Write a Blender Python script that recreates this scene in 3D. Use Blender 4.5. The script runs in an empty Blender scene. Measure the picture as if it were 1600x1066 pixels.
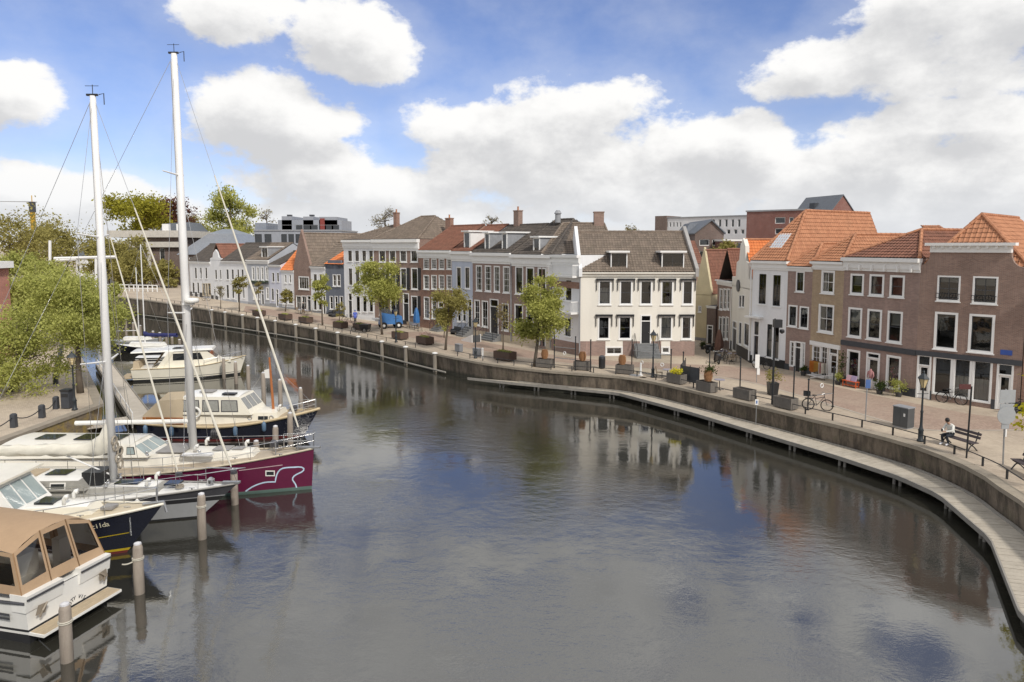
import bpy, math, random
from mathutils import Vector, noise as mnoise
R = math.radians
rnd = random.Random(7)
sc = bpy.context.scene
COL = sc.collection
# ------------------------------------------------------------------ camera
CAM_H, PITCH, FOC, PPX, PPY = 11.7, R(5.0), 1080.0, 800.0, 480.0     # photo pixels (1600 x 1066)
cd = bpy.data.cameras.new('camera'); cam = bpy.data.objects.new('camera', cd); COL.objects.link(cam)
cam.location = (0, 0, CAM_H); cam.rotation_euler = (R(90) - PITCH, 0, 0)
cd.sensor_width = 36; cd.lens = FOC / 1600 * 36; cd.shift_y = (PPY - 533) / 1600
cd.clip_start = 0.5; cd.clip_end = 6000
sc.camera = cam
# ------------------------------------------------------------------ exposure
sc.view_settings.view_transform = 'Standard'; sc.view_settings.look = 'None'
sc.view_settings.gamma = 1; sc.view_settings.use_curve_mapping = False
sc.view_settings.exposure = 0.62
SUN_DIR = Vector((0.42, -0.62, 0.66)).normalized()                  # towards the sun
# ------------------------------------------------------------------ sun
sl = bpy.data.lights.new('sun', 'SUN'); sl.energy = 2.0; sl.angle = R(6); sl.color = (1.0, .94, .85)
so = bpy.data.objects.new('sun', sl); COL.objects.link(so)
so.rotation_euler = SUN_DIR.to_track_quat('Z', 'Y').to_euler(); so.location = (60, -90, 100)
# ------------------------------------------------------------------ pixel <-> place
def ray(px, py):
    a = (px - PPX) / FOC; b = -(py - PPY) / FOC
    return Vector((a, math.cos(PITCH) + b * math.sin(PITCH), -math.sin(PITCH) + b * math.cos(PITCH)))
def atz(px, py, z=0.0):
    d = ray(px, py); t = (z - CAM_H) / d.z
    return Vector((d.x * t, d.y * t, z))
def atY(px, py, Y):
    d = ray(px, py); t = Y / d.y
    return Vector((d.x * t, Y, CAM_H + d.z * t))
def quay_z(Y):
    return 1.7 + min(1.5, max(0.0, Y - 84) * 0.035)
def G(px, py):                                                      # point of the sloping quay under a pixel
    z = 1.7
    for _ in range(12):
        p = atz(px, py, z); z = quay_z(p.y)
    return atz(px, py, z)
def zat(px, py, P):                                                 # height of a pixel above/at the place P
    return atY(px, py, P[1]).z
# ------------------------------------------------------------------ world: Nishita sky + cumulus
world = bpy.data.worlds.new('World'); sc.world = world; world.use_nodes = True
wt = world.node_tree; wt.nodes.clear()
def nd(t, typ, **kw):
    n = t.nodes.new(typ)
    for k, v in kw.items():
        if k == 'op': n.operation = v
        else: setattr(n, k, v)
    return n
def mth(t, op, a, b=None, c=None, clamp=False):
    n = t.nodes.new('ShaderNodeMath'); n.operation = op; n.use_clamp = clamp
    for i, v in enumerate((a, b, c)):
        if v is None: continue
        if isinstance(v, (int, float)): n.inputs[i].default_value = v
        else: t.links.new(v, n.inputs[i])
    return n.outputs[0]
def ramp(t, val, lo, hi):
    n = t.nodes.new('ShaderNodeMapRange'); n.interpolation_type = 'SMOOTHSTEP'
    n.inputs[1].default_value = lo; n.inputs[2].default_value = hi
    t.links.new(val, n.inputs[0]); return n.outputs[0]
# clouds seen in the photograph: pixel centre, half width, half height
CLOUDS = [(362, 14, 88, 46), (545, 66, 95, 52), (430, 176, 104, 56), (505, 192, 66, 24), (22, 158, 64, 38),
          (880, 205, 150, 72), (720, 205, 90, 46), (980, 245, 130, 60), (1160, 245, 120, 58), (1268, 110, 98, 38), (1515, 52, 150, 78),
          (1465, 186, 90, 26), (1340, 262, 150, 62), (1560, 245, 120, 70), (800, 262, 150, 46), (480, 268, 120, 52), (600, 300, 150, 44),
          (1050, 300, 260, 50), (1400, 318, 260, 44), (60, 318, 130, 44), (220, 345, 130, 40), (640, 350, 300, 40)]
def cloud_group():
    g = bpy.data.node_groups.new('cloud_density', 'ShaderNodeTree')
    g.interface.new_socket('Dir', in_out='INPUT', socket_type='NodeSocketVector')
    g.interface.new_socket('D', in_out='OUTPUT', socket_type='NodeSocketFloat')
    gi = g.nodes.new('NodeGroupInput'); go = g.nodes.new('NodeGroupOutput')
    s = g.nodes.new('ShaderNodeSeparateXYZ'); g.links.new(gi.outputs[0], s.inputs[0])
    az = mth(g, 'ARCTAN2', s.outputs[0], s.outputs[1]); el = mth(g, 'ARCSINE', s.outputs[2])
    def fbm(vec, scale, detail, rough, out=0):
        n = g.nodes.new('ShaderNodeTexNoise'); n.inputs['Scale'].default_value = scale
        n.inputs['Detail'].default_value = detail; n.inputs['Roughness'].default_value = rough
        g.links.new(vec, n.inputs['Vector']); return n.outputs[out]
    c = g.nodes.new('ShaderNodeCombineXYZ'); g.links.new(az, c.inputs[0]); g.links.new(el, c.inputs[1])
    ae = c.outputs[0]
    m = g.nodes.new('ShaderNodeMapping'); m.inputs['Scale'].default_value = (1, 1.5, 1); g.links.new(ae, m.inputs[0])
    n1 = fbm(m.outputs[0], 7.0, 10, .6)
    best = None
    for (px, py, hw, hh) in CLOUDS:
        d = ray(px, py).normalized()
        a0, e0 = math.atan2(d.x, d.y), math.asin(d.z)
        ra, re = 1.12 * hw / FOC, 1.12 * hh / FOC
        da = mth(g, 'MULTIPLY', mth(g, 'SUBTRACT', az, a0), 1 / ra)
        de = mth(g, 'MULTIPLY', mth(g, 'SUBTRACT', el, e0), 1 / re)
        v = mth(g, 'SUBTRACT', 1.0, mth(g, 'MULTIPLY_ADD', da, da, mth(g, 'MULTIPLY', de, de)))
        best = v if best is None else mth(g, 'SMOOTH_MAX', best, v, 0.25)
    best = mth(g, 'MAXIMUM', best, -1.0)
    # the rest of the sky: the same kind of broken cumulus on a flat layer
    inv = mth(g, 'DIVIDE', 1.0, mth(g, 'ADD', mth(g, 'MAXIMUM', s.outputs[2], 0.0), 0.16))
    vm = g.nodes.new('ShaderNodeVectorMath'); vm.operation = 'SCALE'
    g.links.new(gi.outputs[0], vm.inputs[0]); g.links.new(inv, vm.inputs['Scale'])
    n2 = fbm(vm.outputs[0], 1.9, 8, .55)
    gen = mth(g, 'MINIMUM', mth(g, 'MULTIPLY', mth(g, 'SUBTRACT', n2, 0.395), 12.0), .65)
    infr = mth(g, 'MULTIPLY', ramp(g, mth(g, 'ABSOLUTE', az), .78, .66), ramp(g, el, .42, .34))      # 1 where the photo shows the sky
    mix = mth(g, 'ADD', mth(g, 'MULTIPLY', best, infr), mth(g, 'MULTIPLY', gen, mth(g, 'SUBTRACT', 1.0, infr)))
    dens = mth(g, 'ADD', mix, mth(g, 'MULTIPLY', mth(g, 'SUBTRACT', n1, .5), 4.4))
    g.links.new(dens, go.inputs[0]); return g
CG = cloud_group()
tc = nd(wt, 'ShaderNodeTexCoord')
def cloud_at(dz):
    add = nd(wt, 'ShaderNodeVectorMath', op='ADD'); add.inputs[1].default_value = dz
    wt.links.new(tc.outputs['Generated'], add.inputs[0])
    nz = nd(wt, 'ShaderNodeVectorMath', op='NORMALIZE'); wt.links.new(add.outputs[0], nz.inputs[0])
    n = nd(wt, 'ShaderNodeGroup'); n.node_tree = CG; wt.links.new(nz.outputs[0], n.inputs[0]); return n.outputs[0]
d0 = cloud_at((0, 0, 0)); d1 = cloud_at((.022, 0, .04))
cover = ramp(wt, d0, -.22, .42)
veil = mth(wt, 'MULTIPLY', ramp(wt, d0, -1.9, .5), .22)
shade = ramp(wt, mth(wt, 'SUBTRACT', d1, mth(wt, 'MULTIPLY', d0, .35)), -.6, 1.1)         # cloud mass between here and the sun side
sky = nd(wt, 'ShaderNodeTexSky', sky_type='NISHITA'); sky.sun_disc = False
sky.sun_elevation = math.asin(SUN_DIR.z); sky.sun_rotation = math.atan2(SUN_DIR.x, SUN_DIR.y)
sky.air_density = 1.0; sky.dust_density = 0.25; sky.ozone_density = 5.0; sky.altitude = 0
def mixc(f, a, b):
    n = nd(wt, 'ShaderNodeMix', data_type='RGBA')
    if isinstance(f, float): n.inputs[0].default_value = f
    else: wt.links.new(f, n.inputs[0])
    for i, v in ((6, a), (7, b)):
        if isinstance(v, tuple): n.inputs[i].default_value = (*v, 1)
        else: wt.links.new(v, n.inputs[i])
    return n.outputs[2]
SKY_K = 0.1
ccol = mixc(shade, (.655 / SKY_K, .65 / SKY_K, .64 / SKY_K), (.43 / SKY_K, .432 / SKY_K, .44 / SKY_K))
tint = nd(wt, 'ShaderNodeMix', data_type='RGBA'); tint.blend_type = 'MULTIPLY'; tint.inputs[0].default_value = 1
wt.links.new(sky.outputs[0], tint.inputs[6]); tint.inputs[7].default_value = (.88, .77, .87, 1)
skyc = mixc(mth(wt, 'MAXIMUM', cover, veil), tint.outputs[2], ccol)
sx = nd(wt, 'ShaderNodeSeparateXYZ'); wt.links.new(tc.outputs['Generated'], sx.inputs[0])
hz = ramp(wt, sx.outputs[2], .12, -.01)
skyc = mixc(mth(wt, 'MULTIPLY', hz, .55), skyc, (.53 / SKY_K, .55 / SKY_K, .58 / SKY_K))
bg = nd(wt, 'ShaderNodeBackground'); bg.inputs[1].default_value = SKY_K; wt.links.new(skyc, bg.inputs[0])
wo = nd(wt, 'ShaderNodeOutputWorld'); wt.links.new(bg.outputs[0], wo.inputs[0])
world.cycles.sampling_method = 'MANUAL'; world.cycles.sample_map_resolution = 512
sc.cycles.max_bounces = 6; sc.cycles.transparent_max_bounces = 16; sc.cycles.caustics_reflective = False; sc.cycles.caustics_refractive = False
# ------------------------------------------------------------------ materials
def new_mat(name):
    m = bpy.data.materials.new(name); m.use_nodes = True
    t = m.node_tree; t.nodes.clear()
    b = t.nodes.new('ShaderNodeBsdfPrincipled'); o = t.nodes.new('ShaderNodeOutputMaterial')
    t.links.new(b.outputs[0], o.inputs[0]); return m, t, b
def tnoise(t, vec, scale, detail=4, rough=.6):
    n = t.nodes.new('ShaderNodeTexNoise'); n.inputs['Scale'].default_value = scale
    n.inputs['Detail'].default_value = detail; n.inputs['Roughness'].default_value = rough
    if vec is not None: t.links.new(vec, n.inputs['Vector'])
    return n.outputs[0]
def objvec(t, rand=True):
    c = t.nodes.new('ShaderNodeTexCoord'); v = c.outputs['Object']
    if rand:
        oi = t.nodes.new('ShaderNodeObjectInfo'); a = t.nodes.new('ShaderNodeVectorMath'); a.operation = 'ADD'
        k = t.nodes.new('ShaderNodeVectorMath'); k.operation = 'SCALE'; k.inputs[0].default_value = (37, 19, 11)
        t.links.new(oi.outputs['Random'], k.inputs['Scale']); t.links.new(v, a.inputs[0]); t.links.new(k.outputs[0], a.inputs[1]); v = a.outputs[0]
    return v
def tmix(t, f, a, b, blend='MIX'):
    n = t.nodes.new('ShaderNodeMix'); n.data_type = 'RGBA'; n.blend_type = blend
    if isinstance(f, (int, float)): n.inputs[0].default_value = f
    else: t.links.new(f, n.inputs[0])
    for i, v in ((6, a), (7, b)):
        if isinstance(v, (tuple, list)): n.inputs[i].default_value = (*v[:3], 1)
        else: t.links.new(v, n.inputs[i])
    return n.outputs[2]
def bump(t, b, h, strength=.3, dist=.02):
    n = t.nodes.new('ShaderNodeBump'); n.inputs['Strength'].default_value = strength; n.inputs['Distance'].default_value = dist
    t.links.new(h, n.inputs['Height']); t.links.new(n.outputs[0], b.inputs['Normal'])
MATS = {}
def pm(name, col, rough=.6, var=.25, scale=2.0, bmp=0.0, metal=0.0, col2=None, spec=.5, streak=False):
    if name in MATS: return MATS[name]
    m, t, b = new_mat(name); v = objvec(t)
    if streak:
        mp = t.nodes.new('ShaderNodeMapping'); mp.inputs['Scale'].default_value = (1, 1, .18); t.links.new(v, mp.inputs[0]); v2 = mp.outputs[0]
    else: v2 = v
    n = tnoise(t, v2, scale, 6, .65)
    f = ramp(t, n, .35, .68)
    c2 = col2 if col2 else tuple(c * (1 - var) for c in col)
    c = tmix(t, f, col, c2)
    n3 = tnoise(t, v, scale * 11, 3, .6)
    c = tmix(t, .35 * var / .25 if var else 0, c, tmix(t, n3, tuple(x * .6 for x in col), tuple(min(1, x * 1.3) for x in col)))
    t.links.new(c, b.inputs['Base Color'])
    b.inputs['Roughness'].default_value = rough; b.inputs['Metallic'].default_value = metal; b.inputs['Specular IOR Level'].default_value = spec
    if bmp: bump(t, b, n3, bmp, .03)
    MATS[name] = m; return m
def brick(name, c1, c2, mortar=(.32, .29, .26), w=.21, h=.066):
    if name in MATS: return MATS[name]
    m, t, b = new_mat(name); v = objvec(t, False)
    s = t.nodes.new('ShaderNodeSeparateXYZ'); t.links.new(v, s.inputs[0])
    c = t.nodes.new('ShaderNodeCombineXYZ'); t.links.new(mth(t, 'ADD', s.outputs[0], s.outputs[1]), c.inputs[0]); t.links.new(s.outputs[2], c.inputs[1])
    bt = t.nodes.new('ShaderNodeTexBrick'); t.links.new(c.outputs[0], bt.inputs['Vector'])
    bt.inputs['Scale'].default_value = 1; bt.inputs['Brick Width'].default_value = w; bt.inputs['Row Height'].default_value = h
    bt.inputs['Mortar Size'].default_value = .007; bt.inputs['Bias'].default_value = -.1
    bt.inputs['Color1'].default_value = (*c1, 1); bt.inputs['Color2'].default_value = (*c2, 1); bt.inputs['Mortar'].default_value = (*mortar, 1)
    big = ramp(t, tnoise(t, v, .5, 6, .7), .32, .7)
    mp = t.nodes.new('ShaderNodeMapping'); mp.inputs['Scale'].default_value = (1.6, 1.6, .2); t.links.new(v, mp.inputs[0])
    st = ramp(t, tnoise(t, mp.outputs[0], 1.5, 5, .7), .5, .8)
    col = tmix(t, mth(t, 'MULTIPLY', big, .35), bt.outputs[0], tuple(x * .55 for x in c1))
    col = tmix(t, mth(t, 'MULTIPLY', st, .35), col, tuple(min(1, x * 1.5 + .05) for x in c2))
    t.links.new(col, b.inputs['Base Color']); b.inputs['Roughness'].default_value = .85
    bump(t, b, bt.outputs['Fac'], -.35, .01)
    MATS[name] = m; return m
def tile_mat(name, c1, c2, moss=(.10, .10, .05), mossy=.4):
    m, t, b = new_mat(name); v = objvec(t)
    g = t.nodes.new('ShaderNodeNewGeometry')
    c = tmix(t, g.outputs['Random Per Island'], c1, c2)
    f = ramp(t, tnoise(t, v, .7, 7, .75), .45, .75)
    c = tmix(t, mth(t, 'MULTIPLY', f, mossy), c, moss)
    n = tnoise(t, v, 9, 4, .7)
    c = tmix(t, .4, c, tmix(t, n, tuple(x * .5 for x in c1), tuple(min(1, x * 1.5) for x in c2)))
    t.links.new(c, b.inputs['Base Color']); b.inputs['Roughness'].default_value = .8
    MATS[name] = m; return m
def leaf_mat(name, c1, c2, trans=.42):
    m = bpy.data.materials.new(name); m.use_nodes = True; t = m.node_tree; t.nodes.clear()
    o = t.nodes.new('ShaderNodeOutputMaterial'); g = t.nodes.new('ShaderNodeNewGeometry')
    v = objvec(t, True)
    f = ramp(t, tnoise(t, v, .55, 3, .6), .35, .65)
    c = tmix(t, g.outputs['Random Per Island'], c1, c2)
    c = tmix(t, mth(t, 'MULTIPLY', f, .5), c, tuple(min(1, (a + b_) * .62) for a, b_ in zip(c1, c2)))
    d = t.nodes.new('ShaderNodeBsdfDiffuse'); tr = t.nodes.new('ShaderNodeBsdfTranslucent'); mx = t.nodes.new('ShaderNodeMixShader')
    t.links.new(c, d.inputs[0]); t.links.new(c, tr.inputs[0]); mx.inputs[0].default_value = trans
    t.links.new(d.outputs[0], mx.inputs[1]); t.links.new(tr.outputs[0], mx.inputs[2]); t.links.new(mx.outputs[0], o.inputs[0])
    MATS[name] = m; return m
def glass_mat(name, tint=(1, 1, 1), ior=1.6, rough=.02, wob=.012):
    m = bpy.data.materials.new(name); m.use_nodes = True; t = m.node_tree; t.nodes.clear()
    o = t.nodes.new('ShaderNodeOutputMaterial'); fr = t.nodes.new('ShaderNodeFresnel'); fr.inputs[0].default_value = ior
    tr = t.nodes.new('ShaderNodeBsdfTransparent'); tr.inputs[0].default_value = (*tint, 1)
    gl = t.nodes.new('ShaderNodeBsdfGlossy'); gl.inputs['Roughness'].default_value = rough
    v = objvec(t); bp = t.nodes.new('ShaderNodeBump'); bp.inputs['Strength'].default_value = .25; bp.inputs['Distance'].default_value = wob
    t.links.new(tnoise(t, v, 1.3, 2, .5), bp.inputs['Height']); t.links.new(bp.outputs[0], gl.inputs['Normal'])
    mx = t.nodes.new('ShaderNodeMixShader'); t.links.new(fr.outputs[0], mx.inputs[0])
    t.links.new(tr.outputs[0], mx.inputs[1]); t.links.new(gl.outputs[0], mx.inputs[2]); t.links.new(mx.outputs[0], o.inputs[0])
    MATS[name] = m; return m
WHITE = pm('white_paint', (.78, .78, .77), .5, .08, 1.2)
TRIM = pm('white_trim', (.80, .80, .79), .45, .05, 2)
STUCCO = pm('cream_stucco', (.77, .74, .67), .8, .10, .8, .05, streak=True)
WSTUCCO = pm('white_stucco', (.77, .78, .80), .8, .12, .8, .05, streak=True)
LILAC = pm('lilac_stucco', (.50, .55, .66), .8, .12, .8, .05, streak=True)
GREYBLUE = pm('blue_grey_paint', (.16, .18, .22), .75, .2, .8, .05, streak=True)
GREYST = pm('grey_stucco', (.42, .44, .48), .8, .12, .8, .05)
YELST = pm('yellow_stucco', (.66, .58, .38), .8, .15, .8, .05)
BLACKP = pm('black_paint', (.02, .021, .024), .4, .3, 3)
DARKP = pm('dark_grey_paint', (.05, .055, .065), .5, .3, 3)
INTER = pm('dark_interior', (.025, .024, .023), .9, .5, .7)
CURT = pm('net_curtain', (.62, .60, .56), .9, .25, 2.5)
BLIND = pm('roller_blind', (.40, .40, .38), .85, .15, 1)
LEAD = pm('lead_sheet', (.30, .31, .33), .5, .25, 2)
STEEL = pm('galvanised_steel', (.42, .43, .44), .4, .2, 4, 0, .7)
IRON = pm('black_iron', (.02, .022, .025), .45, .3, 6)
B_BROWN = brick('brown_brick', (.235, .145, .115), (.32, .205, .16))
B_RED = brick('red_brown_brick', (.25, .125, .085), (.36, .19, .13))
B_TAN = brick('tan_brick', (.36, .26, .16), (.46, .34, .21))
B_DARK = brick('dark_brick', (.10, .065, .055), (.15, .09, .075))
B_PURP = brick('purple_brown_brick', (.26, .17, .145), (.35, .23, .195))
B_NEWRED = brick('modern_red_brick', (.17, .05, .04), (.24, .075, .055))
T_BROWN = tile_mat('brown_pantiles', (.125, .10, .08), (.24, .19, .15), (.10, .09, .06), .45)
T_DARK = tile_mat('dark_pantiles', (.05, .045, .043), (.12, .10, .085), (.07, .07, .045), .3)
T_RED = tile_mat('red_pantiles', (.155, .07, .048), (.26, .115, .075), (.09, .065, .045), .45)
T_ORANGE = tile_mat('orange_pantiles', (.34, .145, .075), (.48, .225, .12), (.17, .09, .05), .45)
T_NEWOR = tile_mat('bright_orange_pantiles', (.62, .17, .05), (.74, .24, .08), (.4, .13, .05), .2)
T_RIDGE = pm('terracotta_ridge', (.45, .20, .10), .8, .35, 4)
SLATE = pm('blue_slate', (.13, .145, .17), .6, .3, 3)
GLASS = glass_mat('window_glass', (.9, .93, .93), 1.95)
PLAST = glass_mat('clear_vinyl', (.72, .70, .66), 1.7, .08, .05)
# ------------------------------------------------------------------ mesh helpers
class MB:
    def __init__(s): s.v = []; s.f = []; s.m = []; s.cm = 0
    def add(s, vs, fs):
        o = len(s.v); s.v += [tuple(p) for p in vs]
        for f in fs: s.f.append(tuple(i + o for i in f)); s.m.append(s.cm)
        return s
    def poly(s, *p): return s.add(p, [tuple(range(len(p)))])
    def box(s, x0, y0, z0, x1, y1, z1):
        return s.add([(x0, y0, z0), (x1, y0, z0), (x1, y1, z0), (x0, y1, z0), (x0, y0, z1), (x1, y0, z1), (x1, y1, z1), (x0, y1, z1)],
                     [(0, 3, 2, 1), (4, 5, 6, 7), (0, 1, 5, 4), (1, 2, 6, 5), (2, 3, 7, 6), (3, 0, 4, 7)])
    def hexa(s, lo, hi):                                             # two quads (bottom, top), any shape
        return s.add(list(lo) + list(hi), [(0, 3, 2, 1), (4, 5, 6, 7), (0, 1, 5, 4), (1, 2, 6, 5), (2, 3, 7, 6), (3, 0, 4, 7)])
    def prism(s, pts, off):                                          # polygon pushed along off
        n = len(pts); off = Vector(off)
        vs = [Vector(p) for p in pts] + [Vector(p) + off for p in pts]
        return s.add(vs, [tuple(range(n))[::-1], tuple(range(n, 2 * n))] + [(i, (i + 1) % n, n + (i + 1) % n, n + i) for i in range(n)])
    def tube(s, pts, rad, n=8, cap=True):
        pts = [Vector(p) for p in pts]; k = len(pts)
        rad = rad if isinstance(rad, (list, tuple)) else [rad] * k
        vs = []; fs = []
        up = None
        for i, p in enumerate(pts):
            d = (pts[min(i + 1, k - 1)] - pts[max(i - 1, 0)]).normalized()
            if up is None: up = Vector((0, 0, 1)) if abs(d.z) < .9 else Vector((1, 0, 0))
            a = d.cross(up)
            if a.length < 1e-4: a = d.orthogonal()
            a.normalize(); b = a.cross(d).normalized(); up = b
            for j in range(n):
                w = 2 * math.pi * j / n
                vs.append(p + (a * math.cos(w) + b * math.sin(w)) * rad[i])
        for i in range(k - 1):
            for j in range(n):
                fs.append((i * n + j, i * n + (j + 1) % n, (i + 1) * n + (j + 1) % n, (i + 1) * n + j))
        if cap: fs += [tuple(range(n))[::-1], tuple(range((k - 1) * n, k * n))]
        return s.add(vs, fs)
    def lathe(s, prof, n=12, c=(0, 0, 0), sx=1, sy=1):               # prof: (r, z)
        vs = []; fs = []
        for r, z in prof:
            for j in range(n):
                w = 2 * math.pi * j / n; vs.append((c[0] + r * sx * math.cos(w), c[1] + r * sy * math.sin(w), c[2] + z))
        k = len(prof)
        for i in range(k - 1):
            for j in range(n): fs.append((i * n + j, i * n + (j + 1) % n, (i + 1) * n + (j + 1) % n, (i + 1) * n + j))
        fs += [tuple(range(n))[::-1], tuple(range((k - 1) * n, k * n))]
        return s.add(vs, fs)
    def torus(s, c, rr, r, axis='y', n=20, k=6):
        vs = []; fs = []
        for i in range(n):
            a = 2 * math.pi * i / n
            for j in range(k):
                b = 2 * math.pi * j / k; q = rr + r * math.cos(b); h = r * math.sin(b)
                p = (q * math.cos(a), h, q * math.sin(a)) if axis == 'y' else ((h, q * math.cos(a), q * math.sin(a)) if axis == 'x' else (q * math.cos(a), q * math.sin(a), h))
                vs.append((c[0] + p[0], c[1] + p[1], c[2] + p[2]))
        for i in range(n):
            for j in range(k): fs.append((i * k + j, ((i + 1) % n) * k + j, ((i + 1) % n) * k + (j + 1) % k, i * k + (j + 1) % k))
        return s.add(vs, fs)
    def grid(s, rows, close=False):                                  # rows of equally many points
        n = len(rows[0]); vs = [p for r in rows for p in r]; fs = []
        for i in range(len(rows) - 1):
            for j in range(n - 1 + (1 if close else 0)):
                fs.append((i * n + j, i * n + (j + 1) % n, (i + 1) * n + (j + 1) % n, (i + 1) * n + j))
        return s.add(vs, fs)
    def mesh(s, name, mats, smooth=False):
        me = bpy.data.meshes.new(name); me.from_pydata(s.v, [], s.f)
        for m in (mats if isinstance(mats, (list, tuple)) else [mats]): me.materials.append(m)
        if any(s.m): me.polygons.foreach_set('material_index', s.m)
        if smooth: me.polygons.foreach_set('use_smooth', [True] * len(me.polygons))
        me.update(); return me
    def build(s, name, mats, parent=None, smooth=False, loc=None, rz=0):
        o = bpy.data.objects.new(name, s.mesh(name, mats, smooth)); COL.objects.link(o)
        if parent is not None: o.parent = parent
        if loc is not None: o.location = loc
        if rz: o.rotation_euler = (0, 0, rz)
        return o
def tag(o, label, cat, group=None):
    o['label'] = label; o['category'] = cat
    if group: o['group'] = group
    return o
def empty(name, loc, rz=0, label=None, cat=None, group=None):
    o = bpy.data.objects.new(name, None); COL.objects.link(o); o.location = loc; o.rotation_euler = (0, 0, rz); o.empty_display_size = .3
    if label: tag(o, label, cat, group)
    return o
def struct(o): o['kind'] = 'structure'; return o
def stuff(o): o['kind'] = 'stuff'; return o
def smooth_by_angle(o, deg=35):
    me = o.data; me.polygons.foreach_set('use_smooth', [True] * len(me.polygons)); me.set_sharp_from_angle(angle=R(deg))
def copy_tree(o, parent=None):
    c = o.copy(); COL.objects.link(c); c.parent = parent
    for ch in [x for x in o.children]: copy_tree(ch, c)
    return c
def put(proto, used, loc, rz, label, cat=None, scale=None):          # the prototype itself first, then copies
    o = proto if not used else copy_tree(proto)
    used.append(1); o.location = loc; o.rotation_euler = (0, 0, rz); o['label'] = label
    if scale: o.scale = (scale,) * 3
    return o
# ================================================================== THE SETTING
from mathutils.geometry import delaunay_2d_cdt
EDGE_PX = [(1600, 785), (1561, 760), (1531, 738), (1494, 721), (1447, 702), (1400, 688), (1366, 679), (1315, 666), (1264, 654), (1214, 641.5), (1170, 631.5), (1125, 620.8),
           (1080, 610), (1035, 599.6), (990, 591), (960, 587.5), (910, 584), (857, 580), (805, 574.5), (752, 567), (700, 557), (649, 546), (598, 534.5), (542, 523), (490, 513),
           (437, 503), (385, 493.8), (332, 485), (280, 476.3), (225, 468.5), (178, 463), (110, 458.5)]
EDGE = [Vector((15.5, -60, 1.7)), Vector((15.8, 0, 1.7)), Vector((16.6, 12, 1.7)), Vector((18.2, 20, 1.7)), Vector((19.4, 24, 1.7))] + [G(*p) for p in EDGE_PX]
LEFT = [Vector((-26.6, -60, 1.7)), Vector((-26.5, 20, 1.7)), Vector((-26.4, 34.9, 1.7)), Vector((-26.1, 43.4, 1.7)), Vector((-36.0, 57.6, 1.7)), Vector((-60, 92, 1.98)), Vector((-84, 126, 3.17))]
for p in LEFT: p.z = quay_z(p.y)
loop = [p.to_2d() for p in EDGE] + [p.to_2d() for p in reversed(LEFT)]
def inside(p, poly):
    c = False; n = len(poly)
    for i in range(n):
        a, b = poly[i], poly[i - 1]
        if (a.y > p.y) != (b.y > p.y) and p.x < (b.x - a.x) * (p.y - a.y) / (b.y - a.y) + a.x: c = not c
    return c
def near_loop(p, poly, d):
    for i in range(len(poly)):
        a, b = poly[i - 1], poly[i]; ab = b - a; t = max(0, min(1, (p - a).dot(ab) / max(ab.length_squared, 1e-6)))
        if (a + ab * t - p).length < d: return True
    return False
pts = list(loop); n0 = len(pts)
edges = [(i, (i + 1) % n0) for i in range(n0)]
for gx in range(-160, 161, 10):
    for gy in range(-60, 221, 7):
        q = Vector((gx, gy))
        if not inside(q, loop) and not near_loop(q, loop, 2): pts.append(q)
for s in (400, 1200, 4000):
    for a in range(24): pts.append(Vector((math.cos(a * math.pi / 12) * s, 60 + math.sin(a * math.pi / 12) * s)))
vo, eo, fo, *_ = delaunay_2d_cdt(pts, edges, [], 0, 1e-4)
gm = MB(); keep = []
for f in fo:
    c = sum((vo[i] for i in f), Vector((0, 0))) / len(f)
    if not inside(c, loop): keep.append(tuple(f))
gm.add([(v.x, v.y, quay_z(v.y)) for v in vo], keep)
# paving: small clay pavers with darker and paler areas
m, t, b = new_mat('clay_pavers'); v = objvec(t, False)
mp = t.nodes.new('ShaderNodeMapping'); mp.inputs['Rotation'].default_value = (0, 0, .9); t.links.new(v, mp.inputs[0])
bt = t.nodes.new('ShaderNodeTexBrick'); t.links.new(mp.outputs[0], bt.inputs['Vector'])
bt.inputs['Scale'].default_value = 1; bt.inputs['Brick Width'].default_value = .21; bt.inputs['Row Height'].default_value = .105; bt.inputs['Mortar Size'].default_value = .006
bt.inputs['Color1'].default_value = (.35, .285, .22, 1); bt.inputs['Color2'].default_value = (.45, .375, .295, 1); bt.inputs['Mortar'].default_value = (.30, .255, .20, 1)
f1 = ramp(t, tnoise(t, v, .22, 6, .7), .36, .66); f2 = ramp(t, tnoise(t, v, 1.6, 6, .75), .45, .75)
c = tmix(t, mth(t, 'MULTIPLY', f1, .55), bt.outputs[0], (.57, .485, .37)); c = tmix(t, mth(t, 'MULTIPLY', f2, .4), c, (.31, .245, .19))
t.links.new(c, b.inputs['Base Color']); b.inputs['Roughness'].default_value = .85; bump(t, b, bt.outputs['Fac'], -.4, .01)
PAVE = m
ground = struct(gm.build('ground', PAVE))
# water -------------------------------------------------------------
m, t, b = new_mat('harbour_water'); v = objvec(t, False)
mp = t.nodes.new('ShaderNodeMapping'); mp.inputs['Scale'].default_value = (.7, 1.25, 1); mp.inputs['Rotation'].default_value = (0, 0, .45); t.links.new(v, mp.inputs[0])
w1 = tnoise(t, mp.outputs[0], 2.1, 5, .55); w2 = tnoise(t, mp.outputs[0], .42, 3, .5); w3 = tnoise(t, mp.outputs[0], 9, 3, .55)
calm = ramp(t, tnoise(t, v, .085, 5, .65), .40, .60)
h = mth(t, 'ADD', mth(t, 'MULTIPLY', w1, mth(t, 'MULTIPLY_ADD', calm, 1.0, .12)), mth(t, 'ADD', mth(t, 'MULTIPLY', w2, .5), mth(t, 'MULTIPLY', w3, mth(t, 'MULTIPLY_ADD', calm, .45, .10))))
sxy = t.nodes.new('ShaderNodeSeparateXYZ'); t.links.new(v, sxy.inputs[0])
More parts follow.
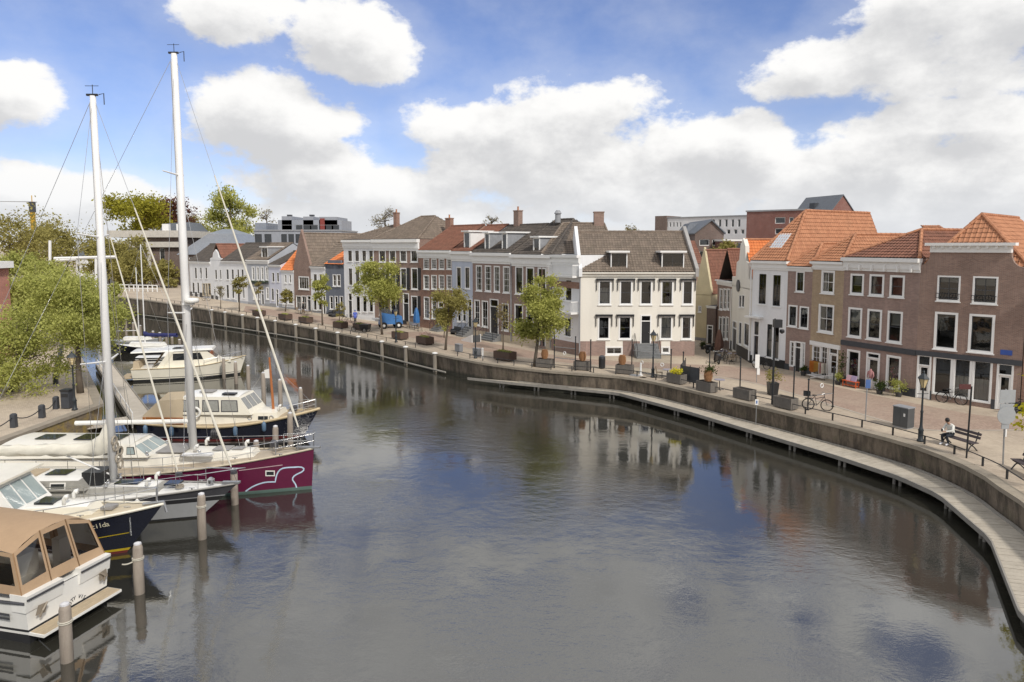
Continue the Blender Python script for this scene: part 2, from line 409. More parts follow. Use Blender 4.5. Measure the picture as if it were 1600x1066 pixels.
shel = mth(t, 'MULTIPLY_ADD', mth(t, 'MULTIPLY', ramp(t, mth(t, 'MULTIPLY_ADD', sxy.outputs[1], .33, sxy.outputs[0]), 25, 10), ramp(t, sxy.outputs[0], -14, -6)), .72, .28)     # the lee of the quay and of the boats lies calmer
h = mth(t, 'MULTIPLY', h, shel)
bump(t, b, h, 1.0, .018)
b.inputs['Base Color'].default_value = (.030, .029, .023, 1); b.inputs['Roughness'].default_value = .02; b.inputs['IOR'].default_value = 2.75
b.inputs['Specular IOR Level'].default_value = .5
WATER = m
wm = MB(); wv, _, wf, *_ = delaunay_2d_cdt([p.copy() for p in loop], edges, [], 0, 1e-4)
cx = sum((p for p in loop), Vector((0, 0))) / n0
wm.add([(p.x + (p.x + 5) * .004, p.y, 0) for p in wv], [tuple(f) for f in wf if inside(sum((wv[i] for i in f), Vector((0, 0))) / len(f), loop)])
struct(wm.build('water', WATER))
bed = MB(); bed.poly((-140, -70, -2.5), (60, -70, -2.5), (60, 190, -2.5), (-140, 190, -2.5)); struct(bed.build('harbour_bed', pm('mud', (.05, .045, .03), .9)))
# quay walls ---------------------------------------------------------
m, t, b = new_mat('stained_quay_wall'); v = objvec(t, False)
mp = t.nodes.new('ShaderNodeMapping'); mp.inputs['Scale'].default_value = (1.1, 1.1, .28); t.links.new(v, mp.inputs[0])
a = tnoise(t, mp.outputs[0], 1.3, 7, .72); bb = tnoise(t, v, 4.5, 6, .7); s3 = t.nodes.new('ShaderNodeSeparateXYZ'); t.links.new(v, s3.inputs[0])
c = tmix(t, ramp(t, a, .36, .66), (.06, .048, .036), (.20, .16, .12)); c = tmix(t, mth(t, 'MULTIPLY', ramp(t, bb, .55, .75), .7), c, (.035, .034, .026))
c = tmix(t, mth(t, 'MULTIPLY', ramp(t, tnoise(t, v, .8, 5, .7), .52, .7), .35), c, (.10, .11, .05))
foot_dark = ramp(t, mth(t, 'ADD', s3.outputs[2], mth(t, 'MULTIPLY', a, .4)), .85, .45); c = tmix(t, mth(t, 'MULTIPLY', foot_dark, .8), c, (.022, .025, .016))  # wall colour darkens towards the waterline, with a ragged upper edge
t.links.new(c, b.inputs['Base Color']); b.inputs['Roughness'].default_value = .8; bump(t, b, bb, .6, .05)
QWALL = m
m, t, b = new_mat('mossy_brick_quay_wall'); v = objvec(t, False)
s3 = t.nodes.new('ShaderNodeSeparateXYZ'); t.links.new(v, s3.inputs[0]); cc = t.nodes.new('ShaderNodeCombineXYZ')
t.links.new(mth(t, 'ADD', s3.outputs[0], s3.outputs[1]), cc.inputs[0]); t.links.new(s3.outputs[2], cc.inputs[1])
bt = t.nodes.new('ShaderNodeTexBrick'); t.links.new(cc.outputs[0], bt.inputs['Vector']); bt.inputs['Scale'].default_value = 1; bt.inputs['Brick Width'].default_value = .22; bt.inputs['Row Height'].default_value = .07
bt.inputs['Mortar Size'].default_value = .008
bt.inputs['Color1'].default_value = (.19, .13, .085, 1); bt.inputs['Color2'].default_value = (.27, .20, .13, 1); bt.inputs['Mortar'].default_value = (.2, .18, .13, 1)
c = tmix(t, ramp(t, tnoise(t, v, 1.1, 6, .7), .42, .62), bt.outputs[0], (.38, .27, .07)); c = tmix(t, mth(t, 'MULTIPLY', ramp(t, tnoise(t, v, 2.6, 5, .7), .5, .7), .7), c, (.13, .12, .06))
t.links.new(c, b.inputs['Base Color']); b.inputs['Roughness'].default_value = .9; bump(t, b, bt.outputs['Fac'], -.4, .012)
QWALL2 = m
COPE = pm('coping_stone', (.33, .285, .225), .85, .35, 1.5, .2)
def resample(pl, step):
    out = [pl[0].copy()]; acc = 0
    for a, b in zip(pl, pl[1:]):
        L = (b - a).length; d = step - acc
        while d <= L: out.append(a.lerp(b, d / L)); d += step
        acc = (L - (d - step))
    return out
def offs(pl, i, d):                                                  # point i moved to the left of the line's direction
    a = pl[max(i - 1, 0)]; b = pl[min(i + 1, len(pl) - 1)]; t_ = (b - a); t_.z = 0; t_.normalize()
    return pl[i] + Vector((-t_.y, t_.x, 0)) * d
def wall_strip(name, label, line, mat, inward):
    fine = resample(line, 2.0)
    root = empty(name, (0, 0, 0), 0, label, 'quay wall')
    w = MB()
    bot = [offs(fine, i, inward * -.10) for i in range(len(fine))]
    w.grid([[(p.x, p.y, -2.4) for p in bot], [(p.x, p.y, .2) for p in bot], [(p.x, p.y, p.z - .16) for p in fine]])
    w.build('wall_face', mat, root)
    return root
rq = wall_strip('quay_wall', 'long stained concrete quay wall below the house fronts', EDGE, QWALL, 1)
lq = wall_strip('quay_wall', 'mossy brick quay wall behind the moored boats', LEFT, QWALL2, -1)
def coping(line, root, side, i0, i1, w=.5, step=1.5):
    fine = resample(line, step)
    for i in range(len(fine) - 1):
        if not (i0 <= fine[i].y <= i1): continue
        a, b = fine[i], fine[i + 1]; t_ = (b - a).normalized(); n = Vector((-t_.y, t_.x, 0)).normalized() * side
        a = a + t_ * .006; b = b - t_ * .006
        dz = rnd.uniform(.025, .037)
        lo = [a - n * .06 - Vector((0, 0, .16)), b - n * .06 - Vector((0, 0, .16)), b + n * w - Vector((0, 0, .16)), a + n * w - Vector((0, 0, .16))]
        if side < 0: lo = [lo[1], lo[0], lo[3], lo[2]]
        hi = [p + Vector((0, 0, .16 + dz)) for p in lo]
        MB().hexa(lo, hi).build('coping_stone', COPE, root)
coping(EDGE, rq, -1, 12, 150); coping(LEFT, lq, 1, 12, 70)
# boardwalk under the right quay -----------------------------------------
BW_IN = [Vector((p.x, p.y, .55)) for p in EDGE if -30 < p.y < 58.3]
outer_px = [(1597, 962), (1549, 842), (1468, 773), (1405, 744.5), (1300, 710), (1200, 680.5), (1080, 644.5), (965, 614), (865, 604), (800, 598), (727, 590)]
BW_OUT = [Vector((13.6, -30, .55)), Vector((14.0, 0, .55)), Vector((14.6, 12, .55))] + [atz(px, py, .55) for px, py in outer_px]
DECK = pm('weathered_deck_board', (.46, .415, .345), .8, .35, 1.2, .15, col2=(.30, .265, .215))
DECKE = pm('grey_timber', (.30, .28, .25), .85, .3, 2)
def plen(pl): return sum((b - a).length for a, b in zip(pl, pl[1:]))
bw = empty('boardwalk', (0, 0, 0)); bw['kind'] = 'structure'
def closest(pl, p):
    best = None
    for a, b in zip(pl, pl[1:]):
        ab = b - a; t_ = max(0, min(1, (p - a).dot(ab) / ab.length_squared)); q = a + ab * t_
        if best is None or (q - p).length < best[0]: best = ((q - p).length, q)
    return best[1]
om = resample(BW_OUT, .30)
inn = [closest(BW_IN, p) for p in om]
cnt = 0; rest = MB()
for i in range(len(om) - 1):
    a, b, c_, d = om[i].copy(), om[i + 1].copy(), inn[i + 1].copy(), inn[i].copy()
    if (c_ - b).length < .4: continue
    g = (b - a).normalized() * .012
    g2 = (c_ - d).normalized() * .012 if (c_ - d).length > .03 else g * 0
    dz = Vector((0, 0, rnd.uniform(-.006, .006)))
    hi = [a + g + dz, b - g + dz, c_ - g2 + dz, d + g2 + dz]; lo = [p - Vector((0, 0, .05)) for p in hi]
    if om[i].y > 14 and cnt < 290:
        MB().hexa(lo, hi).build('plank', DECK, bw); cnt += 1
    else: rest.hexa(lo, hi)
stuff(rest.build('planking', DECK, bw))
fas = MB(); f2 = resample(BW_OUT, .8)
for i in range(len(f2) - 1):
    a, b = f2[i], f2[i + 1]; n = Vector((-(b - a).y, (b - a).x, 0)).normalized()
    lo = [a - Vector((0, 0, .17)), b - Vector((0, 0, .17)), b + n * .06 - Vector((0, 0, .17)), a + n * .06 - Vector((0, 0, .17))]
    fas.hexa(lo, [p + Vector((0, 0, .21)) for p in lo])
fas.build('edge_beam', DECKE, bw)
ker = MB(); f3 = resample([closest(BW_IN, p) for p in f2], .8)
for i in range(len(f3) - 1):
    a, b = f3[i], f3[i + 1]; n = Vector((-(b - a).y, (b - a).x, 0)).normalized()
    lo = [a + n * .02, b + n * .02, b + n * .16, a + n * .16]; ker.hexa([p + Vector((0, 0, .003)) for p in lo], [p + Vector((0, 0, .07)) for p in lo])
ker.build('inner_kerb', DECKE, bw)
for i in range(4, len(f2) - 1, 4):
    a, b = f2[i], f2[i + 1]
    if a.y < 10: continue
    d = (b - a).normalized(); n = Vector((d.y, -d.x, 0))
    for s in (-.16, .16):
        c_ = a + d * s + n * .25; MB().tube([(c_.x, c_.y, -1), (c_.x, c_.y, .48)], .075, 8).build('support_post', DECKE, bw)
    MB().tube([(a + n * .05) - Vector((0, 0, .12)), (closest(BW_IN, a)) - Vector((0, 0, .12))], .09, 6).build('joist', DECKE, bw)
# fender piles and waling on the far part of the right wall
PILEC = pm('grey_fender_timber', (.27, .24, .20), .9, .35, 2.5, .2, streak=True)
for k, (px, py) in enumerate([(332, 485), (352.5, 488.5), (380, 493), (404, 497), (431, 502), (463, 508), (495, 514), (529, 520.5), (561, 527), (598, 534.5), (634.5, 543), (680, 553)]):
    P = G(px, py); q = closest(EDGE, P)
    a = empty('fender_pile', (q.x, q.y, 0), 0, 'white-capped fender pile on the far quay wall, %s from the boardwalk end' % ['twelfth', 'eleventh', 'tenth', 'ninth', 'eighth', 'seventh', 'sixth', 'fifth', 'fourth', 'third', 'second', 'first'][k], 'pile', 'fender piles along the quay wall')
    dirn = (Vector((-30, 60, 0)) - Vector((q.x, q.y, 0))); dirn.z = 0; dirn.normalize(); o = Vector((-.5, -.6, 0)).normalized() * .12
    MB().tube([(o.x, o.y, -1.5), (o.x, o.y, q.z + .02)], [.21, .19], 10).build('post', PILEC, a)
    MB().lathe([(.26, 0), (.27, .08), (.12, .14)], 12, (o.x, o.y, q.z + .02)).build('cap', TRIM, a)
wl = [Vector((p.x, p.y, .28)) for p in EDGE if 59.5 < p.y < 118]
wl = [offs(wl, i, .30) for i in range(len(wl))]
tag(MB().tube([(p.x, p.y, .26) for p in wl], .09, 6).build('waling_beam', DECKE), 'long grey timber waling along the foot of the far quay wall', 'beam')
# low black railing on the right quay
rl = [offs(EDGE, i, -.75) for i in range(len(EDGE)) if True]
rl = [p for p in rl if 14 < p.y < 64]
rf = resample(rl, .6)
rr = empty('low_railing', (0, 0, 0), 0, 'low black iron knee rail along the quay edge', 'railing')
MB().tube([(p.x, p.y, quay_z(p.y) + .42) for p in rf], .025, 6).build('rail', IRON, rr)
for i in range(1, len(rf), 3):
    p = rf[i]; MB().box(-.035, -.035, 0, .035, .035, .42).build('post', IRON, rr, loc=(p.x, p.y, quay_z(p.y)))
rl2 = [offs(EDGE, i, -.6) for i in range(len(EDGE))]; rl2 = resample([p for p in rl2 if 64 < p.y < 118], 1.0)
rr2 = empty('low_railing', (0, 0, 0), 0, 'thin knee rail on the far quay behind the fender piles', 'railing')
MB().tube([(p.x, p.y, quay_z(p.y) + .40) for p in rl2], .022, 5).build('rail', IRON, rr2)
for i in range(1, len(rl2), 2):
    p = rl2[i]; MB().box(-.03, -.03, 0, .03, .03, .42).build('post', IRON, rr2, loc=(p.x, p.y, quay_z(p.y)))
# darker roadway in the middle of the right-hand street, with a pale kerb line
m, t, b = new_mat('street_pavers'); v = objvec(t, False)
mp = t.nodes.new('ShaderNodeMapping'); mp.inputs['Rotation'].default_value = (0, 0, -.7); t.links.new(v, mp.inputs[0])
bt = t.nodes.new('ShaderNodeTexBrick'); t.links.new(mp.outputs[0], bt.inputs['Vector']); bt.inputs['Scale'].default_value = 1; bt.inputs['Brick Width'].default_value = .22; bt.inputs['Row Height'].default_value = .11; bt.inputs['Mortar Size'].default_value = .008
bt.inputs['Color1'].default_value = (.30, .21, .165, 1); bt.inputs['Color2'].default_value = (.40, .285, .225, 1); bt.inputs['Mortar'].default_value = (.22, .175, .14, 1)
f1 = ramp(t, tnoise(t, v, .3, 6, .75), .38, .66); f2 = ramp(t, tnoise(t, v, 2.2, 6, .75), .48, .74)
c = tmix(t, mth(t, 'MULTIPLY', f1, .5), bt.outputs[0], (.40, .32, .25)); c = tmix(t, mth(t, 'MULTIPLY', f2, .45), c, (.21, .16, .13))
t.links.new(c, b.inputs['Base Color']); b.inputs['Roughness'].default_value = .8; bump(t, b, bt.outputs['Fac'], -.5, .012)
fr = [G(*p) for p in ((1660, 673), (1600, 672), (1510, 672), (1425, 668), (1300, 633), (1200, 604), (1130, 590), (1000, 575), (870, 566), (740, 546), (600, 521), (480, 502), (380, 487))]
bk = [G(*p) for p in ((1660, 664), (1600, 656), (1530, 649), (1430, 631), (1312, 606), (1226, 585), (1160, 574), (1000, 566), (880, 557), (752, 534), (610, 510), (484, 492), (384, 478))]
rs = MB(); up_ = Vector((0, 0, .004)); n = 12; rows = []
def cr(pl):
    out = []
    for i in range(len(pl) - 1):
        p0, p1, p2, p3 = pl[max(i - 1, 0)], pl[i], pl[i + 1], pl[min(i + 2, len(pl) - 1)]
        for k in range(6):
            s = k / 6; out.append(.5 * (2 * p1 + (p2 - p0) * s + (2 * p0 - 5 * p1 + 4 * p2 - p3) * s * s + (3 * p1 - p0 - 3 * p2 + p3) * s ** 3))
    return out + [pl[-1]]
fc, bc = cr(fr), cr(bk)
for i, (a, b_) in enumerate(zip(fc, bc)): rows.append([Vector((q.x, q.y, quay_z(q.y) + .012)) for q in [a.lerp(b_, k / 6) for k in range(7)]])
struct(rs.grid(rows).build('street', m))
kb = MB(); kr = []
for i in range(len(fc)):
    p = fc[i]; q = offs(fc, i, .14); kr.append([Vector((p.x, p.y, quay_z(p.y) + .018)), Vector((q.x, q.y, quay_z(q.y) + .018))])
struct(kb.grid(kr).build('kerb_strip', pm('pale_kerb', (.52, .47, .40), .85, .25, 2)))
# ================================================================== HOUSES
def tiles(mb, A, B, C, D, pitch=.25, row=.34):                        # A,B eaves left/right, C above B, D above A
    A, B, C, D = map(Vector, (A, B, C, D))
    e = (B - A).normalized(); up = ((D + C) * .5 - (A + B) * .5)
    up = (up - e * up.dot(e)); L = up.length; upn = up.normalized()
    N = e.cross(upn)
    if N.z < 0: N = -N
    n = max(1, round(L / row))
    prof = ((0, .045), (.34, 0), (.78, .012), (1, .05))
    sD, sB, sC = (D - A).dot(e), (B - A).dot(e), (C - A).dot(e)
    for j in range(n):
        v0, v1 = j / n, min(1, (j + 1.12) / n)
        l0, l1, r0, r1 = sD * v0, sD * v1, sB + (sC - sB) * v0, sB + (sC - sB) * v1
        k = math.floor(min(l0, l1) / pitch)
        while k * pitch < max(r0, r1):
            a0, a1 = max(k * pitch, l0), min((k + 1) * pitch, r0); b0, b1 = max(k * pitch, l1), min((k + 1) * pitch, r1)
            if a1 - a0 < .02 and b1 - b0 < .02: k += 1; continue
            a1 = max(a1, a0); b1 = max(b1, b0); jz = rnd.uniform(0, .014)
            vs = []
            for t_, h in prof: vs.append(A + e * (a0 + (a1 - a0) * t_) + upn * (L * v0) + N * (h + .045 + jz))
            for t_, h in prof: vs.append(A + e * (b0 + (b1 - b0) * t_) + upn * (L * v1) + N * (h + .005))
            mb.add(vs, [(0, 1, 5, 4), (1, 2, 6, 5), (2, 3, 7, 6)])
            k += 1
def roof_faces(root, faces, mat, ridges, pitch=.25, row=.34, ridge_mat=None, name='roof'):
    mb = MB()
    for q in faces: tiles(mb, *q, pitch, row)
    o = stuff(mb.build(name, mat, root))
    under = MB()
    for q in faces:
        A, B, C, D = map(Vector, q); d = Vector((0, 0, .01))
        pts = [A - d, B - d, C - d] + ([D - d] if (C - D).length > .02 else [])
        under.poly(*pts)
    under.build('roof_boarding', pm('roof_boards', (.06, .045, .035), .9), root)
    for a, b in ridges:
        a, b = Vector(a), Vector(b); n = max(2, int((b - a).length / .45))
        rm = MB()
        for i in range(n):
            p, q = a.lerp(b, i / n), a.lerp(b, min(1, (i + 1.08) / n))
            rm.tube([p + Vector((0, 0, .06)), q + Vector((0, 0, .06))], [.125, .105], 7)
        stuff(rm.build('ridge_tiles', ridge_mat or mat, o))
    return o
class Facade:
    def __init__(s, pl, pr):
        s.o = Vector((pl[0], pl[1], 0)); s.z0 = min(quay_z(pl[1]), quay_z(pr[1])) if len(pl) < 3 else min(pl[2], pr[2])
        d = Vector((pr[0] - pl[0], pr[1] - pl[1], 0)); s.w = d.length; s.d = d.normalized(); s.ang = math.atan2(d.y, d.x)
    def uz(s, px, py):
        r = ray(px, py); n = Vector((-s.d.y, s.d.x, 0)); t = s.o.dot(n) / r.to_2d().to_3d().dot(n)
        p = r * t; return ((p - s.o).dot(s.d), CAM_H + p.z - s.z0)
def wall_mesh(mb, w, h, rects, top=None, rev=.14):
    us = sorted({0, w, *[r[0] for r in rects], *[r[2] for r in rects]}); zs = sorted({0, h, *[r[1] for r in rects], *[r[3] for r in rects]})
    us = [u for u in us if 0 <= u <= w]; zs = [z for z in zs if 0 <= z <= h]
    for i in range(len(us) - 1):
        for j in range(len(zs) - 1):
            cu, cz = (us[i] + us[i + 1]) / 2, (zs[j] + zs[j + 1]) / 2
            if any(r[0] < cu < r[2] and r[1] < cz < r[3] for r in rects): continue
            mb.poly((us[i], 0, zs[j]), (us[i + 1], 0, zs[j]), (us[i + 1], 0, zs[j + 1]), (us[i], 0, zs[j + 1]))
    for (a, b, c, d) in rects:
        mb.poly((a, 0, b), (a, rev, b), (a, rev, d), (a, 0, d)); mb.poly((c, 0, b), (c, 0, d), (c, rev, d), (c, rev, b))
        mb.poly((a, 0, d), (a, rev, d), (c, rev, d), (c, 0, d)); mb.poly((a, 0, b), (c, 0, b), (c, rev, b), (a, rev, b))
def window(root, r, nx=2, ny=3, frame=None, sash=None, curtain=None, sill=True, y0=0.0, name='window', cas=.09, awn=False):
    a, b, c, d = r; frame = frame or TRIM; sash = sash or frame
    f = MB(); yo, yi = y0 - .025, y0 + .09
    f.box(a, yo, b, a + cas, yi, d); f.box(c - cas, yo, b, c, yi, d); f.box(a + cas, yo, d - cas, c - cas, yi, d); f.box(a + cas, yo, b, c - cas, yi, b + cas)
    o = f.build(name, frame, root)
    s = MB(); bw = .028; A, B, C, D = a + cas, b + cas, c - cas, d - cas; ys, ye = y0 + .03, y0 + .075
    s.box(A, ys, B, A + .045, ye, D); s.box(C - .045, ys, B, C, ye, D); s.box(A + .045, ys, D - .045, C - .045, ye, D); s.box(A + .045, ys, B, C - .045, ye, B + .045)
    for i in range(1, nx):
        u = A + (C - A) * i / nx; s.box(u - bw / 2, ys + .005, B + .045, u + bw / 2, ye - .005, D - .045)
    for j in range(1, ny):
        z = B + (D - B) * j / ny; w_ = bw * (1.6 if (ny == 2 or j == ny // 2) else 1); s.box(A + .045, ys + .002, z - w_ / 2, C - .045, ye - .002, z + w_ / 2)
    s.build('sash', sash, o)
    MB().poly((A, y0 + .06, B), (C, y0 + .06, B), (C, y0 + .06, D), (A, y0 + .06, D)).build('pane', GLASS, o)
    if sill: MB().box(a - .06, y0 - .10, b - .07, c + .06, y0 + .02, b - .002).build('sill', frame, o)
    k = curtain if curtain is not None else rnd.choice(['none', 'none', 'sides', 'net', 'blind', 'none'])
    yc = y0 + .22; w_, h_ = c - a, d - b
    if k == 'net':
        m = MB(); n = 14; m.grid([[(a + w_ * i / n, yc + .03 * math.sin(i * 2.1), z) for i in range(n + 1)] for z in (b, b + h_ * rnd.uniform(.4, .95))]); m.build('curtain', CURT, o)
    elif k == 'sides':
        m = MB(); n = 5
        for s_ in (0, 1):
            u0 = a if s_ == 0 else c - w_ * .24
            m.grid([[(u0 + w_ * .24 * i / n, yc + .04 * math.sin(i * 2.6), z) for i in range(n + 1)] for z in (b, d)])
        m.build('curtain', CURT, o)
    elif k == 'blind':
        m = MB(); z = d - h_ * rnd.uniform(.25, .6); m.poly((a, yc, z), (c, yc, z), (c, yc, d), (a, yc, d)); m.build('blind', BLIND, o)
    if awn:                                                          # folded awning cassette with its two arms
        m = MB(); m.box(a - .22, y0 - .2, d - .02, c + .22, y0 - .03, d + .16)
        for u in (a - .2, c + .14): m.box(u, y0 - .12, d - .95, u + .06, y0 - .06, d - .02)
        m.build('folded_awning', BLACKP, o)
    return o
def door(root, r, leaf=None, frame=None, transom=.26, y0=0.0, glazed=False, panes=1):
    a, b, c, d = r; frame = frame or TRIM; leaf = leaf or BLACKP; f = MB(); k = .11; yo, yi = y0 - .03, y0 + .12
    zt = b + (d - b) * (1 - transom)
    f.box(a, yo, b, a + k, yi, d); f.box(c - k, yo, b, c, yi, d); f.box(a + k, yo, d - k, c - k, yi, d)
    if transom: f.box(a + k, yo, zt - .04, c - k, yi, zt + .04)
    o = f.build('door', frame, root)
    if transom: MB().poly((a + k, y0 + .08, zt + .04), (c - k, y0 + .08, zt + .04), (c - k, y0 + .08, d - k), (a + k, y0 + .08, d - k)).build('pane', GLASS, o)
    top = zt - .04 if transom else d - k; A, C = a + k, c - k; l = MB(); y = y0 + .06
    if glazed:
        l.box(A, y, b, A + .12, y + .05, top); l.box(C - .12, y, b, C, y + .05, top); l.box(A + .12, y, b, C - .12, y + .05, b + .5); l.box(A + .12, y, top - .12, C - .12, y + .05, top)
        for i in range(1, panes): z = b + .5 + (top - b - .62) * i / panes; l.box(A + .12, y + .01, z - .02, C - .12, y + .04, z + .02)
        MB().poly((A + .1, y + .03, b + .5), (C - .1, y + .03, b + .5), (C - .1, y + .03, top - .1), (A + .1, y + .03, top - .1)).build('pane', GLASS, o)
    else:
        l.box(A, y, b, C, y + .05, top); w_ = C - A
        for z0, z1 in ((.1, .42), (.48, .92)): l.box(A + w_ * .17, y - .02, b + (top - b) * z0, C - w_ * .17, y, b + (top - b) * z1)
    l.build('leaf', leaf, o)
    m = MB(); m.tube([(C - .1, y - .06, b + 1.0), (C - .1, y + .01, b + 1.0)], .03, 6); m.build('handle', STEEL, o)
    return o
def chimney(root, x, y, z0, z1, w=.7, d=.55, mat=None, pots=1):
    m = MB(); m.box(x - w / 2, y - d / 2, z0, x + w / 2, y + d / 2, z1); m.box(x - w / 2 - .05, y - d / 2 - .05, z1, x + w / 2 + .05, y + d / 2 + .05, z1 + .12)
    o = m.build('chimney', mat or B_RED, root)
    for i in range(pots):
        q = MB(); q.lathe([(.11, 0), (.09, .35), (.12, .36), (.12, .42)], 10, (x + (i - (pots - 1) / 2) * .32, y, z1 + .12)); q.build('chimney_pot', T_RIDGE, o)
def dormer(root, u0, z0, u1, z1, yf, back, nx=2, ny=1, mat=None, sash=None, roof=True):
    d = MB(); y = yf
    d.poly((u0, y + .02, z0 - .3), (u0, y + .02, z1), (u0, back, z1), (u0, back, z0 - .3)); d.poly((u1, y + .02, z0 - .3), (u1, back, z0 - .3), (u1, back, z1), (u1, y + .02, z1))
    d.poly((u0, y + .11, z0 - .4), (u1, y + .11, z0 - .4), (u1, y + .11, z0), (u0, y + .11, z0))
    o = d.build('dormer', mat or LEAD, root)
    window(o, (u0, z0, u1, z1), nx, ny, TRIM, sash, 'none', True, y, 'dormer_window')
    MB().box(u0 - .18, y - .28, z1, u1 + .18, back, z1 + .16).build('dormer_roof', TRIM, o)
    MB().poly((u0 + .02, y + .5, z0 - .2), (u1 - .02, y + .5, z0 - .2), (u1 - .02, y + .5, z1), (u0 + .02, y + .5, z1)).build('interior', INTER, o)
LAND = []
def ucen(F, px, py): return F.uz(px, py)[0]
def house(name, label, pl, pr, top_px, wall, Z, wins, depth=9.0, roof=None, plinth=None, cornice=(.45, .3), cmat=None, shape=None, group='house fronts along the harbour', band=None):
    """pl, pr: front base corners; top_px: photo pixel of the wall top; Z: (x0, y0, scale) of the window coordinates"""
    F = Facade(pl, pr); root = empty(name, (F.o.x, F.o.y, F.z0), F.ang, label, 'house', group)
    h = F.uz(*top_px)[1]; F.h = h; F.root = root
    def cv(x, y): return F.uz(Z[0] + x / Z[2], Z[1] + y / Z[2])
    rects = []
    for wdw in wins:
        x0, y0, x1, y1 = wdw[0]; o = wdw[1] if len(wdw) > 1 else {}
        ym = (y0 + y1) / 2; xm = (x0 + x1) / 2
        a, c = cv(x0, ym)[0], cv(x1, ym)[0]; b, d = cv(xm, y1)[1], cv(xm, y0)[1]
        if o.get('k') == 'door': b = max(b, o.get('step', 0.0)) if o.get('step') else max(0.02, min(b, .25))
        a = max(a, .06); c = min(c, F.w - .06); b = max(b, .02)
        rects.append(((a, b, c, d), o))
    wm = MB()
    wm.cm = 0
    wall_mesh(wm, F.w, h, [r for r, _ in rects])
    D = depth
    wm.poly((0, 0, 0), (0, 0, h), (0, D, h), (0, D, 0)); wm.poly((F.w, 0, 0), (F.w, D, 0), (F.w, D, h), (F.w, 0, h)); wm.poly((0, D, 0), (0, D, h), (F.w, D, h), (F.w, D, 0))
    if shape: wm.prism([(u, 0, z) for u, z in shape(F, h)], (0, .35, 0))
    wm.build('wall', wall, root)
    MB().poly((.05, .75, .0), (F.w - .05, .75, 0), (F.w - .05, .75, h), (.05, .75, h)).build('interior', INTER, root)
    for r, o in rects:
        k = o.get('k', 'win')
        if k == 'win': window(root, r, o.get('nx', 2), o.get('ny', 3), o.get('frame'), o.get('sash'), o.get('cur'), o.get('sill', True), awn=o.get('awn', False), cas=o.get('cas', .09))
        elif k == 'door': door(root, r, o.get('leaf'), o.get('frame'), o.get('tr', .26), 0, o.get('gl', False), o.get('panes', 1))
        if o.get('shut'):
            a, b, c, d = r; w_ = (c - a) * .45
            for u in ([a - w_ - .02] if 'l' in o['shut'] else []) + ([c + .02] if 'r' in o['shut'] else []):
                m = MB(); m.box(u, -.06, b, u + w_, -.01, d)
                for z0, z1 in ((.06, .46), (.54, .94)): m.box(u + w_ * .15, -.075, b + (d - b) * z0, u + w_ * .85, -.06, b + (d - b) * z1)
                m.build('shutter', BLACKP, root)
    if plinth: 
        m = MB(); ph = plinth[0]; us = [0.0]
        for (a, b, c, d), o in sorted(rects):
            if b < ph - .02: us += [a - .01, c + .01]
        us.append(F.w)
        for i in range(0, len(us), 2):
            if us[i + 1] - us[i] > .03: MB().box(us[i], -.03, 0, us[i + 1], .01, ph).build('plinth', plinth[1], root)
    if band:
        for zb0, zb1, bm in band: MB().box(.0, -.05, zb0, F.w, .01, zb1).build('band', bm, root)
    if cornice:
        ch, cp = cornice; m = MB()
        m.box(-.02, -cp * .45, h - ch, F.w + .02, .05, h - ch * .35); m.box(-.05, -cp, h - ch * .35, F.w + .05, .10, h); m.box(-.03, -cp * .25, h - ch * 1.25, F.w + .03, .04, h - ch)
        m.build('cornice', cmat or TRIM, root)
    if roof:
        t_ = roof['t']; M = roof.get('m'); rz = roof.get('rise', 0); pit = roof.get('p', (.25, .34)); ov = roof.get('ov', .15); W = F.w; hh = h + .02; rm = roof.get('rm', M)
        x0, x1 = -roof.get('ol', .0), W + roof.get('or', .0)
        if t_ == 'gable':
            y = D / 2; fs = [((x0, -ov, hh), (x1, -ov, hh), (x1, y, hh + rz), (x0, y, hh + rz)), ((x1, D + ov, hh), (x0, D + ov, hh), (x0, y, hh + rz), (x1, y, hh + rz))]
            roof_faces(root, fs, M, [((x0, y, hh + rz), (x1, y, hh + rz))], *pit, rm)
            g = MB()
            for x in (x0 + .02, x1 - .02): g.poly((x, -ov, hh - .05), (x, D + ov, hh - .05), (x, y, hh + rz - .03))
            g.build('gable_end', roof.get('gm', wall), root)
        elif t_ == 'hip':
            y = D / 2; il, ir = roof.get('il', y), roof.get('ir', y)
            a, b = (x0 + il, y, hh + rz), (x1 - ir, y, hh + rz)
            fs = [((x0, -ov, hh), (x1, -ov, hh), b, a), ((x1, D, hh), (x0, D, hh), a, b), ((x0, D, hh), (x0, -ov, hh), a, a), ((x1, -ov, hh), (x1, D, hh), b, b)]
            roof_faces(root, fs, M, [(a, b), ((x0, -ov, hh), a), ((x1, -ov, hh), b)], *pit, rm)
        elif t_ == 'front':                                          # ridge runs away from the front
            x = W * roof.get('rx', .5); fs = [((x0, D, hh), (x0, ov, hh), (x, ov, hh + rz), (x, D, hh + rz)), ((x1, ov, hh), (x1, D, hh), (x, D, hh + rz), (x, ov, hh + rz))]
            if roof.get('hipf'):
                hf = roof['hipf']; a = (x, hf, hh + rz)
                fs = [((x0, D, hh), (x0, -ov, hh), a, (x, D, hh + rz)), ((x1, -ov, hh), (x1, D, hh), (x, D, hh + rz), a), ((x0, -ov, hh), (x1, -ov, hh), a, a)]
                roof_faces(root, fs, M, [(a, (x, D, hh + rz)), ((x0, -ov, hh), a), ((x1, -ov, hh), a)], *pit, rm)
            else: roof_faces(root, fs, M, [((x, ov, hh + rz), (x, D, hh + rz))], *pit, rm)
            MB().poly((x0, D, hh - .02), (x1, D, hh - .02), (x, D, hh + rz - .02)).build('gable_end', wall, root)
        elif t_ == 'flat':
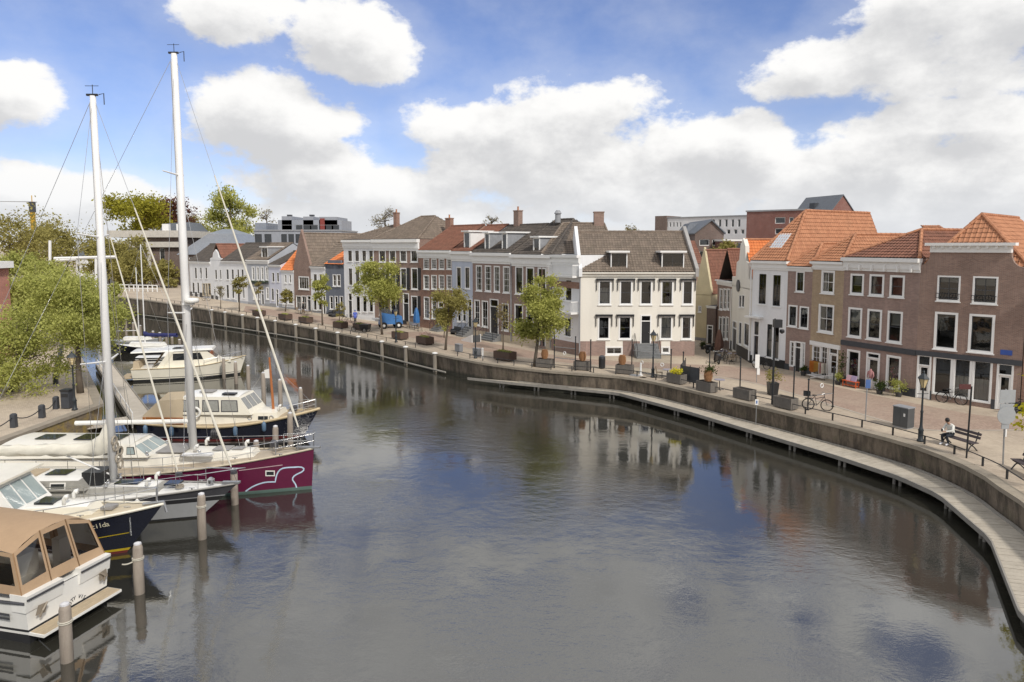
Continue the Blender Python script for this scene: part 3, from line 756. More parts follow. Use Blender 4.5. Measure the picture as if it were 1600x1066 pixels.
            MB().box(.02, .12, h - .2, W - .02, D, h - .05).build('roof', LEAD, root)
    return F
def W4(xs, y0, y1, **o): return [((a, y0, b, y1), dict(o)) for a, b in xs]
Z3, Z4, Z5, Z6, Z7, Z8 = (280, 300, 4.846), (520, 320, 4.846), (720, 320, 4.443), (980, 300, 3.552), (1160, 300, 3.331), (1380, 320, 2.423)
BP = [(297, 462), (330.5, 467), (348, 469.5), (388, 475), (422, 479), (441, 481.5), (460.5, 484), (487, 488), (510, 491), (539, 495.5), (586, 502), (656, 511.5), (707, 519.5), (739, 525.5), (800, 536.5), (862, 547), (905.5, 556), (1085, 556)]
P = [G(*p) for p in BP]
for p in P: LAND.append(p)
far = dict(p=(.34, .5))
# ---- the far row, from the bridge towards the white corner house
DK = dict(sash=DARKP, nx=1, ny=2, cas=.07)
house('town_house', 'white house with three upper windows and black plinth, next to the grey metal roof', P[0], P[1], (313, 409), WSTUCCO, Z3,
      W4([(118, 135), (158, 173), (198, 214)], 572, 658, **DK) + W4([(100, 118), (137, 153)], 685, 770, **DK) + W4([(176, 198), (201, 216), (219, 240)], 692, 785, nx=1, ny=2, frame=pm('beige_paint', (.55, .48, .36), .6)), 8,
      dict(t='gable', m=T_DARK, rise=3.0, **far), (.9, BLACKP), (.35, .25))
house('town_house', 'narrow white house with small curved gable and two upper windows', P[1], P[2], (339, 406.5), WSTUCCO, Z3,
      W4([(272, 288), (308, 327)], 588, 662, **DK) + W4([(292, 330)], 720, 790, nx=3, ny=2) + [((262, 278, 730, 810)[:1] + (730, 278, 812), dict(k='door'))], 8,
      dict(t='front', m=T_RED, rise=2.6, **far), (.7, BLACKP), None,
      shape=lambda F, h: [(0, h - .1), (F.w, h - .1), (F.w, h + .25), (F.w * .78, h + .45), (F.w * .70, h + 1.2), (F.w * .5, h + 1.75), (F.w * .3, h + 1.2), (F.w * .22, h + .45), (0, h + .25)])
house('town_house', 'wide white house with four upper windows and a grey roof dormer', P[2], P[3], (368, 408.5), WSTUCCO, Z3,
      W4([(358, 377), (397, 415), (440, 456), (472, 490)], 585, 665, **DK) + W4([(358, 378), (400, 417), (482, 496)], 702, 806, **DK) + [((438, 715, 456, 840), dict(k='door'))], 9,
      dict(t='gable', m=T_DARK, rise=2.9, **far), (.4, GREYST), (.3, .25))
fg = house('town_house', 'grey house with white window surrounds and flower boxes', P[3], P[4], (405, 406.5), GREYST, Z3,
      W4([(550, 573), (585, 608), (618, 641), (652, 674)], 565, 672, nx=2, ny=2, cas=.16) + W4([(560, 582), (590, 612), (658, 680)], 722, 815, nx=2, ny=2, cas=.14) + [((622, 745, 644, 845), dict(k='door'))], 9,
      dict(t='gable', m=T_BROWN, rise=2.6, **far), (.4, LEAD), (.5, .3))
house('town_house', 'pale lilac house with two upper windows beside the grey one', P[4], P[5], (431, 414), pm('pale_lilac', (.60, .62, .72), .8, .1, 1), Z3,
      W4([(704, 722), (740, 757)], 610, 682, **DK) + W4([(700, 718)], 730, 822, **DK) + [((734, 735, 754, 862), dict(k='door'))], 9, dict(t='gable', m=T_DARK, rise=2.0, **far), (.6, LEAD), (.3, .25))
house('town_house', 'small white house with two upper windows under a bright orange roof', P[5], P[6], (451, 423), WSTUCCO, Z3,
      W4([(797, 815), (832, 850)], 625, 692, nx=1, ny=2) + W4([(785, 812), (822, 862)], 745, 850, nx=1, ny=2), 9, dict(t='gable', m=T_NEWOR, rise=4.6, rm=T_NEWOR, **far), (.3, LEAD), (.25, .2))
house('town_house', 'brown brick house with pointed gable, white coping and wide upper window', P[6], P[7], (474, 422), B_BROWN, Z3,
      W4([(905, 984)], 640, 740, nx=4, ny=1, cas=.14) + W4([(886, 925), (928, 965)], 785, 895, nx=2, ny=2, cas=.12) + [((970, 785, 1000, 905), dict(k='door', leaf=DARKP))], 14,
      dict(t='front', m=T_BROWN, rise=5.3, ov=.1, **far), (.3, DARKP), None,
      shape=lambda F, h: [(0, h - .05), (F.w, h - .05), (F.w, h + .5), (F.w * .5, h + 5.9), (0, h + .5)])
house('town_house', 'white rendered house half hidden behind the quay tree', P[7], P[8], (498, 417), WSTUCCO, Z3,
      W4([(1018, 1045), (1062, 1088)], 620, 720, **DK) + W4([(1018, 1042), (1055, 1078)], 800, 895, **DK) + [((1088, 790, 1112, 925), dict(k='door'))], 10, dict(t='gable', m=T_BROWN, rise=3.4, **far), (.4, LEAD), (.3, .25))
house('town_house', 'blue-grey painted house with curved parapet and paired white windows', P[8], P[9], (524, 413.5), GREYBLUE, Z3,
      W4([(1163, 1190), (1194, 1222)], 624, 716, nx=1, ny=2) + W4([(1140, 1166), (1178, 1202), (1216, 1242)], 788, 890, nx=1, ny=2), 10, dict(t='gable', m=T_NEWOR, rise=2.8, rm=T_NEWOR, **far), (.3, DARKP), None,
      shape=lambda F, h: [(0, h - .6), (F.w, h - .6), (F.w, h - .3), (F.w * .9, h - .1), (F.w * .84, h + .6), (F.w * .16, h + .6), (F.w * .10, h - .1), (0, h - .3)])
SH = dict(sash=DARKP, nx=2, ny=2)
f1 = house('town_house', 'tall white three-storey house with slim dark windows', P[9], P[10], (563, 375), WSTUCCO, Z4,
      W4([(115, 147), (168, 200), (222, 254), (274, 306)], 345, 430, nx=1, ny=2, sash=DARKP, cas=.06) + W4([(120, 150), (172, 203), (226, 257), (277, 308)], 480, 610, nx=1, ny=3, sash=DARKP, cas=.06)
      + W4([(178, 208), (228, 258), (277, 306)], 690, 812, nx=1, ny=3, sash=DARKP, cas=.06) + [((117, 668, 149, 855), dict(k='door', tr=.3))], 11,
      dict(t='hip', m=T_BROWN, rise=2.0, il=4.0, ir=1.0), (.5, WSTUCCO), (.9, .4))
f2_ = house('town_house', 'tall brown brick house with black shutters on the middle windows', P[10], P[11], (620, 374), B_BROWN, Z4,
      W4([(350, 402), (427, 479), (508, 561), (590, 644)], 343, 436, nx=2, ny=2, sash=DARKP, cas=.15) + W4([(352, 402), (430, 481), (512, 561), (594, 646)], 478, 642, nx=2, ny=4, sash=DARKP, cas=.14, shut='r')
      + W4([(352, 398), (436, 482), (594, 644)], 690, 838, nx=2, ny=4, sash=DARKP, cas=.14, shut='r') + [((532, 670, 578, 880), dict(k='door', tr=.33))], 11,
      dict(t='hip', m=T_BROWN, rise=3.0, il=3.2, ir=2.6), (.6, LEAD), (1.15, .45))
MP = dict(nx=3, ny=4, cas=.10)
f3_ = house('town_house', 'red brick house with rows of small white multi-pane windows', P[11], P[12], (682, 391.5), B_RED, Z4,
      W4([(687, 730), (746, 787), (803, 845), (862, 906)], 408, 490, **MP) + W4([(687, 730), (746, 788), (803, 845), (862, 904)], 532, 642, **MP)
      + W4([(690, 732), (748, 790), (868, 900)], 697, 865, **dict(MP, ny=5)) + [((798, 735, 842, 915), dict(k='door', step=.7))], 10,
      dict(t='gable', m=T_RED, rise=3.0), None, (.75, .4))
f4_ = house('town_house', 'narrow lilac blue house with two tall arched windows and stoop', P[12], P[13], (723, 393), LILAC, Z4,
      W4([(938, 974), (1001, 1038)], 470, 638, nx=1, ny=3, sash=DARKP, cas=.12) + W4([(943, 972), (981, 1010)], 730, 888, nx=1, ny=3, cas=.1) + [((1022, 712, 1054, 945), dict(k='door', step=1.0))], 10,
      dict(t='gable', m=T_RED, rise=3.0), (.5, LILAC), (.9, .4))
f5_ = house('town_house', 'brown brick house with four tall white windows beside the lilac one', P[13], P[14], (770, 395), B_PURP, Z5,
      W4([(106, 148)], 420, 600, nx=3, ny=4, cas=.12) + W4([(168, 211)], 422, 604, nx=3, ny=4, cas=.12) + W4([(230, 272)], 425, 608, nx=3, ny=4, cas=.12) + W4([(294, 340)], 427, 614, nx=3, ny=4, cas=.12)
      + W4([(94, 133)], 660, 838, nx=2, ny=4, cas=.12) + W4([(146, 190)], 666, 850, nx=2, ny=3, cas=.12) + W4([(286, 333)], 685, 876, nx=2, ny=3, cas=.12) + [((202, 655, 262, 905), dict(k='door', step=.75, tr=.22))], 10,
      dict(t='gable', m=T_DARK, rise=3.0), (.75, pm('sandstone', (.55, .47, .36), .8)), (.95, .4))
f6_ = house('town_house', 'brown brick house with three wide plain windows behind the big tree', P[14], P[15], (832, 398), B_PURP, Z5,
      W4([(378, 434)], 428, 622, nx=1, ny=2, sash=DARKP, cas=.15) + W4([(453, 510)], 432, 630, nx=1, ny=2, sash=DARKP, cas=.15) + W4([(534, 594)], 436, 636, nx=1, ny=2, sash=DARKP, cas=.15)
      + W4([(373, 433)], 690, 888, nx=1, ny=2, sash=DARKP, cas=.15) + W4([(453, 506)], 700, 900, nx=1, ny=2, sash=DARKP, cas=.15) + [((545, 720, 590, 975), dict(k='door', frame=WHITE))], 12,
      dict(t='hip', m=T_DARK, rise=3.6, il=.2, ir=3.2), (.8, pm('sandstone', (.55, .47, .36), .8)), (.95, .4))
f7_ = house('corner_annex', 'white annex with two railed balconies beside the corner house', P[15], P[16] + Vector((-.05, .05, 0)), (884, 398.5), WSTUCCO, Z5,
      W4([(722, 768)], 785, 918, nx=1, ny=1, sash=DARKP, cas=.08) + [((728, 520, 772, 668), dict(k='win', nx=1, ny=2, sash=DARKP, cas=.07))], 3.5,
      dict(t='flat'), (1.15, B_PURP), (.7, .4), band=[(6.15, 6.75, B_RED)])
AW = dict(nx=1, ny=2, sash=DARKP, cas=.13, awn=True)
zw = (0, 0, 1)
f8_ = house('corner_house', 'large cream corner house with tiled roof, black window awnings and brick basement', P[16], P[17], (1000, 425.5), STUCCO, zw,
      W4([(935, 955), (968, 988), (1000, 1019), (1032.5, 1052), (1066, 1083)], 438, 476.5, **AW) + W4([(934, 953), (966.5, 986.5)], 494, 530.5, **AW) + W4([(1031, 1050.5), (1064.5, 1080.5)], 494, 530.5, **AW)
      + [((1000.5, 492, 1017.5, 541), dict(k='door', step=1.15, tr=.22))] + W4([(946, 973)], 541.5, 555, nx=2, ny=1, cas=.12) + W4([(1033, 1047)], 541.5, 553, nx=1, ny=1, cas=.12), 9.5,
      dict(t='gable', m=T_BROWN, rise=3.7, ov=.2, p=(.26, .36)), (1.35, B_PURP), (.35, .3), STUCCO)
# parapets on the two gables, dormers, stairs, balconies, chimneys
def parapet(F, x, D, rise, m, th=.3):
    h = F.h; y = D / 2
    MB().prism([(x, -.35, h - .4), (x, D + .3, h - .4), (x, D + .3, h + .35), (x, y, h + rise + .6), (x, -.35, h + .35)], (th, 0, 0)).build('parapet', m, F.root)
parapet(f8_, -.15, 9.5, 3.7, WSTUCCO); parapet(f8_, f8_.w - .15, 9.5, 3.7, pm('grey_lead', (.36, .35, .34), .7))
def dorm(F, Z, r, D, rise, nx=2, **k):
    (a, z1), (c, z0) = F.uz(Z[0] + r[0] / Z[2], Z[1] + r[1] / Z[2]), F.uz(Z[0] + r[2] / Z[2], Z[1] + r[3] / Z[2])
    a2, c2 = sorted((a, c)); s = rise / (D / 2); z0 = max(z0, F.h + .3); yf = (z0 - F.h) / s - .05
    # the front stands back on the roof slope: shift for the viewpoint
    kx = 1 + yf / max(F.o.length, 1); z0, z1 = z0 + (F.z0 + z0 - CAM_H) * (kx - 1), z1 + (F.z0 + z1 - CAM_H) * (kx - 1)
    yf = max(.2, (z0 - F.h) / s - .05)
    z1 += .42
    dormer(F.root, a2, z0, c2, z1, yf, min(D / 2, (z1 - F.h) / s + .3), nx, 1, **k)
dorm(f8_, zw, (955, 402, 981, 421), 9.5, 3.7, 2, sash=DARKP, mat=DARKP); dorm(f8_, zw, (1035, 402, 1070, 421), 9.5, 3.7, 2, sash=DARKP, mat=DARKP)
dorm(f4_, Z4, (968, 235, 1012, 345), 10, 3.0, 1, mat=WHITE)
dorm(f5_, Z5, (143, 225, 175, 320), 10, 3.0, 1); dorm(f5_, Z5, (262, 225, 296, 320), 10, 3.0, 1)
dorm(f6_, Z5, (478, 258, 522, 325), 12, 3.6, 1); dorm(fg, Z3, (600, 440, 650, 500), 9, 2.6, 2)
chimney(f1.root, f1.w - .6, 4.5, f1.h, f1.h + 3.6, .6, .6); chimney(f2_.root, f2_.w + .4, 5, f2_.h - .5, f2_.h + 2.6, .9, .6)
chimney(f5_.root, 1.8, 5, f5_.h + 2.2, f5_.h + 4.6, .9, .6, B_BROWN); yr = 67.6; fr_ = house('rear_house', 'tall hipped brown tile roof rising behind the white annex', Vector((atY(846, 420, yr).x, yr, 1.7)), Vector((atY(962, 420, yr).x, yr, 1.7)), (900, 397), B_PURP, zw, [], 9, dict(t='hip', m=T_BROWN, rise=3.05, il=2.4, ir=.6, rm=T_BROWN), None, (.5, .3))
chimney(fr_.root, ucen(fr_, 944, 380), 4.5, fr_.h + 2.2, fr_.h + 4.2, 1.0, .8, B_BROWN, 0)
MB().lathe([(.3, 0), (.3, .9), (.42, .95), (.2, 1.3)], 10, (f6_.w * .25, 5, f6_.h + 3.3)).build('roof_vent', LEAD, f6_.root)
def balcony(F, u0, u1, z, out=1.0):
    o = MB().box(u0, -out, z - .18, u1, -.002, z).build('balcony', WHITE, F.root)
    r = MB(); r.box(u0, -out, z + .92, u1, -out + .06, z + 1.0); r.box(u0, -out + .06, z + .92, u0 + .06, -.002, z + 1.0); r.box(u1 - .06, -out + .06, z + .92, u1, -.002, z + 1.0); r.box(u0 + .06, -out + .01, z + .12, u1 - .06, -out + .05, z + .17)
    r.build('rail', WHITE, o)
    n = int((u1 - u0) / .16)
    b = MB()
    for i in range(n + 1):
        u = u0 + .03 + (u1 - u0 - .06) * i / n; b.box(u - .02, -out + .015, z + .001, u + .02, -out + .045, z + .92)
    for i in range(1, 6):
        for u in (u0 + .01, u1 - .05): b.box(u, -out + out * i / 6, z + .001, u + .04, -out + out * i / 6 + .04, z + .92)
    b.build('balusters', WHITE, o)
balcony(f7_, .1, f7_.w - .05, f7_.uz(884, 430)[1], .8); balcony(f7_, 1.4, f7_.w - .1, f7_.uz(895, 487)[1], .9)
def stoop(F, u, z, w=1.5, n=5, rail=True, m=None):
    m = m or pm('bluestone', (.20, .205, .21), .7)
    o = None
    st = MB()
    for i in range(n):
        st.box(u - w / 2, -(n - i) * .28 - .02, .005 if i == 0 else z * i / n + .002, u + w / 2, -.035, z * (i + 1) / n)
    o = st.build('stoop', m, F.root)
    if rail:
        for s in (-1, 1):
            x = u + s * (w / 2 - .06); q = MB(); y1 = -n * .28
            q.tube([(x, y1, .02), (x, y1, .95), (x, -.15, z + .95), (x, -.15, z)], .025, 6); q.tube([(x, y1 / 2, z * .5), (x, y1 / 2, z / 2 + .95)], .02, 5); q.build('handrail', IRON, o)
stoop(f8_, ucen(f8_, 1009, 520), 1.15, 2.2, 6); stoop(f3_, ucen(f3_, 689, 500), .7, 1.6, 4); stoop(f4_, ucen(f4_, 734, 505), 1.0, 1.5, 5); stoop(f5_, ucen(f5_, 772, 520), .75, 2.6, 4)
MB().tube([(f8_.w * 0 - .02, -.12, .2), (-.02, -.12, f8_.h - .3)], .06, 8).build('downpipe', LEAD, f8_.root)
MB().tube([(f6_.w - .1, -.1, .2), (f6_.w - .1, -.1, f6_.h - .5)], .06, 8).build('downpipe', LEAD, f6_.root)
MB().tube([(f5_.w - .05, -.1, .2), (f5_.w - .05, -.1, f5_.h - .5)], .06, 8).build('downpipe', LEAD, f5_.root)
# flower boxes of the grey house
for x in (562, 597, 630, 664):
    u, z = fg.uz(Z3[0] + x / Z3[2], Z3[1] + 688 / Z3[2]); o = MB().box(u - .5, -.3, z - .15, u + .5, -.06, z + .1).build('flower_box', DARKP, fg.root)
    lf = MB()
    for _ in range(90):
        c = Vector((u + rnd.uniform(-.55, .55), -.2 + rnd.uniform(-.18, .1), z + .1 + rnd.uniform(-.15, .25))); d = Vector((rnd.uniform(-1, 1), rnd.uniform(-1, 1), rnd.uniform(-1, 1))).normalized() * .1; e = d.orthogonal().normalized() * .08
        lf.poly(c - d, c + e, c + d)
    lf.build('foliage', pm('dark_leaf', (.05, .08, .035), .8), o)
# ---- the right-hand row
RB = [(1119, 538), (1141, 548), (1172, 567), (1226, 577), (1264, 585), (1312, 597), (1428, 621), (1592, 645.5)]
Q = [G(*p) for p in RB]
dirv = (Q[7] - Q[6]).normalized()
ZA = (1080, 380, 5.33)
g0 = house('alley_house', 'brown brick alley house with white mullioned windows', Q[0], Q[1], (1130, 438), B_BROWN, ZA,
      W4([(236, 262), (268, 294), (298, 322)], 378, 556, nx=1, ny=3, cas=.1) + W4([(230, 256), (258, 284), (288, 312)], 612, 805, nx=1, ny=3, cas=.1), 8, dict(t='front', m=T_RED, rise=3.0), (.7, B_DARK), (.4, .3), group='alley houses')
g1 = house('alley_house', 'cream stepped-gable house with small round dark sign', Q[1], Q[2], (1157, 448), STUCCO, ZA,
      W4([(400, 418), (424, 444)], 432, 535, nx=1, ny=2, sash=DARKP, cas=.05) + W4([(442, 484)], 665, 860, nx=1, ny=2, sash=DARKP) + W4([(398, 420)], 655, 845, nx=1, ny=2, sash=DARKP) + [((342, 645, 380, 850), dict(k='door'))], 9,
      dict(t='front', m=T_NEWOR, rise=4.2, rm=T_ORANGE), (1.0, BLACKP), None,
      shape=lambda F, h: [(0, h - .1), (F.w, h - .1), (F.w, h + .8), (F.w * .82, h + .8), (F.w * .78, h + 2.2), (F.w * .66, h + 2.4), (F.w * .62, h + 3.7), (F.w * .5, h + 4.4), (F.w * .38, h + 3.7), (F.w * .34, h + 2.4), (F.w * .22, h + 2.2), (F.w * .18, h + .8), (0, h + .8)], group='alley houses')
u, z = g1.uz(1080 + 396 / 5.33, 380 + 355 / 5.33); MB().lathe([(.55, 0), (.55, .06)], 20).build('round_sign', DARKP, g1.root).matrix_local = __import__('mathutils').Matrix.Translation((u, -.04, z)) @ __import__('mathutils').Matrix.Rotation(R(90), 4, 'X')
g2 = house('town_house', 'white house with two tall upper windows and a steep skylit roof', Q[2], Q[3], (1203, 408), WSTUCCO, Z7,
      W4([(84, 126)], 424, 586, nx=2, ny=3, sash=DARKP, cas=.05) + W4([(157, 201)], 430, 597, nx=2, ny=3, sash=DARKP, cas=.05) + W4([(125, 157)], 685, 862, nx=1, ny=2, sash=DARKP, cur='net', cas=.06) + W4([(163, 193)], 690, 872, nx=1, ny=2, sash=DARKP, cur='net', cas=.06)
      + [((55, 668, 89, 885), dict(k='door', tr=.36, gl=True, leaf=DARKP))], 13, dict(t='front', m=T_ORANGE, rise=4.2, rx=.5, hipf=4.2, ol=.1, rm=T_ORANGE), (.7, BLACKP), (.6, .3), group='house fronts on the right bank')
u, z = g2.uz(1160 + 70 / 3.331, 300 + 655 / 3.331); MB().box(u - .8, -.5, z, u + .8, .01, z + .14).build('door_hood', WHITE, g2.root)
g3 = house('town_house', 'narrow brown brick house with white side-lit door between white and tan houses', Q[3], Q[4], (1250, 417), B_PURP, Z7,
      W4([(279, 323)], 414, 521, nx=2, ny=2, sash=DARKP, cas=.10) + W4([(239, 286)], 589, 702, nx=2, ny=2, sash=DARKP, cas=.12) + W4([(297, 346)], 596, 712, nx=2, ny=2, sash=DARKP, cas=.12)
      + W4([(246, 270)], 776, 910, nx=1, ny=5, sill=False, cur='none') + W4([(308, 326)], 782, 918, nx=1, ny=5, sill=False, cur='none') + [((270, 778, 307, 945), dict(k='door', tr=.2))], 9,
      dict(t='front', m=T_ORANGE, rise=1.8, rx=.5, hipf=2.3, rm=T_ORANGE), (.5, DARKP), (.3, .25), group='house fronts on the right bank')
g4 = house('town_house', 'narrow tan brick house with white multi-pane shopfront', Q[4], Q[5], (1292, 409), B_TAN, Z7,
      W4([(411, 480)], 409, 530, nx=2, ny=2, cas=.13) + W4([(396, 476)], 586, 734, nx=2, ny=2, cas=.13) + W4([(362, 405), (406, 444)], 797, 965, nx=2, ny=5, sill=False, cur='none', cas=.09) + [((447, 808, 497, 988), dict(k='door', gl=True, leaf=TRIM, tr=.2, panes=3))], 9,
      dict(t='front', m=T_ORANGE, rise=2.0, rx=.5, hipf=2.4, rm=T_ORANGE), (.4, DARKP), (.5, .3), group='house fronts on the right bank')
(u0, z0), (u1, _) = g4.uz(1160 + 355 / 3.331, 300 + 787 / 3.331), g4.uz(1160 + 503 / 3.331, 300 + 790 / 3.331)
MB().box(.05, -.10, z0 - .1, g4.w - .05, .01, z0 + .22).build('shop_fascia', TRIM, g4.root)
g5 = house('shop_house', 'brown brick shop house with six upper windows and a dark fascia', Q[5], Q[6], (1365, 403), B_PURP, Z7,
      W4([(562, 633)], 426, 535, nx=1, ny=2, sash=DARKP, cas=.14) + W4([(661, 738)], 429, 542, nx=1, ny=2, sash=DARKP, cas=.14) + W4([(767, 845)], 434, 550, nx=1, ny=2, sash=DARKP, cas=.14)
      + W4([(550, 622)], 602, 757, nx=1, ny=2, sash=DARKP, cas=.14, cur='blind') + W4([(649, 725)], 611, 770, nx=1, ny=2, sash=DARKP, cas=.14, cur='blind') + W4([(754, 833)], 621, 786, nx=1, ny=2, sash=DARKP, cas=.14, cur='blind')
      + W4([(543, 612)], 822, 970, nx=1, ny=1, cas=.13, cur='none', sill=False) + W4([(747, 824)], 852, 1030, nx=1, ny=1, cas=.13, cur='none', sill=False) + [((643, 836, 714, 1030), dict(k='door', gl=True, leaf=TRIM, tr=.15))], 10,
      dict(t='front', m=T_RED, rise=1.9, rx=.66, hipf=2.8, rm=T_ORANGE), (.55, DARKP), (.75, .4), group='house fronts on the right bank')
(_, zf) = g5.uz(1365, 542); MB().box(0, -.09, zf - .18, g5.w, .01, zf + .18).build('shop_fascia', DARKP, g5.root)
n = 6
for i in range(n): MB().box(g5.w * (i + .5) / n - .06, -.33, g5.h - .9, g5.w * (i + .5) / n + .06, -.02, g5.h - .5).build('bracket', TRIM, g5.root)
g6 = house('shop_house', 'big brown brick house with scrolled parapet and wide shop window', Q[6], Q[7], (1515, 417), B_BROWN, Z8,
      W4([(204, 292)], 269, 366, nx=2, ny=2, sash=DARKP, cas=.10, cur='blind') + W4([(338, 434)], 272, 376, nx=2, ny=2, sash=DARKP, cas=.10, cur='blind') + W4([(193, 281)], 407, 549, nx=1, ny=1, sash=DARKP, cas=.14, cur='none') + W4([(323, 421)], 415, 561, nx=1, ny=1, sash=DARKP, cas=.14, cur='none')
      + W4([(187, 262)], 575, 722, nx=1, ny=1, cas=.1, sill=False, cur='none') + W4([(262, 334)], 580, 735, nx=1, ny=1, cas=.1, sill=False, cur='net') + W4([(334, 412)], 588, 750, nx=1, ny=1, cas=.1, sill=False, cur='net')
      + [((126, 568, 180, 740), dict(k='door', gl=True, leaf=TRIM, tr=.24)), ((427, 600, 491, 778), dict(k='door', gl=True, leaf=TRIM, tr=.25))], 12,
      dict(t='front', m=T_ORANGE, rise=3.3, rx=.42, hipf=3.2, ov=-.34, ol=-.1, rm=T_ORANGE, p=(.3, .38)), (.6, DARKP), None, group='house fronts on the right bank',
      shape=None)
(_, zf) = g6.uz(1510, 559); MB().box(0, -.10, zf - .16, g6.w, .01, zf + .16).build('shop_fascia', DARKP, g6.root)
# scrolled parapet wall with white cornice
def up(px, py): return g6.uz(px, py)
ua, ub = up(1454, 390)[0], up(1581, 390)[0]; zc0, zc1 = up(1515, 396)[1], up(1515, 381)[1]
h6 = g6.h; zs = up(1440, 418)[1]
MB().box(ua, -.12, zc0 + .05, ub, .3, zc1 - .12).build('cornice', TRIM, g6.root); MB().box(ua - .25, -.35, zc1 - .12, ub + .25, .35, zc1 + .06).build('cornice_moulding', TRIM, g6.root)
sw_ = [(.55 * math.cos(R(a_)), 1 - math.sin(R(a_))) for a_ in range(0, 91, 15)]; hp = zc0 - h6
par = MB(); par.prism([(ua - .6, .001, h6 - .02), (ub + .6, .001, h6 - .02), (ub + .6, .001, h6 + .03)] + [(ub + .6 - .6 * math.sin(R(a_)), .001, h6 + .03 + (hp + .03) * (1 - math.cos(R(a_)))) for a_ in range(15, 91, 15)] + [(ua - .6 + .6 * math.sin(R(a_)), .001, h6 + .03 + (hp + .03) * (1 - math.cos(R(a_)))) for a_ in range(90, 14, -15)] + [(ua - .6, .001, h6 + .03)], (0, .3, 0)); par.build('parapet', B_BROWN, g6.root)
for i in range(9): u = ua + (ub - ua) * (i + .5) / 9; MB().box(u - .08, -.24, zc1 - .3, u + .08, -.12, zc1 - .12).build('bracket', TRIM, g6.root)
for (px0, py0, px1, py1) in ((1464, 453, 1499, 470), (1519, 457, 1556, 474)):
    (a, z1), (c, z0) = up(px0, py0 + 3), up(px1, py1); q = MB(); q.tube([(a, -.18, z0 + .42), (c, -.18, z0 + .42)], .02, 5); q.tube([(a, -.18, z0 + .15), (c, -.18, z0 + .15)], .02, 5)
    for i in range(9): u = a + (c - a) * i / 8; q.tube([(u, -.18, z0 + .12), (u, -.18, z0 + .44)], .012, 4)
    for u in (a, c): q.tube([(u, -.18, z0 + .42), (u, -.02, z0 + .42)], .02, 5)
    q.build('window_guard', IRON, g6.root)
(u0, z0), (u1, z1) = up(1563, 554), up(1582, 548); MB().box(u0, -.03, z0, u1, -.002, z1).build('street_name_plate', pm('blue_enamel', (.04, .09, .35), .3), g6.root)
def text(name, s, size, mat, parent, M, align='CENTER', ext=.004):
    c = bpy.data.curves.new(name, 'FONT'); c.body = s; c.size = size; c.align_x = align; c.align_y = 'CENTER'; c.extrude = ext; c.resolution_u = 2
    o = bpy.data.objects.new(name, c); COL.objects.link(o); c.materials.append(mat); o.parent = parent; o.matrix_local = M; return o
from mathutils import Matrix
RX = Matrix.Rotation(R(90), 4, 'X')
# big house extends behind with its own side wing at the picture edge
g7 = house('town_house', 'plain brick house cut off at the right picture edge beside the scrolled parapet', Q[7] + dirv * .05, Q[7] + dirv * 7, (1600, 470), B_RED, zw, [], 9, dict(t='gable', m=T_ORANGE, rise=3, rm=T_ORANGE), (.6, DARKP), (.4, .3), group='house fronts on the right bank')
# skylights
def skylight(F, u, y, z, w, h, slope, ang=0):
    M = Matrix.Translation((u, y, z)) @ Matrix.Rotation(ang, 4, 'Z') @ Matrix.Rotation(slope, 4, 'X')
    f = MB(); f.box(-w / 2, 0, .02, w / 2, h, .14); o = f.build('skylight', TRIM, F.root); o.matrix_local = M
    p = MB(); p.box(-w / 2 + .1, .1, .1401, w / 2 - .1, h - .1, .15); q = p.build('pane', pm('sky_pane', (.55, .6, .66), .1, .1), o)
sl2 = math.atan2(4.2, 4.2 + .15)
skylight(g2, g2.w * .42, 1.0, g2.h + 1.05 * 4.2 / 4.35, 1.3, 1.7, sl2)
skylight(g6, g6.w * .82, 3.4, g6.h + .02 + 3.3 * .18 / .58 - .35, 1.0, 1.3, math.atan2(3.3, g6.w * .58), R(90))
MB().tube([(-.1, -.08, .2), (-.1, -.08, g2.h - .4)], .06, 8).build('downpipe', WHITE, g2.root)
MB().tube([(.05, -.08, .2), (.05, -.08, g1.h - .4)], .05, 8).build('downpipe', WHITE, g1.root)
# wall behind the alley: yellow gable house, small white house
ya = atY(1102, 534, 80); yb = atY(1126, 534, 78)
pA, pB = Vector((atY(1098, 500, 76).x, 76, 1.7)), Vector((atY(1100, 500, 86).x + .6, 88, 1.7))
g8 = house('alley_house', 'yellow gabled house with red roof deep in the alley', Vector((atY(1085, 500, 74).x, 74.0, 1.7)), Vector((atY(1110, 500, 72.5).x, 72.5, 1.7)), (1098, 460), YELST, zw,
      W4([(1091, 1096)], 478, 488, nx=1, ny=2), 9, dict(t='front', m=T_RED, rise=4.6, ol=.1), (.3, LEAD), None, group='alley houses',
      shape=lambda F, h: [(0, h - .1), (F.w, h - .1), (F.w, h + .4), (F.w * .5, h + 5.0), (0, h + .4)])
dd = atz(1107, 530, 1.7)
g9 = house('alley_house', 'low brown brick lean-to with black door at the alley end', Vector((atY(1104, 500, 71).x, 71.0, 1.7)), Vector((atY(1118, 500, 70.2).x, 70.2, 1.7)), (1110, 478), B_DARK, zw,
      [((1104.5, 508, 1114, 537), dict(k='door', tr=.2))], 5, dict(t='flat'), None, (.2, .15), group='alley houses')
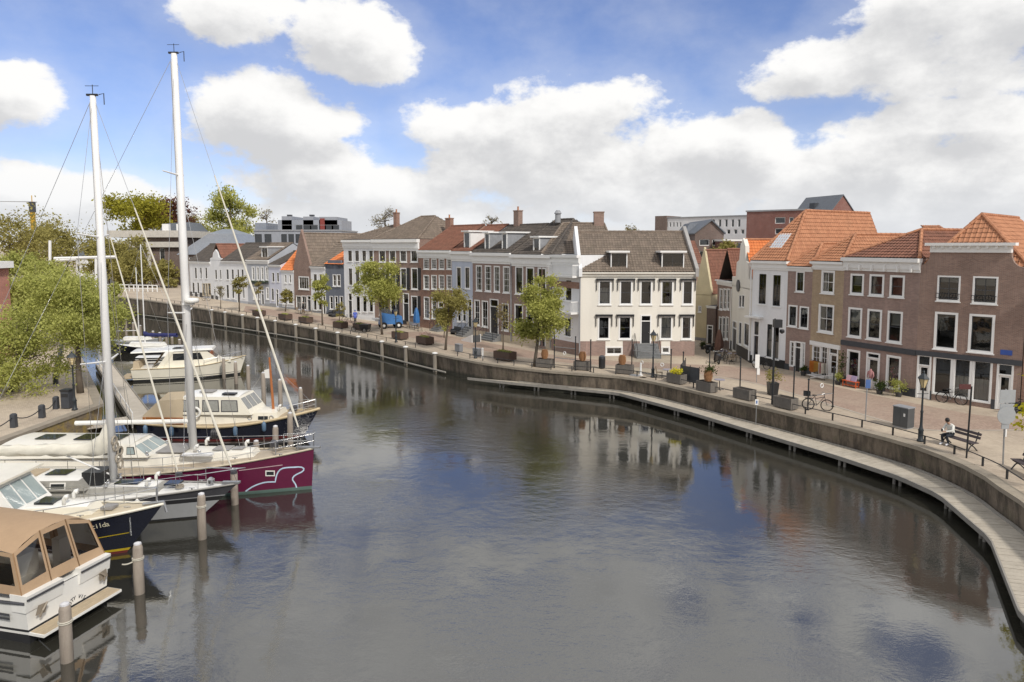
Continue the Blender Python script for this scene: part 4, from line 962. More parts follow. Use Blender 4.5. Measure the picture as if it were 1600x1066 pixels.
# ================================================================== BOATS
from mathutils.bvhtree import BVHTree
GELW = pm('white_gelcoat', (.80, .79, .75), .25, .06, 1.5, streak=True)
CREAM = pm('cream_gelcoat', (.78, .74, .63), .3, .08, 1.5)
NAVY = pm('navy_hull', (.012, .014, .026), .18, .3, 1)
PURPLE = pm('burgundy_hull', (.115, .012, .045), .22, .15, 1)
GREYH = pm('light_grey_hull', (.38, .39, .40), .3, .1, 1, streak=True)
DGREY = pm('dark_grey_stripe', (.06, .06, .068), .35)
BOOT = pm('boot_top', (.02, .02, .022), .4)
REDBOOT = pm('red_antifouling', (.14, .02, .02), .5)
GREENB = pm('green_antifouling', (.10, .16, .14), .6)
TEAK = pm('weathered_teak', (.46, .37, .25), .7, .25, 3, .1)
VARN = pm('varnished_wood', (.34, .12, .03), .3, .3, 3)
CANVAS = pm('tan_canvas', (.40, .275, .17), .9, .12, .9, .15)
BEIGEC = pm('beige_canvas', (.44, .36, .25), .9, .12, .9, .15)
SAILC = pm('white_sail_cover', (.70, .67, .58), .85, .12, 1.4, .2)
BLUEC = pm('blue_sail_cover', (.02, .025, .12), .8, .2, 2, .2)
ALU = pm('mast_aluminium', (.76, .76, .755), .45, .05, 1)
CHROME = pm('stainless', (.6, .6, .6), .2, .1, 3, 0, .9)
DKGLASS = pm('tinted_glass', (.02, .024, .028), .06, .2, 1, spec=.8)
PALEGL = pm('pale_windscreen', (.30, .36, .36), .08, .2, 1, spec=.8)
DECKG = pm('grey_nonslip_deck', (.30, .29, .28), .8, .2, 4)
FENDB = pm('blue_fender', (.10, .17, .26), .5)
ROPE = pm('rope', (.55, .52, .44), .9)
YEL = pm('yellow_stripe', (.55, .40, .02), .5)
def hull(root, L, B, fs, fm, fb, rake=1.2, srake=.2, tr=.8, p=2.2, dep=.5, bands=((0, 0),), mats=None, flare=.35, name='hull', n=26):
    """x forward from the transom, waterline at z = 0; bands: (z from, material index)"""
    def sheer(t): return fs + (fm - fs) * math.sin(min(t, .5) * math.pi) * 1.0 + ((fb - fm) * ((t - .45) / .55) ** 1.8 if t > .45 else 0)
    def half(t):
        tm = .42
        if t < tm: s = t / tm; return B / 2 * (tr + (1 - tr) * math.sin(s * math.pi / 2))
        return B / 2 * max(0.0, 1 - ((t - tm) / (1 - tm)) ** p)
    lv = [-dep, -.25, -.02] + [b_[0] for b_ in bands if b_[0] > -.01]
    def point(t, z):
        sh = sheer(t); k = max(0.0, z) / sh; hb = half(t)
        fl = 1 - flare * (t ** 2) * (1 - k)
        y = hb * fl * (.92 + .08 * k)
        if z < 0: y *= max(.05, 1 + z / (dep * 1.05)) ** .5
        x = -srake * (1 - k) * (1 - t) * -1 + t * (L - rake) + rake * t ** 3 * k
        return x, y, z
    rows = []
    zs = [-dep, -.3, -.02, .0]
    m = MB(); m.v = []; levels = 9
    def zlist(t):
        sh = sheer(t); fixed = [b_[0] for b_ in bands]; base = [-dep, -.22]
        out = base + [z for z in fixed if z >= 0]
        top0 = out[-1]
        out += [top0 + (sh - top0) * k / 5 for k in range(1, 6)]
        return out
    for i in range(n + 1):
        t = i / n; t = 1 - (1 - t) ** 1.25
        rows.append([point(t, z) for z in zlist(t)])
    K = len(rows[0]); mi = [0] * (K - 1)
    nb = len([b_ for b_ in bands if b_[0] >= 0])
    for j in range(K - 1):
        if j < 2: mi[j] = bands[0][2] if len(bands[0]) > 2 else 0
        elif j < 2 + nb - 1: mi[j] = bands[j - 2][1]
        else: mi[j] = bands[-1][1]
    for s in (1, -1):
        for i in range(n):
            for j in range(K - 1):
                a, b, c, d = rows[i][j], rows[i + 1][j], rows[i + 1][j + 1], rows[i][j + 1]
                q = [(x, y * s, z) for x, y, z in (a, b, c, d)]
                m.cm = mi[j]; m.poly(*(q if s < 0 else q[::-1]))
    for j in range(K - 1):
        a, d = rows[0][j], rows[0][j + 1]; m.cm = mi[j]; m.poly((a[0], a[1], a[2]), (a[0], -a[1], a[2]), (d[0], -d[1], d[2]), (d[0], d[1], d[2]))
    o = m.build(name, mats, root)
    import bmesh
    bm = bmesh.new(); bm.from_mesh(o.data); bmesh.ops.remove_doubles(bm, verts=bm.verts, dist=.002); bmesh.ops.recalc_face_normals(bm, faces=bm.faces); bm.to_mesh(o.data); bm.free()
    smooth_by_angle(o, 40)
    dk = [(r[-1][0], r[-1][1], r[-1][2]) for r in rows]
    return o, dk, sheer, half
def deck(root, dk, mat, inset=.06, drop=.05, camber=.06, t0=0, t1=1):
    rows = []
    for (x, y, z) in dk:
        yy = max(0.0, y - inset); rows.append([(x, yy, z - drop), (x, yy * .5, z - drop + camber * min(1, yy)), (x, 0, z - drop + camber * 1.3 * min(1, yy)), (x, -yy * .5, z - drop + camber * min(1, yy)), (x, -yy, z - drop)])
    o = MB().grid(rows).build('deck', mat, root); o.data.flip_normals(); return o
def rubrail(root, dk, mat, r=.05, dz=-.03, name='rubbing_strake', out=.015):
    return MB().tube([(x, y + out, z + dz) for x, y, z in dk] + [(x, -y - out, z + dz) for x, y, z in reversed(dk)], r, 6).build(name, mat, root)
class Cab:
    def __init__(s, root, name, mat, b, t, z0, z1, camber=.08, roofmat=None):
        s.b, s.t, s.z0, s.z1 = b, t, z0, z1                              # b, t: (x aft, x fore, half width aft, half width fore)
        m = MB(); n = 6
        def ring(q, z):
            return [(q[0], -q[2], z), (q[1], -q[3], z), (q[1], q[3], z), (q[0], q[2], z)]
        A, Bq = ring(b, z0), ring(t, z1)
        m.add(A + Bq, [(0, 1, 5, 4), (1, 2, 6, 5), (2, 3, 7, 6), (3, 0, 4, 7)])
        s.o = m.build(name, mat, root)
        r = MB(); rows = []
        for i in range(n + 1):
            k = -1 + 2 * i / n; rows.append([(t[0], t[2] * k, z1 + camber * (1 - k * k)), (t[1], t[3] * k, z1 + camber * (1 - k * k) * .9)])
        r.grid(rows); r.poly(*[q[0] for q in rows]); r.poly(*[q[1] for q in rows][::-1])
        s.roof = r.build('cabin_top', roofmat or mat, s.o)
        s.root = root
    def y(s, x, z):
        k = (z - s.z0) / (s.z1 - s.z0); xa, xf = s.b[0] + (s.t[0] - s.b[0]) * k, s.b[1] + (s.t[1] - s.b[1]) * k
        u = max(0, min(1, (x - xa) / (xf - xa))); return (s.b[2] + (s.b[3] - s.b[2]) * u) * (1 - k) + (s.t[2] + (s.t[3] - s.t[2]) * u) * k
    def win(s, side, x0, x1, z0, z1, mat=None, frame=None, lean=0.0, fw=.05, name='window', curtain=False):
        P = lambda x, z, o: (x, side * (s.y(x, z) + o), z)
        fr = MB(); q = [(x0, z0), (x1, z0), (x1 + lean, z1), (x0 + lean * .3, z1)]
        e = fw; q2 = [(x0 - e, z0 - e), (x1 + e, z0 - e), (x1 + lean + e, z1 + e), (x0 + lean * .3 - e, z1 + e)]
        if frame: fr.add([P(*p, .004) for p in q2] + [P(*p, .018) for p in q2], [(4, 5, 6, 7), (0, 1, 5, 4), (1, 2, 6, 5), (2, 3, 7, 6), (3, 0, 4, 7)])
        else: fr.add([P(*p, .004) for p in q2], [(0, 1, 2, 3)])
        o = fr.build(name, frame or BOOT, s.o)
        MB().poly(*[P(*p, .024) for p in q]).build('pane', mat or DKGLASS, o)
    def front(s, y0, y1, k0, k1, mat=None, frame=None, name='windscreen_pane', aft=False):
        def P(yf, k, o):
            x = (s.b[0 if aft else 1] * (1 - k) + s.t[0 if aft else 1] * k); hw = (s.b[2 if aft else 3] * (1 - k) + s.t[2 if aft else 3] * k); z = s.z0 + (s.z1 - s.z0) * k
            return (x + (-o if aft else o), hw * yf, z)
        o = MB().poly(P(y0, k0, .012), P(y1, k0, .012), P(y1, k1, .012), P(y0, k1, .012)).build(name, mat or DKGLASS, s.o)
def rail(root, pts, h, r=.016, every=1, mid=True, name='guard_rail', mat=None):
    o = MB().tube([(x, y, z + h) for x, y, z in pts], r, 6).build(name, mat or CHROME, root)
    if mid: MB().tube([(x, y, z + h * .5) for x, y, z in pts], r * .6, 5).build('lower_wire', mat or CHROME, o)
    for p in pts[::every]: MB().tube([p, (p[0], p[1], p[2] + h)], r, 6).build('stanchion', mat or CHROME, o)
def fender(root, x, y, z, mat=FENDB, r=.13, h=.55):
    o = MB().lathe([(.02, h + .05), (r * .6, h), (r, h - .1), (r, .1), (r * .6, 0), (.02, -.03)][::-1], 10, (x, y, z - h)).build('fender', mat, root, True)
    MB().tube([(x, y, z), (x, y * .97, z + .5)], .012, 4).build('lanyard', ROPE, o)
def seat_local(root, W): return root.matrix_world.inverted() @ Vector(W)
def setloc(root):
    bpy.context.view_layer.update()
def locp(root, X, Y, Z):
    c, s = math.cos(-root.rotation_euler.z), math.sin(-root.rotation_euler.z); x, y = X - root.location.x, Y - root.location.y
    return Vector((c * x - s * y, s * x + c * y, Z - root.location.z))
def hull_cast(root, o):
    bpy.context.view_layer.update()
    M = root.matrix_world; me = o.data
    bv = BVHTree.FromPolygons([M @ v.co for v in me.vertices], [tuple(p.vertices) for p in me.polygons])
    Mi = M.inverted()
    def f(px, py, off=.01):
        loc, nor, i, d = bv.ray_cast(Vector((0, 0, CAM_H)), ray(px, py).normalized())
        if loc is None: return None
        if nor.dot(ray(px, py)) > 0: nor = -nor
        return Mi @ (loc + nor * off), Mi.to_3x3() @ nor
    return f
def ribbon(root, f, pxs, wpx, mat, name, off=.012):
    a = []; b = []
    for i, (x, y) in enumerate(pxs):
        x0, y0 = pxs[max(i - 1, 0)]; x1, y1 = pxs[min(i + 1, len(pxs) - 1)]; d = math.hypot(x1 - x0, y1 - y0) or 1; nx, ny = -(y1 - y0) / d * wpx / 2, (x1 - x0) / d * wpx / 2
        p, q = f(x + nx, y + ny, off), f(x - nx, y - ny, off)
        if p and q: a.append(p[0]); b.append(q[0])
    return MB().grid([a, b]).build(name, mat, root)
def chars(root, f, s, x0, y0, x1, y1, size, mat, arc=None):
    """letters laid one by one on a hull side along a pixel line"""
    n = len(s)
    for i, ch in enumerate(s):
        if ch == ' ': continue
        k = i / (n - 1); px, py = (x0 + (x1 - x0) * k, y0 + (y1 - y0) * k) if arc is None else arc(k)
        h = f(px, py, .012)
        h2 = f(px + 2, py + (y1 - y0) / max(1, abs(x1 - x0)) * 2, .012) if arc is None else f(*arc(min(1, k + .03)), .012)
        if not h or not h2: continue
        X = (h2[0] - h[0]).normalized() if arc is None or k < .97 else lastX
        lastX = X; N = h[1]; Y = N.cross(X).normalized(); X = Y.cross(N).normalized()
        M = Matrix((X, Y, N)).transposed().to_4x4(); M.translation = h[0]
        text('letter', ch, size, mat, root, M)
# ---- 1. white cruiser with tan canvas, stern towards us ---------------------------
yaw = R(180 - 15)
st = Vector((-13.85, 20.8, 0))
b1 = empty('motor_cruiser', st, yaw, 'white motor cruiser with tan canvas enclosure, stern out, nearest boat', 'boat', 'boats moored along the harbour piles')
h1, dk1, sh1, hf1 = hull(b1, 9.0, 3.15, 1.32, 1.25, 1.9, 1.3, .05, .94, 2.4, .5, ((0, 0, 0), (.14, 1), (.28, 2), (.36, 1), (.44, 2)), [BOOT, BOOT, GELW, GELW], .3)
deck(b1, dk1, GELW)
# swim platform with teak slats
sp = MB().box(-.55, -1.42, .30, .02, 1.42, .38).build('swim_platform', GELW, b1)
for i in range(5): MB().box(-.53 + i * .105, -1.38, .381, -.53 + i * .105 + .092, 1.38, .40).build('teak_slat', TEAK, sp)
for y in (-1.1, 1.1): MB().tube([(-.4, y, .30), (.02, y, .02)], .03, 6).build('platform_bracket', CHROME, sp)
# quarter coamings: two white blocks either side of the transom gate
for s in (-1, 1):
    y0, y1 = (.28, 1.50) if s > 0 else (-1.50, -.34)
    c = MB(); c.hexa([(-.02, y0, 1.0), (.5, y0, 1.0), (.5, y1, 1.0), (-.02, y1, 1.0)], [(-.10, y0, 1.52), (.55, y0, 1.52), (.55, y1, 1.52), (-.10, y1, 1.52)]); o = c.build('quarter_coaming', GELW, b1)
    MB().box(-.125, y0 + .01, 1.38, -.085, y1 - .01, 1.43).build('rubbing_strip', DGREY, o)
    a = MB(); a.tube([(-.13, s * 1.15, .75), (-.22, s * 1.12, .95), (-.2, s * .95, 1.12)], .03, 6); a.poly((-.14, s * 1.3, .85), (-.14, s * .98, .80), (-.17, s * .92, 1.1), (-.17, s * 1.22, 1.14)); a.build('stern_anchor', pm('galvanised_anchor', (.33, .28, .22), .6), o)
for y in (-1.55, 1.55): 
    MB().tube([(x, (yy + .02) * (1 if y > 0 else -1), z - .02) for x, yy, z in dk1], .045, 6).build('rubbing_strake', DGREY, b1)
for z in (.74, .86):
    m_ = MB(); 
    for x0 in (.55,): m_.add([(x0, -hf1(.06) - .02, z), (x0 + 2.2, -hf1(.25) - .0, z), (x0 + 2.2, -hf1(.25), z + .075), (x0, -hf1(.06) - .02, z + .075)], [(0, 1, 2, 3)]); m_.add([(x0, hf1(.06) + .03, z), (x0 + 2.2, hf1(.25) + .02, z), (x0 + 2.2, hf1(.25) + .02, z + .075), (x0, hf1(.06) + .03, z + .075)], [(3, 2, 1, 0)])
    stuff(m_.build('hull_stripe', DGREY, b1))
# canvas enclosure
def canopy(root, x0, x1, hw, z0, ze, zc, mat):
    top = MB(); rows = []
    n = 8; xs = [x0 + .42, x0 + .9, x0 + 1.6, (x0 + x1) / 2 + .3, x1]
    for x in xs:
        d = .0 if x > x0 + .5 else -.05
        rows.append([(x, hw * .88 * (-1 + 2 * i / n), ze + d + (zc - ze) * (1 - abs(-1 + 2 * i / n) ** 2.2) + .02 * math.sin(x * 9) * (1 - abs(-1 + 2 * i / n))) for i in range(n + 1)])
    top.grid(rows); o = top.build('canvas_roof', mat, root, True)
    # aft wall: three clear panels framed in canvas; sides: two panels
    def panel(A, B, C, D, e=.10):                                   # quad A,B bottom, C,D top
        A, B, C, D = map(Vector, (A, B, C, D))
        def q(u, v): return (A * (1 - u) + B * u) * (1 - v) + (D * (1 - u) + C * u) * v
        fr = MB(); us = [0, .09, .91, 1]; vs = [0, .22, .90, 1]
        pts = [[q(u, v) for u in us] for v in vs]; ve = [p for r_ in pts for p in r_]
        fr.add(ve, [(j * 4 + i, j * 4 + i + 1, (j + 1) * 4 + i + 1, (j + 1) * 4 + i) for j in range(3) for i in range(3) if not (i == 1 and j == 1)])
        w = fr.build('canvas_panel', mat, root)
        MB().poly(q(.09, .22), q(.91, .22), q(.91, .90), q(.09, .90)).build('clear_pane', PLAST, w)
        s_ = MB()
        for a_, b_ in ((q(0, 0), q(0, 1)), (q(1, 0), q(1, 1))): s_.tube([a_, b_], .018, 5)
        stuff(s_.build('seam', pm('canvas_seam', (.30, .18, .09), .9), w))
    ys = [-1, -.34, .34, 1]
    for i in range(3):
        a, b = ys[i], ys[i + 1]; zt = lambda k: ze - .05 + (zc - ze) * (1 - abs(k * .98) ** 2.2)
        panel((x0, hw * b * .98, z0), (x0, hw * a * .98, z0), (x0 + .42, hw * a * .88, zt(a)), (x0 + .42, hw * b * .88, zt(b)))
    for s in (-1, 1):
        xm = (x0 + x1) / 2
        for (a, b, c, d) in ((x0, xm, xm, x0 + .42), (xm, x1, x1, xm)):
            A, B, C, D = (a, s * hw * .98, z0), (b, s * hw, z0), (c, s * hw * .88, ze), (d, s * hw * .88, ze - (.05 if d < xm else 0))
            panel(*((A, B, C, D) if s < 0 else (B, A, D, C)))
canopy(b1, .12, 4.2, 1.5, 1.50, 2.72, 3.12, CANVAS)
Cab(b1, 'wheelhouse', GELW, (4.0, 7.6, 1.4, .8), (4.3, 6.6, 1.2, .8), 1.25, 2.6)
MB().box(1.6, -.35, 1.2, 2.1, .35, 2.0).build('helm_seat', GELW, b1); MB().box(1.5, .6, 1.2, 2.2, 1.2, 1.9).build('cockpit_seat', pm('seat_dark', (.05, .05, .06), .6), b1); MB().box(.9, -.9, 1.2, 1.2, -.5, 2.3).build('cockpit_locker', GELW, b1)
f = hull_cast(b1, h1)
arc0 = lambda k: (122 + 14 * math.cos(R(165 - 165 * k)), 946 - 13 * math.sin(R(165 - 165 * k)) - 1 - (k - .5) * 9)
chars(b1, f, 'CITY VISION', 100, 946, 140, 930, .17, DGREY, arc0)
# ---- 2. navy trawler yacht -----------------------------------------------------
b2 = empty('motor_yacht', (-25.6, 25.55, 0), R(.5), 'navy blue motor yacht with cream deck and pointed bow, behind the tan canvas', 'boat', 'boats moored along the harbour piles')
h2, dk2, sh2, _ = hull(b2, 12.3, 3.4, 1.5, 1.35, 1.95, 1.5, .1, .85, 2.3, .6, ((0, 0, 0), (.10, 1), (.20, 2)), [REDBOOT, YEL, NAVY], .35)
deck(b2, dk2, pm('cream_teak_deck', (.62, .53, .38), .6, .12, 3)); rubrail(b2, dk2, CREAM, .055)
c = Cab(b2, 'coachroof', CREAM, (1, 10.0, 1.35, .45), (1.1, 9.6, 1.2, .38), 1.3, 1.95, .10, GELW)
c = Cab(b2, 'wheelhouse', GELW, (1, 7.4, 1.25, 1.0), (1.2, 6.6, 1.1, .92), 1.9, 2.95, .06, CREAM)
for s in (-1, 1):
    c.win(s, 5.6, 6.4, 2.15, 2.75, PALEGL, GELW, .0); c.win(s, 4.3, 5.3, 2.15, 2.75, PALEGL, GELW)
for i in range(3): c.front(-.93 + i * .63, -.37 + i * .63, .14, .88, PALEGL)
MB().box(.8, -1.35, 3.02, 6.9, 1.35, 3.10).build('roof_overhang', CREAM, b2)
rp = [(x, -y + .08, z) for x, y, z in dk2 if x > 6.5][::2]; rp2 = [(x, y - .08, z) for x, y, z in dk2 if x > 6.5][::2]
rail(b2, rp, .62, .018, 2); rail(b2, rp2, .62, .018, 2)
o = MB().box(10.0, -.22, 1.76, 10.45, .22, 1.86).build('deck_hatch', DECKG, b2); MB().tube([(11.5, .0, 1.9), (12.3, 0, 2.0), (12.4, 0, 1.6)], .06, 6).build('anchor', STEEL, b2)
f = hull_cast(b2, h2)
chars(b2, f, 'Waltzing Matilda', 84, 836, 168, 819, .30, pm('cream_lettering', (.7, .66, .5), .6))
ribbon(b2, f, [(150 + 52 * k / 12, 841 - 9 * k / 12) for k in range(13)], 1.2, YEL, 'gold_line')
MB().tube([(f(203, 808, .05) or (Vector((11, -1, 1.9)),))[0], (f(205, 835, .05) or (Vector((11, -1, 1.0)),))[0]], .03, 6).build('anchor_chain', STEEL, b2)
# ---- 3. grey and white sailing yacht --------------------------------------------
b3 = empty('sailing_yacht', (-25.2, 28.95, 0), R(.6), 'grey and white sailing yacht with white covered sail along its boom', 'boat', 'boats moored along the harbour piles')
h3, dk3, sh3, _ = hull(b3, 13.4, 3.2, 1.25, 1.15, 1.55, 1.75, -.3, .6, 1.9, .5, ((0, 0, 0), (.08, 1), (.78, 2), (.98, 1), (1.02, 3)), [BOOT, GREYH, BOOT, DGREY], .45)
deck(b3, dk3, GELW); rubrail(b3, dk3, pm('grey_toe_rail', (.3, .29, .27), .6), .04)
c = Cab(b3, 'coachroof', pm('grey_cabin_side', (.34, .33, .30), .5), (1.5, 10.3, 1.05, .5), (1.6, 10.0, .92, .42), 1.2, 1.52, .06, GELW)
c2 = Cab(b3, 'deckhouse', pm('grey_cabin_side', (.34, .33, .30), .5), (1.8, 7.3, 1.02, .85), (2.0, 7.0, .9, .78), 1.5, 1.92, .08, GELW)
for s in (-1, 1):
    for x in (2.6, 3.8, 4.8, 5.9): c2.win(s, x, x + .55, 1.62, 1.80, DKGLASS, GELW, 0, .05, 'porthole')
for x0, x1, y0, y1, m_ in ((5.3, 6.2, -.3, .4, DKGLASS), (4.0, 5.0, -.4, .5, TEAK), (8.2, 9.2, -.3, .3, DKGLASS)): MB().box(x0, y0, 2.0 if x1 < 7 else 1.59, x1, y1, 2.04 if x1 < 7 else 1.63).build('hatch', m_, b3)
sh = MB(); rows = []
for i in range(7): 
    x = 1.6 + i * .32; k = math.sin(min(1, (6 - i) / 6 + .15) * math.pi / 2); rows.append([(x, 1.05 * math.cos(math.pi * j / 8) * (.75 + .25 * k), 1.5 + 1.15 * k * math.sin(math.pi * j / 8)) for j in range(9)])
sh.grid(rows); sh.build('sprayhood', SAILC, b3, True)
for s in (-1, 1): rail(b3, [(x, s * (y - .07), z) for x, y, z in dk3 if .5 < x < 12.6][::3], .62, .013, 1)
pp = [(x, (y + .02), z) for x, y, z in dk3 if x > 11.6]; 
MB().tube([(x, y, z + .62) for x, y, z in pp] + [(13.7, 0, 2.2)] + [(x, -y, z + .62) for x, y, z in reversed(pp)], .02, 6).build('pulpit', CHROME, b3)
MB().box(12.7, -.1, 1.52, 13.45, .1, 1.6).build('bowsprit', STEEL, b3)
MB().box(6.95, -.45, 1.6, 7.75, .45, 2.15).build('mast_locker', BLACKP, b3)
WC = pm('coiled_line', (.35, .31, .25), .9, .4, 8)
def mast(root, px0, py0, px1, py1, Y, r, spreads, name='mast'):
    A = atY(px0, py0, Y); Bt = atY(px1, py1, Y); a, b = locp(root, *A), locp(root, *Bt)
    o = MB().tube([a, a.lerp(b, .5), b], [r, r * .95, r * .72], 12).build(name, ALU, root, True)
    MB().tube([a + Vector((-r * 1.0, 0, .8)), b.lerp(a, .02) + Vector((-r * .7, 0, 0))], r * .32, 6).build('sail_track', pm('track_grey', (.5, .5, .5), .4), o)
    for (py, w) in spreads:
        k = (py - py0) / (py1 - py0); p = a.lerp(b, k)
        for s in (-1, 1): MB().tube([p, p + Vector((-.3, s * w, .12))], [.05, .03], 6).build('spreader', ALU, o)
    top = MB(); top.box(b.x - .25, b.y - .05, b.z, b.x + .2, b.y + .05, b.z + .08); top.build('masthead', BOOT, o)
    w = MB(); w.tube([b, b + Vector((0, 0, .45))], .015, 5); w.tube([b + Vector((-.3, 0, .4)), b + Vector((.25, 0, .4))], .012, 5); w.tube([b + Vector((.25, 0, .05)), b + Vector((.45, 0, .1)), b + Vector((.45, 0, -.35))], .02, 5); w.build('wind_vane', BOOT, o)
    return o, a, b
m3, a3, t3 = mast(b3, 178, 748, 145, 150, 28.95, .155, [(364, 1.1), (559, 1.35)])
def stay(root, a, b, r=.011, mat=None, name='stay'): return MB().tube([a, b], r, 5).build(name, mat or CHROME, root)
def furl(root, a, b, k0, k1, r, name='furled_sail'):
    a, b = Vector(a), Vector(b); MB().tube([a.lerp(b, k0), a.lerp(b, k0 + .04), a.lerp(b, .5 * (k0 + k1)), a.lerp(b, k1)], [r * .5, r, r * .9, r * .5], 7).build(name, SAILC, root)
    MB().lathe([(.03, 0), (.14, .02), (.14, .16), (.03, .18)], 10, a.lerp(b, .02)).build('furling_drum', DGREY, root)
bow3 = Vector((13.3, 0, 1.6)); stay(b3, bow3, t3); furl(b3, bow3, t3, .04, .72, .055)
in3 = Vector((10.9, 0, 1.6)); tt = a3.lerp(t3, .75); stay(b3, in3, tt); furl(b3, in3, tt, .04, .86, .045)
stay(b3, Vector((-.1, 0, 1.3)), t3)
for s in (-1, 1):
    for q, k in ((.0, 1), (.35, .64), (-.35, .36)):
        base = Vector((a3.x + q, s * 1.42, 1.25)); sp_ = a3.lerp(t3, .64) + Vector((-.3, s * 1.1, .12)); stay(b3, base, sp_ if k == 1 else a3.lerp(t3, k), .010); 
        if k == 1: stay(b3, sp_, t3, .010)
# boom with sail cover
bm_ = empty  # boom
zb = 2.98; bo = MB().tube([(a3.x - .1, 0, zb), (a3.x - 5.9, 0, zb - .05)], .09, 8).build('boom', ALU, b3)
rows = []
for i in range(13):
    x = a3.x - .02 - 6.0 * i / 12; hgt = .56 + (1.35 * (1 - i / 2.2) ** 2 if i < 2.2 else 0) - .012 * i; wd = .22 * (1 - i / 26)
    rows.append([(x + .06 * math.sin(j * 2 + i), wd * (1 if i else .6) * math.sin(2 * math.pi * j / 10) * (1 + .12 * math.sin(i * 1.7 + j)), zb - .22 + hgt * (.5 - .5 * math.cos(2 * math.pi * j / 10)) + .06 * math.sin(i * 2.3 + j * 1.7)) for j in range(10)])
MB().grid(rows, True).build('sail_cover', SAILC, b3, True)
MB().tube([(a3.x - .15, 0, 1.9), (a3.x - 2.4, 0, zb - .05)], .035, 6).build('kicker_strut', ALU, b3)
for i in range(5): MB().torus((a3.x + .18, rnd.uniform(-.25, .25), 2.35 + i * .28), .18, .05, 'x', 12, 5).build('coiled_line', WC, b3)
# ---- 4. burgundy sailing yacht -----------------------------------------------------
b4 = empty('sailing_yacht', (-26.3, 32.6, 0), R(0), 'burgundy sailing yacht with a white horse outline painted on its bow', 'boat', 'boats moored along the harbour piles')
h4, dk4, sh4, hf4 = hull(b4, 16.75, 4.1, 1.35, 1.35, 2.05, .15, -.2, .7, 2.0, .5, ((0, 0, 0), (.16, 1)), [GREENB, PURPLE], .3)
deck(b4, dk4, pm('teak_side_deck', (.45, .38, .29), .7, .2, 4)); rubrail(b4, dk4, pm('cream_toe_rail', (.55, .48, .36), .6), .05)
IV = pm('ivory_topside', (.76, .73, .65), .35, .08, 1.5)
c = Cab(b4, 'coachroof', IV, (1.5, 14.2, 1.5, .55), (1.6, 13.9, 1.3, .42), 1.35, 1.95, .06)
ds = Cab(b4, 'deckhouse', IV, (2.2, 9.3, 1.38, 1.1), (2.5, 8.5, 1.15, .95), 1.9, 2.48, .08)
for s in (-1, 1):
    for x, w in ((3.2, 1.3), (5.0, .8), (6.2, .8), (7.3, .8)): ds.win(s, x, x + w, 2.06, 2.34, DKGLASS, None, 0, .03)
    ds.win(s, 8.35, 8.7, 2.06, 2.34, PALEGL, None, -.1, .03)
for i in range(3): ds.front(-.92 + i * .63, -.36 + i * .63, .2, .85, PALEGL)
for (x, y, w, d) in ((5.5, -.5, 1.1, 1.0), (7.0, -.5, .7, .9), (3.6, -.4, 1.0, .8)): MB().box(x, y, 2.57, x + w, y + d, 2.61).build('solar_panel', DKGLASS, b4)
for (x, y, w, d) in ((9.5, -.75, 1.3, 1.5), (12.0, -.35, .8, .7), (12.9, -.25, .5, .5)): MB().box(x, y, 2.02, x + w, y + d, 2.06).build('hatch', DECKG, b4)
m4, a4, t4 = mast(b4, 302, 702, 272, 84, 32.6, .18, [(482, 1.2), (268, 1.0)])
k = (462 - 702) / (84 - 702); pr = a4.lerp(t4, k) + Vector((.35, -.2, 0)); MB().lathe([(.05, -.12), (.3, -.1), (.33, 0), (.3, .1), (.05, .13)], 14, pr).build('radar_dome', GELW, m4, True); MB().box(pr.x - .4, pr.y - .1, pr.z - .2, pr.x + .1, pr.y + .1, pr.z - .12).build('radar_bracket', ALU, m4)
bow4 = Vector((16.3, 0, 2.15)); stay(b4, bow4, t4); furl(b4, bow4, t4, .05, .7, .06)
in4 = Vector((13.2, 0, 2.0)); tt = a4.lerp(t4, .68); stay(b4, in4, tt, .01)
stay(b4, Vector((.1, 0, 1.5)), t4)
for s in (-1, 1):
    base = Vector((a4.x - .1, s * 1.9, 1.5)); sp_ = a4.lerp(t4, .36) + Vector((-.3, s * 1.2, .12)); stay(b4, base, sp_, .010); stay(b4, sp_, t4, .010); stay(b4, base + Vector((.5, 0, 0)), a4.lerp(t4, .36), .010)
    rail(b4, [(x, s * (y - .08), z) for x, y, z in dk4 if 1 < x < 16.2][::2], .65, .014, 1)
MB().tube([(a4.x - .1, 0, 3.35), (a4.x - 5.6, 0, 3.25)], .11, 8).build('boom', GELW, b4)
pp = [(x, y, z) for x, y, z in dk4 if x > 14.9]
pu = MB()
for h in (.35, .7): pu.tube([(x, y, z + h) for x, y, z in pp] + [(16.9, 0, 2.1 + h)] + [(x, -y, z + h) for x, y, z in reversed(pp)], .02, 6)
for x, y, z in pp[::2]: pu.tube([(x, y, z), (x, y, z + .7)], .02, 6); pu.tube([(x, -y, z), (x, -y, z + .7)], .02, 6)
pu.build('pulpit', CHROME, b4); MB().box(15.9, -.1, 2.03, 17.05, .1, 2.11).build('bow_roller', STEEL, b4)
MB().lathe([(.05, 0), (.2, .02), (.22, .25), (.1, .35)], 10, (14.7, .4, 1.95)).build('windlass', DGREY, b4)
for i in range(3): MB().torus((a4.x + .6 + i * .1, .9, 2.5), .22, .06, 'x', 14, 6).build('outboard_cover', BLACKP, b4)
Zb = lambda x, y: (200 + x / 4.845, 580 + y / 4.845)
f = hull_cast(b4, h4)
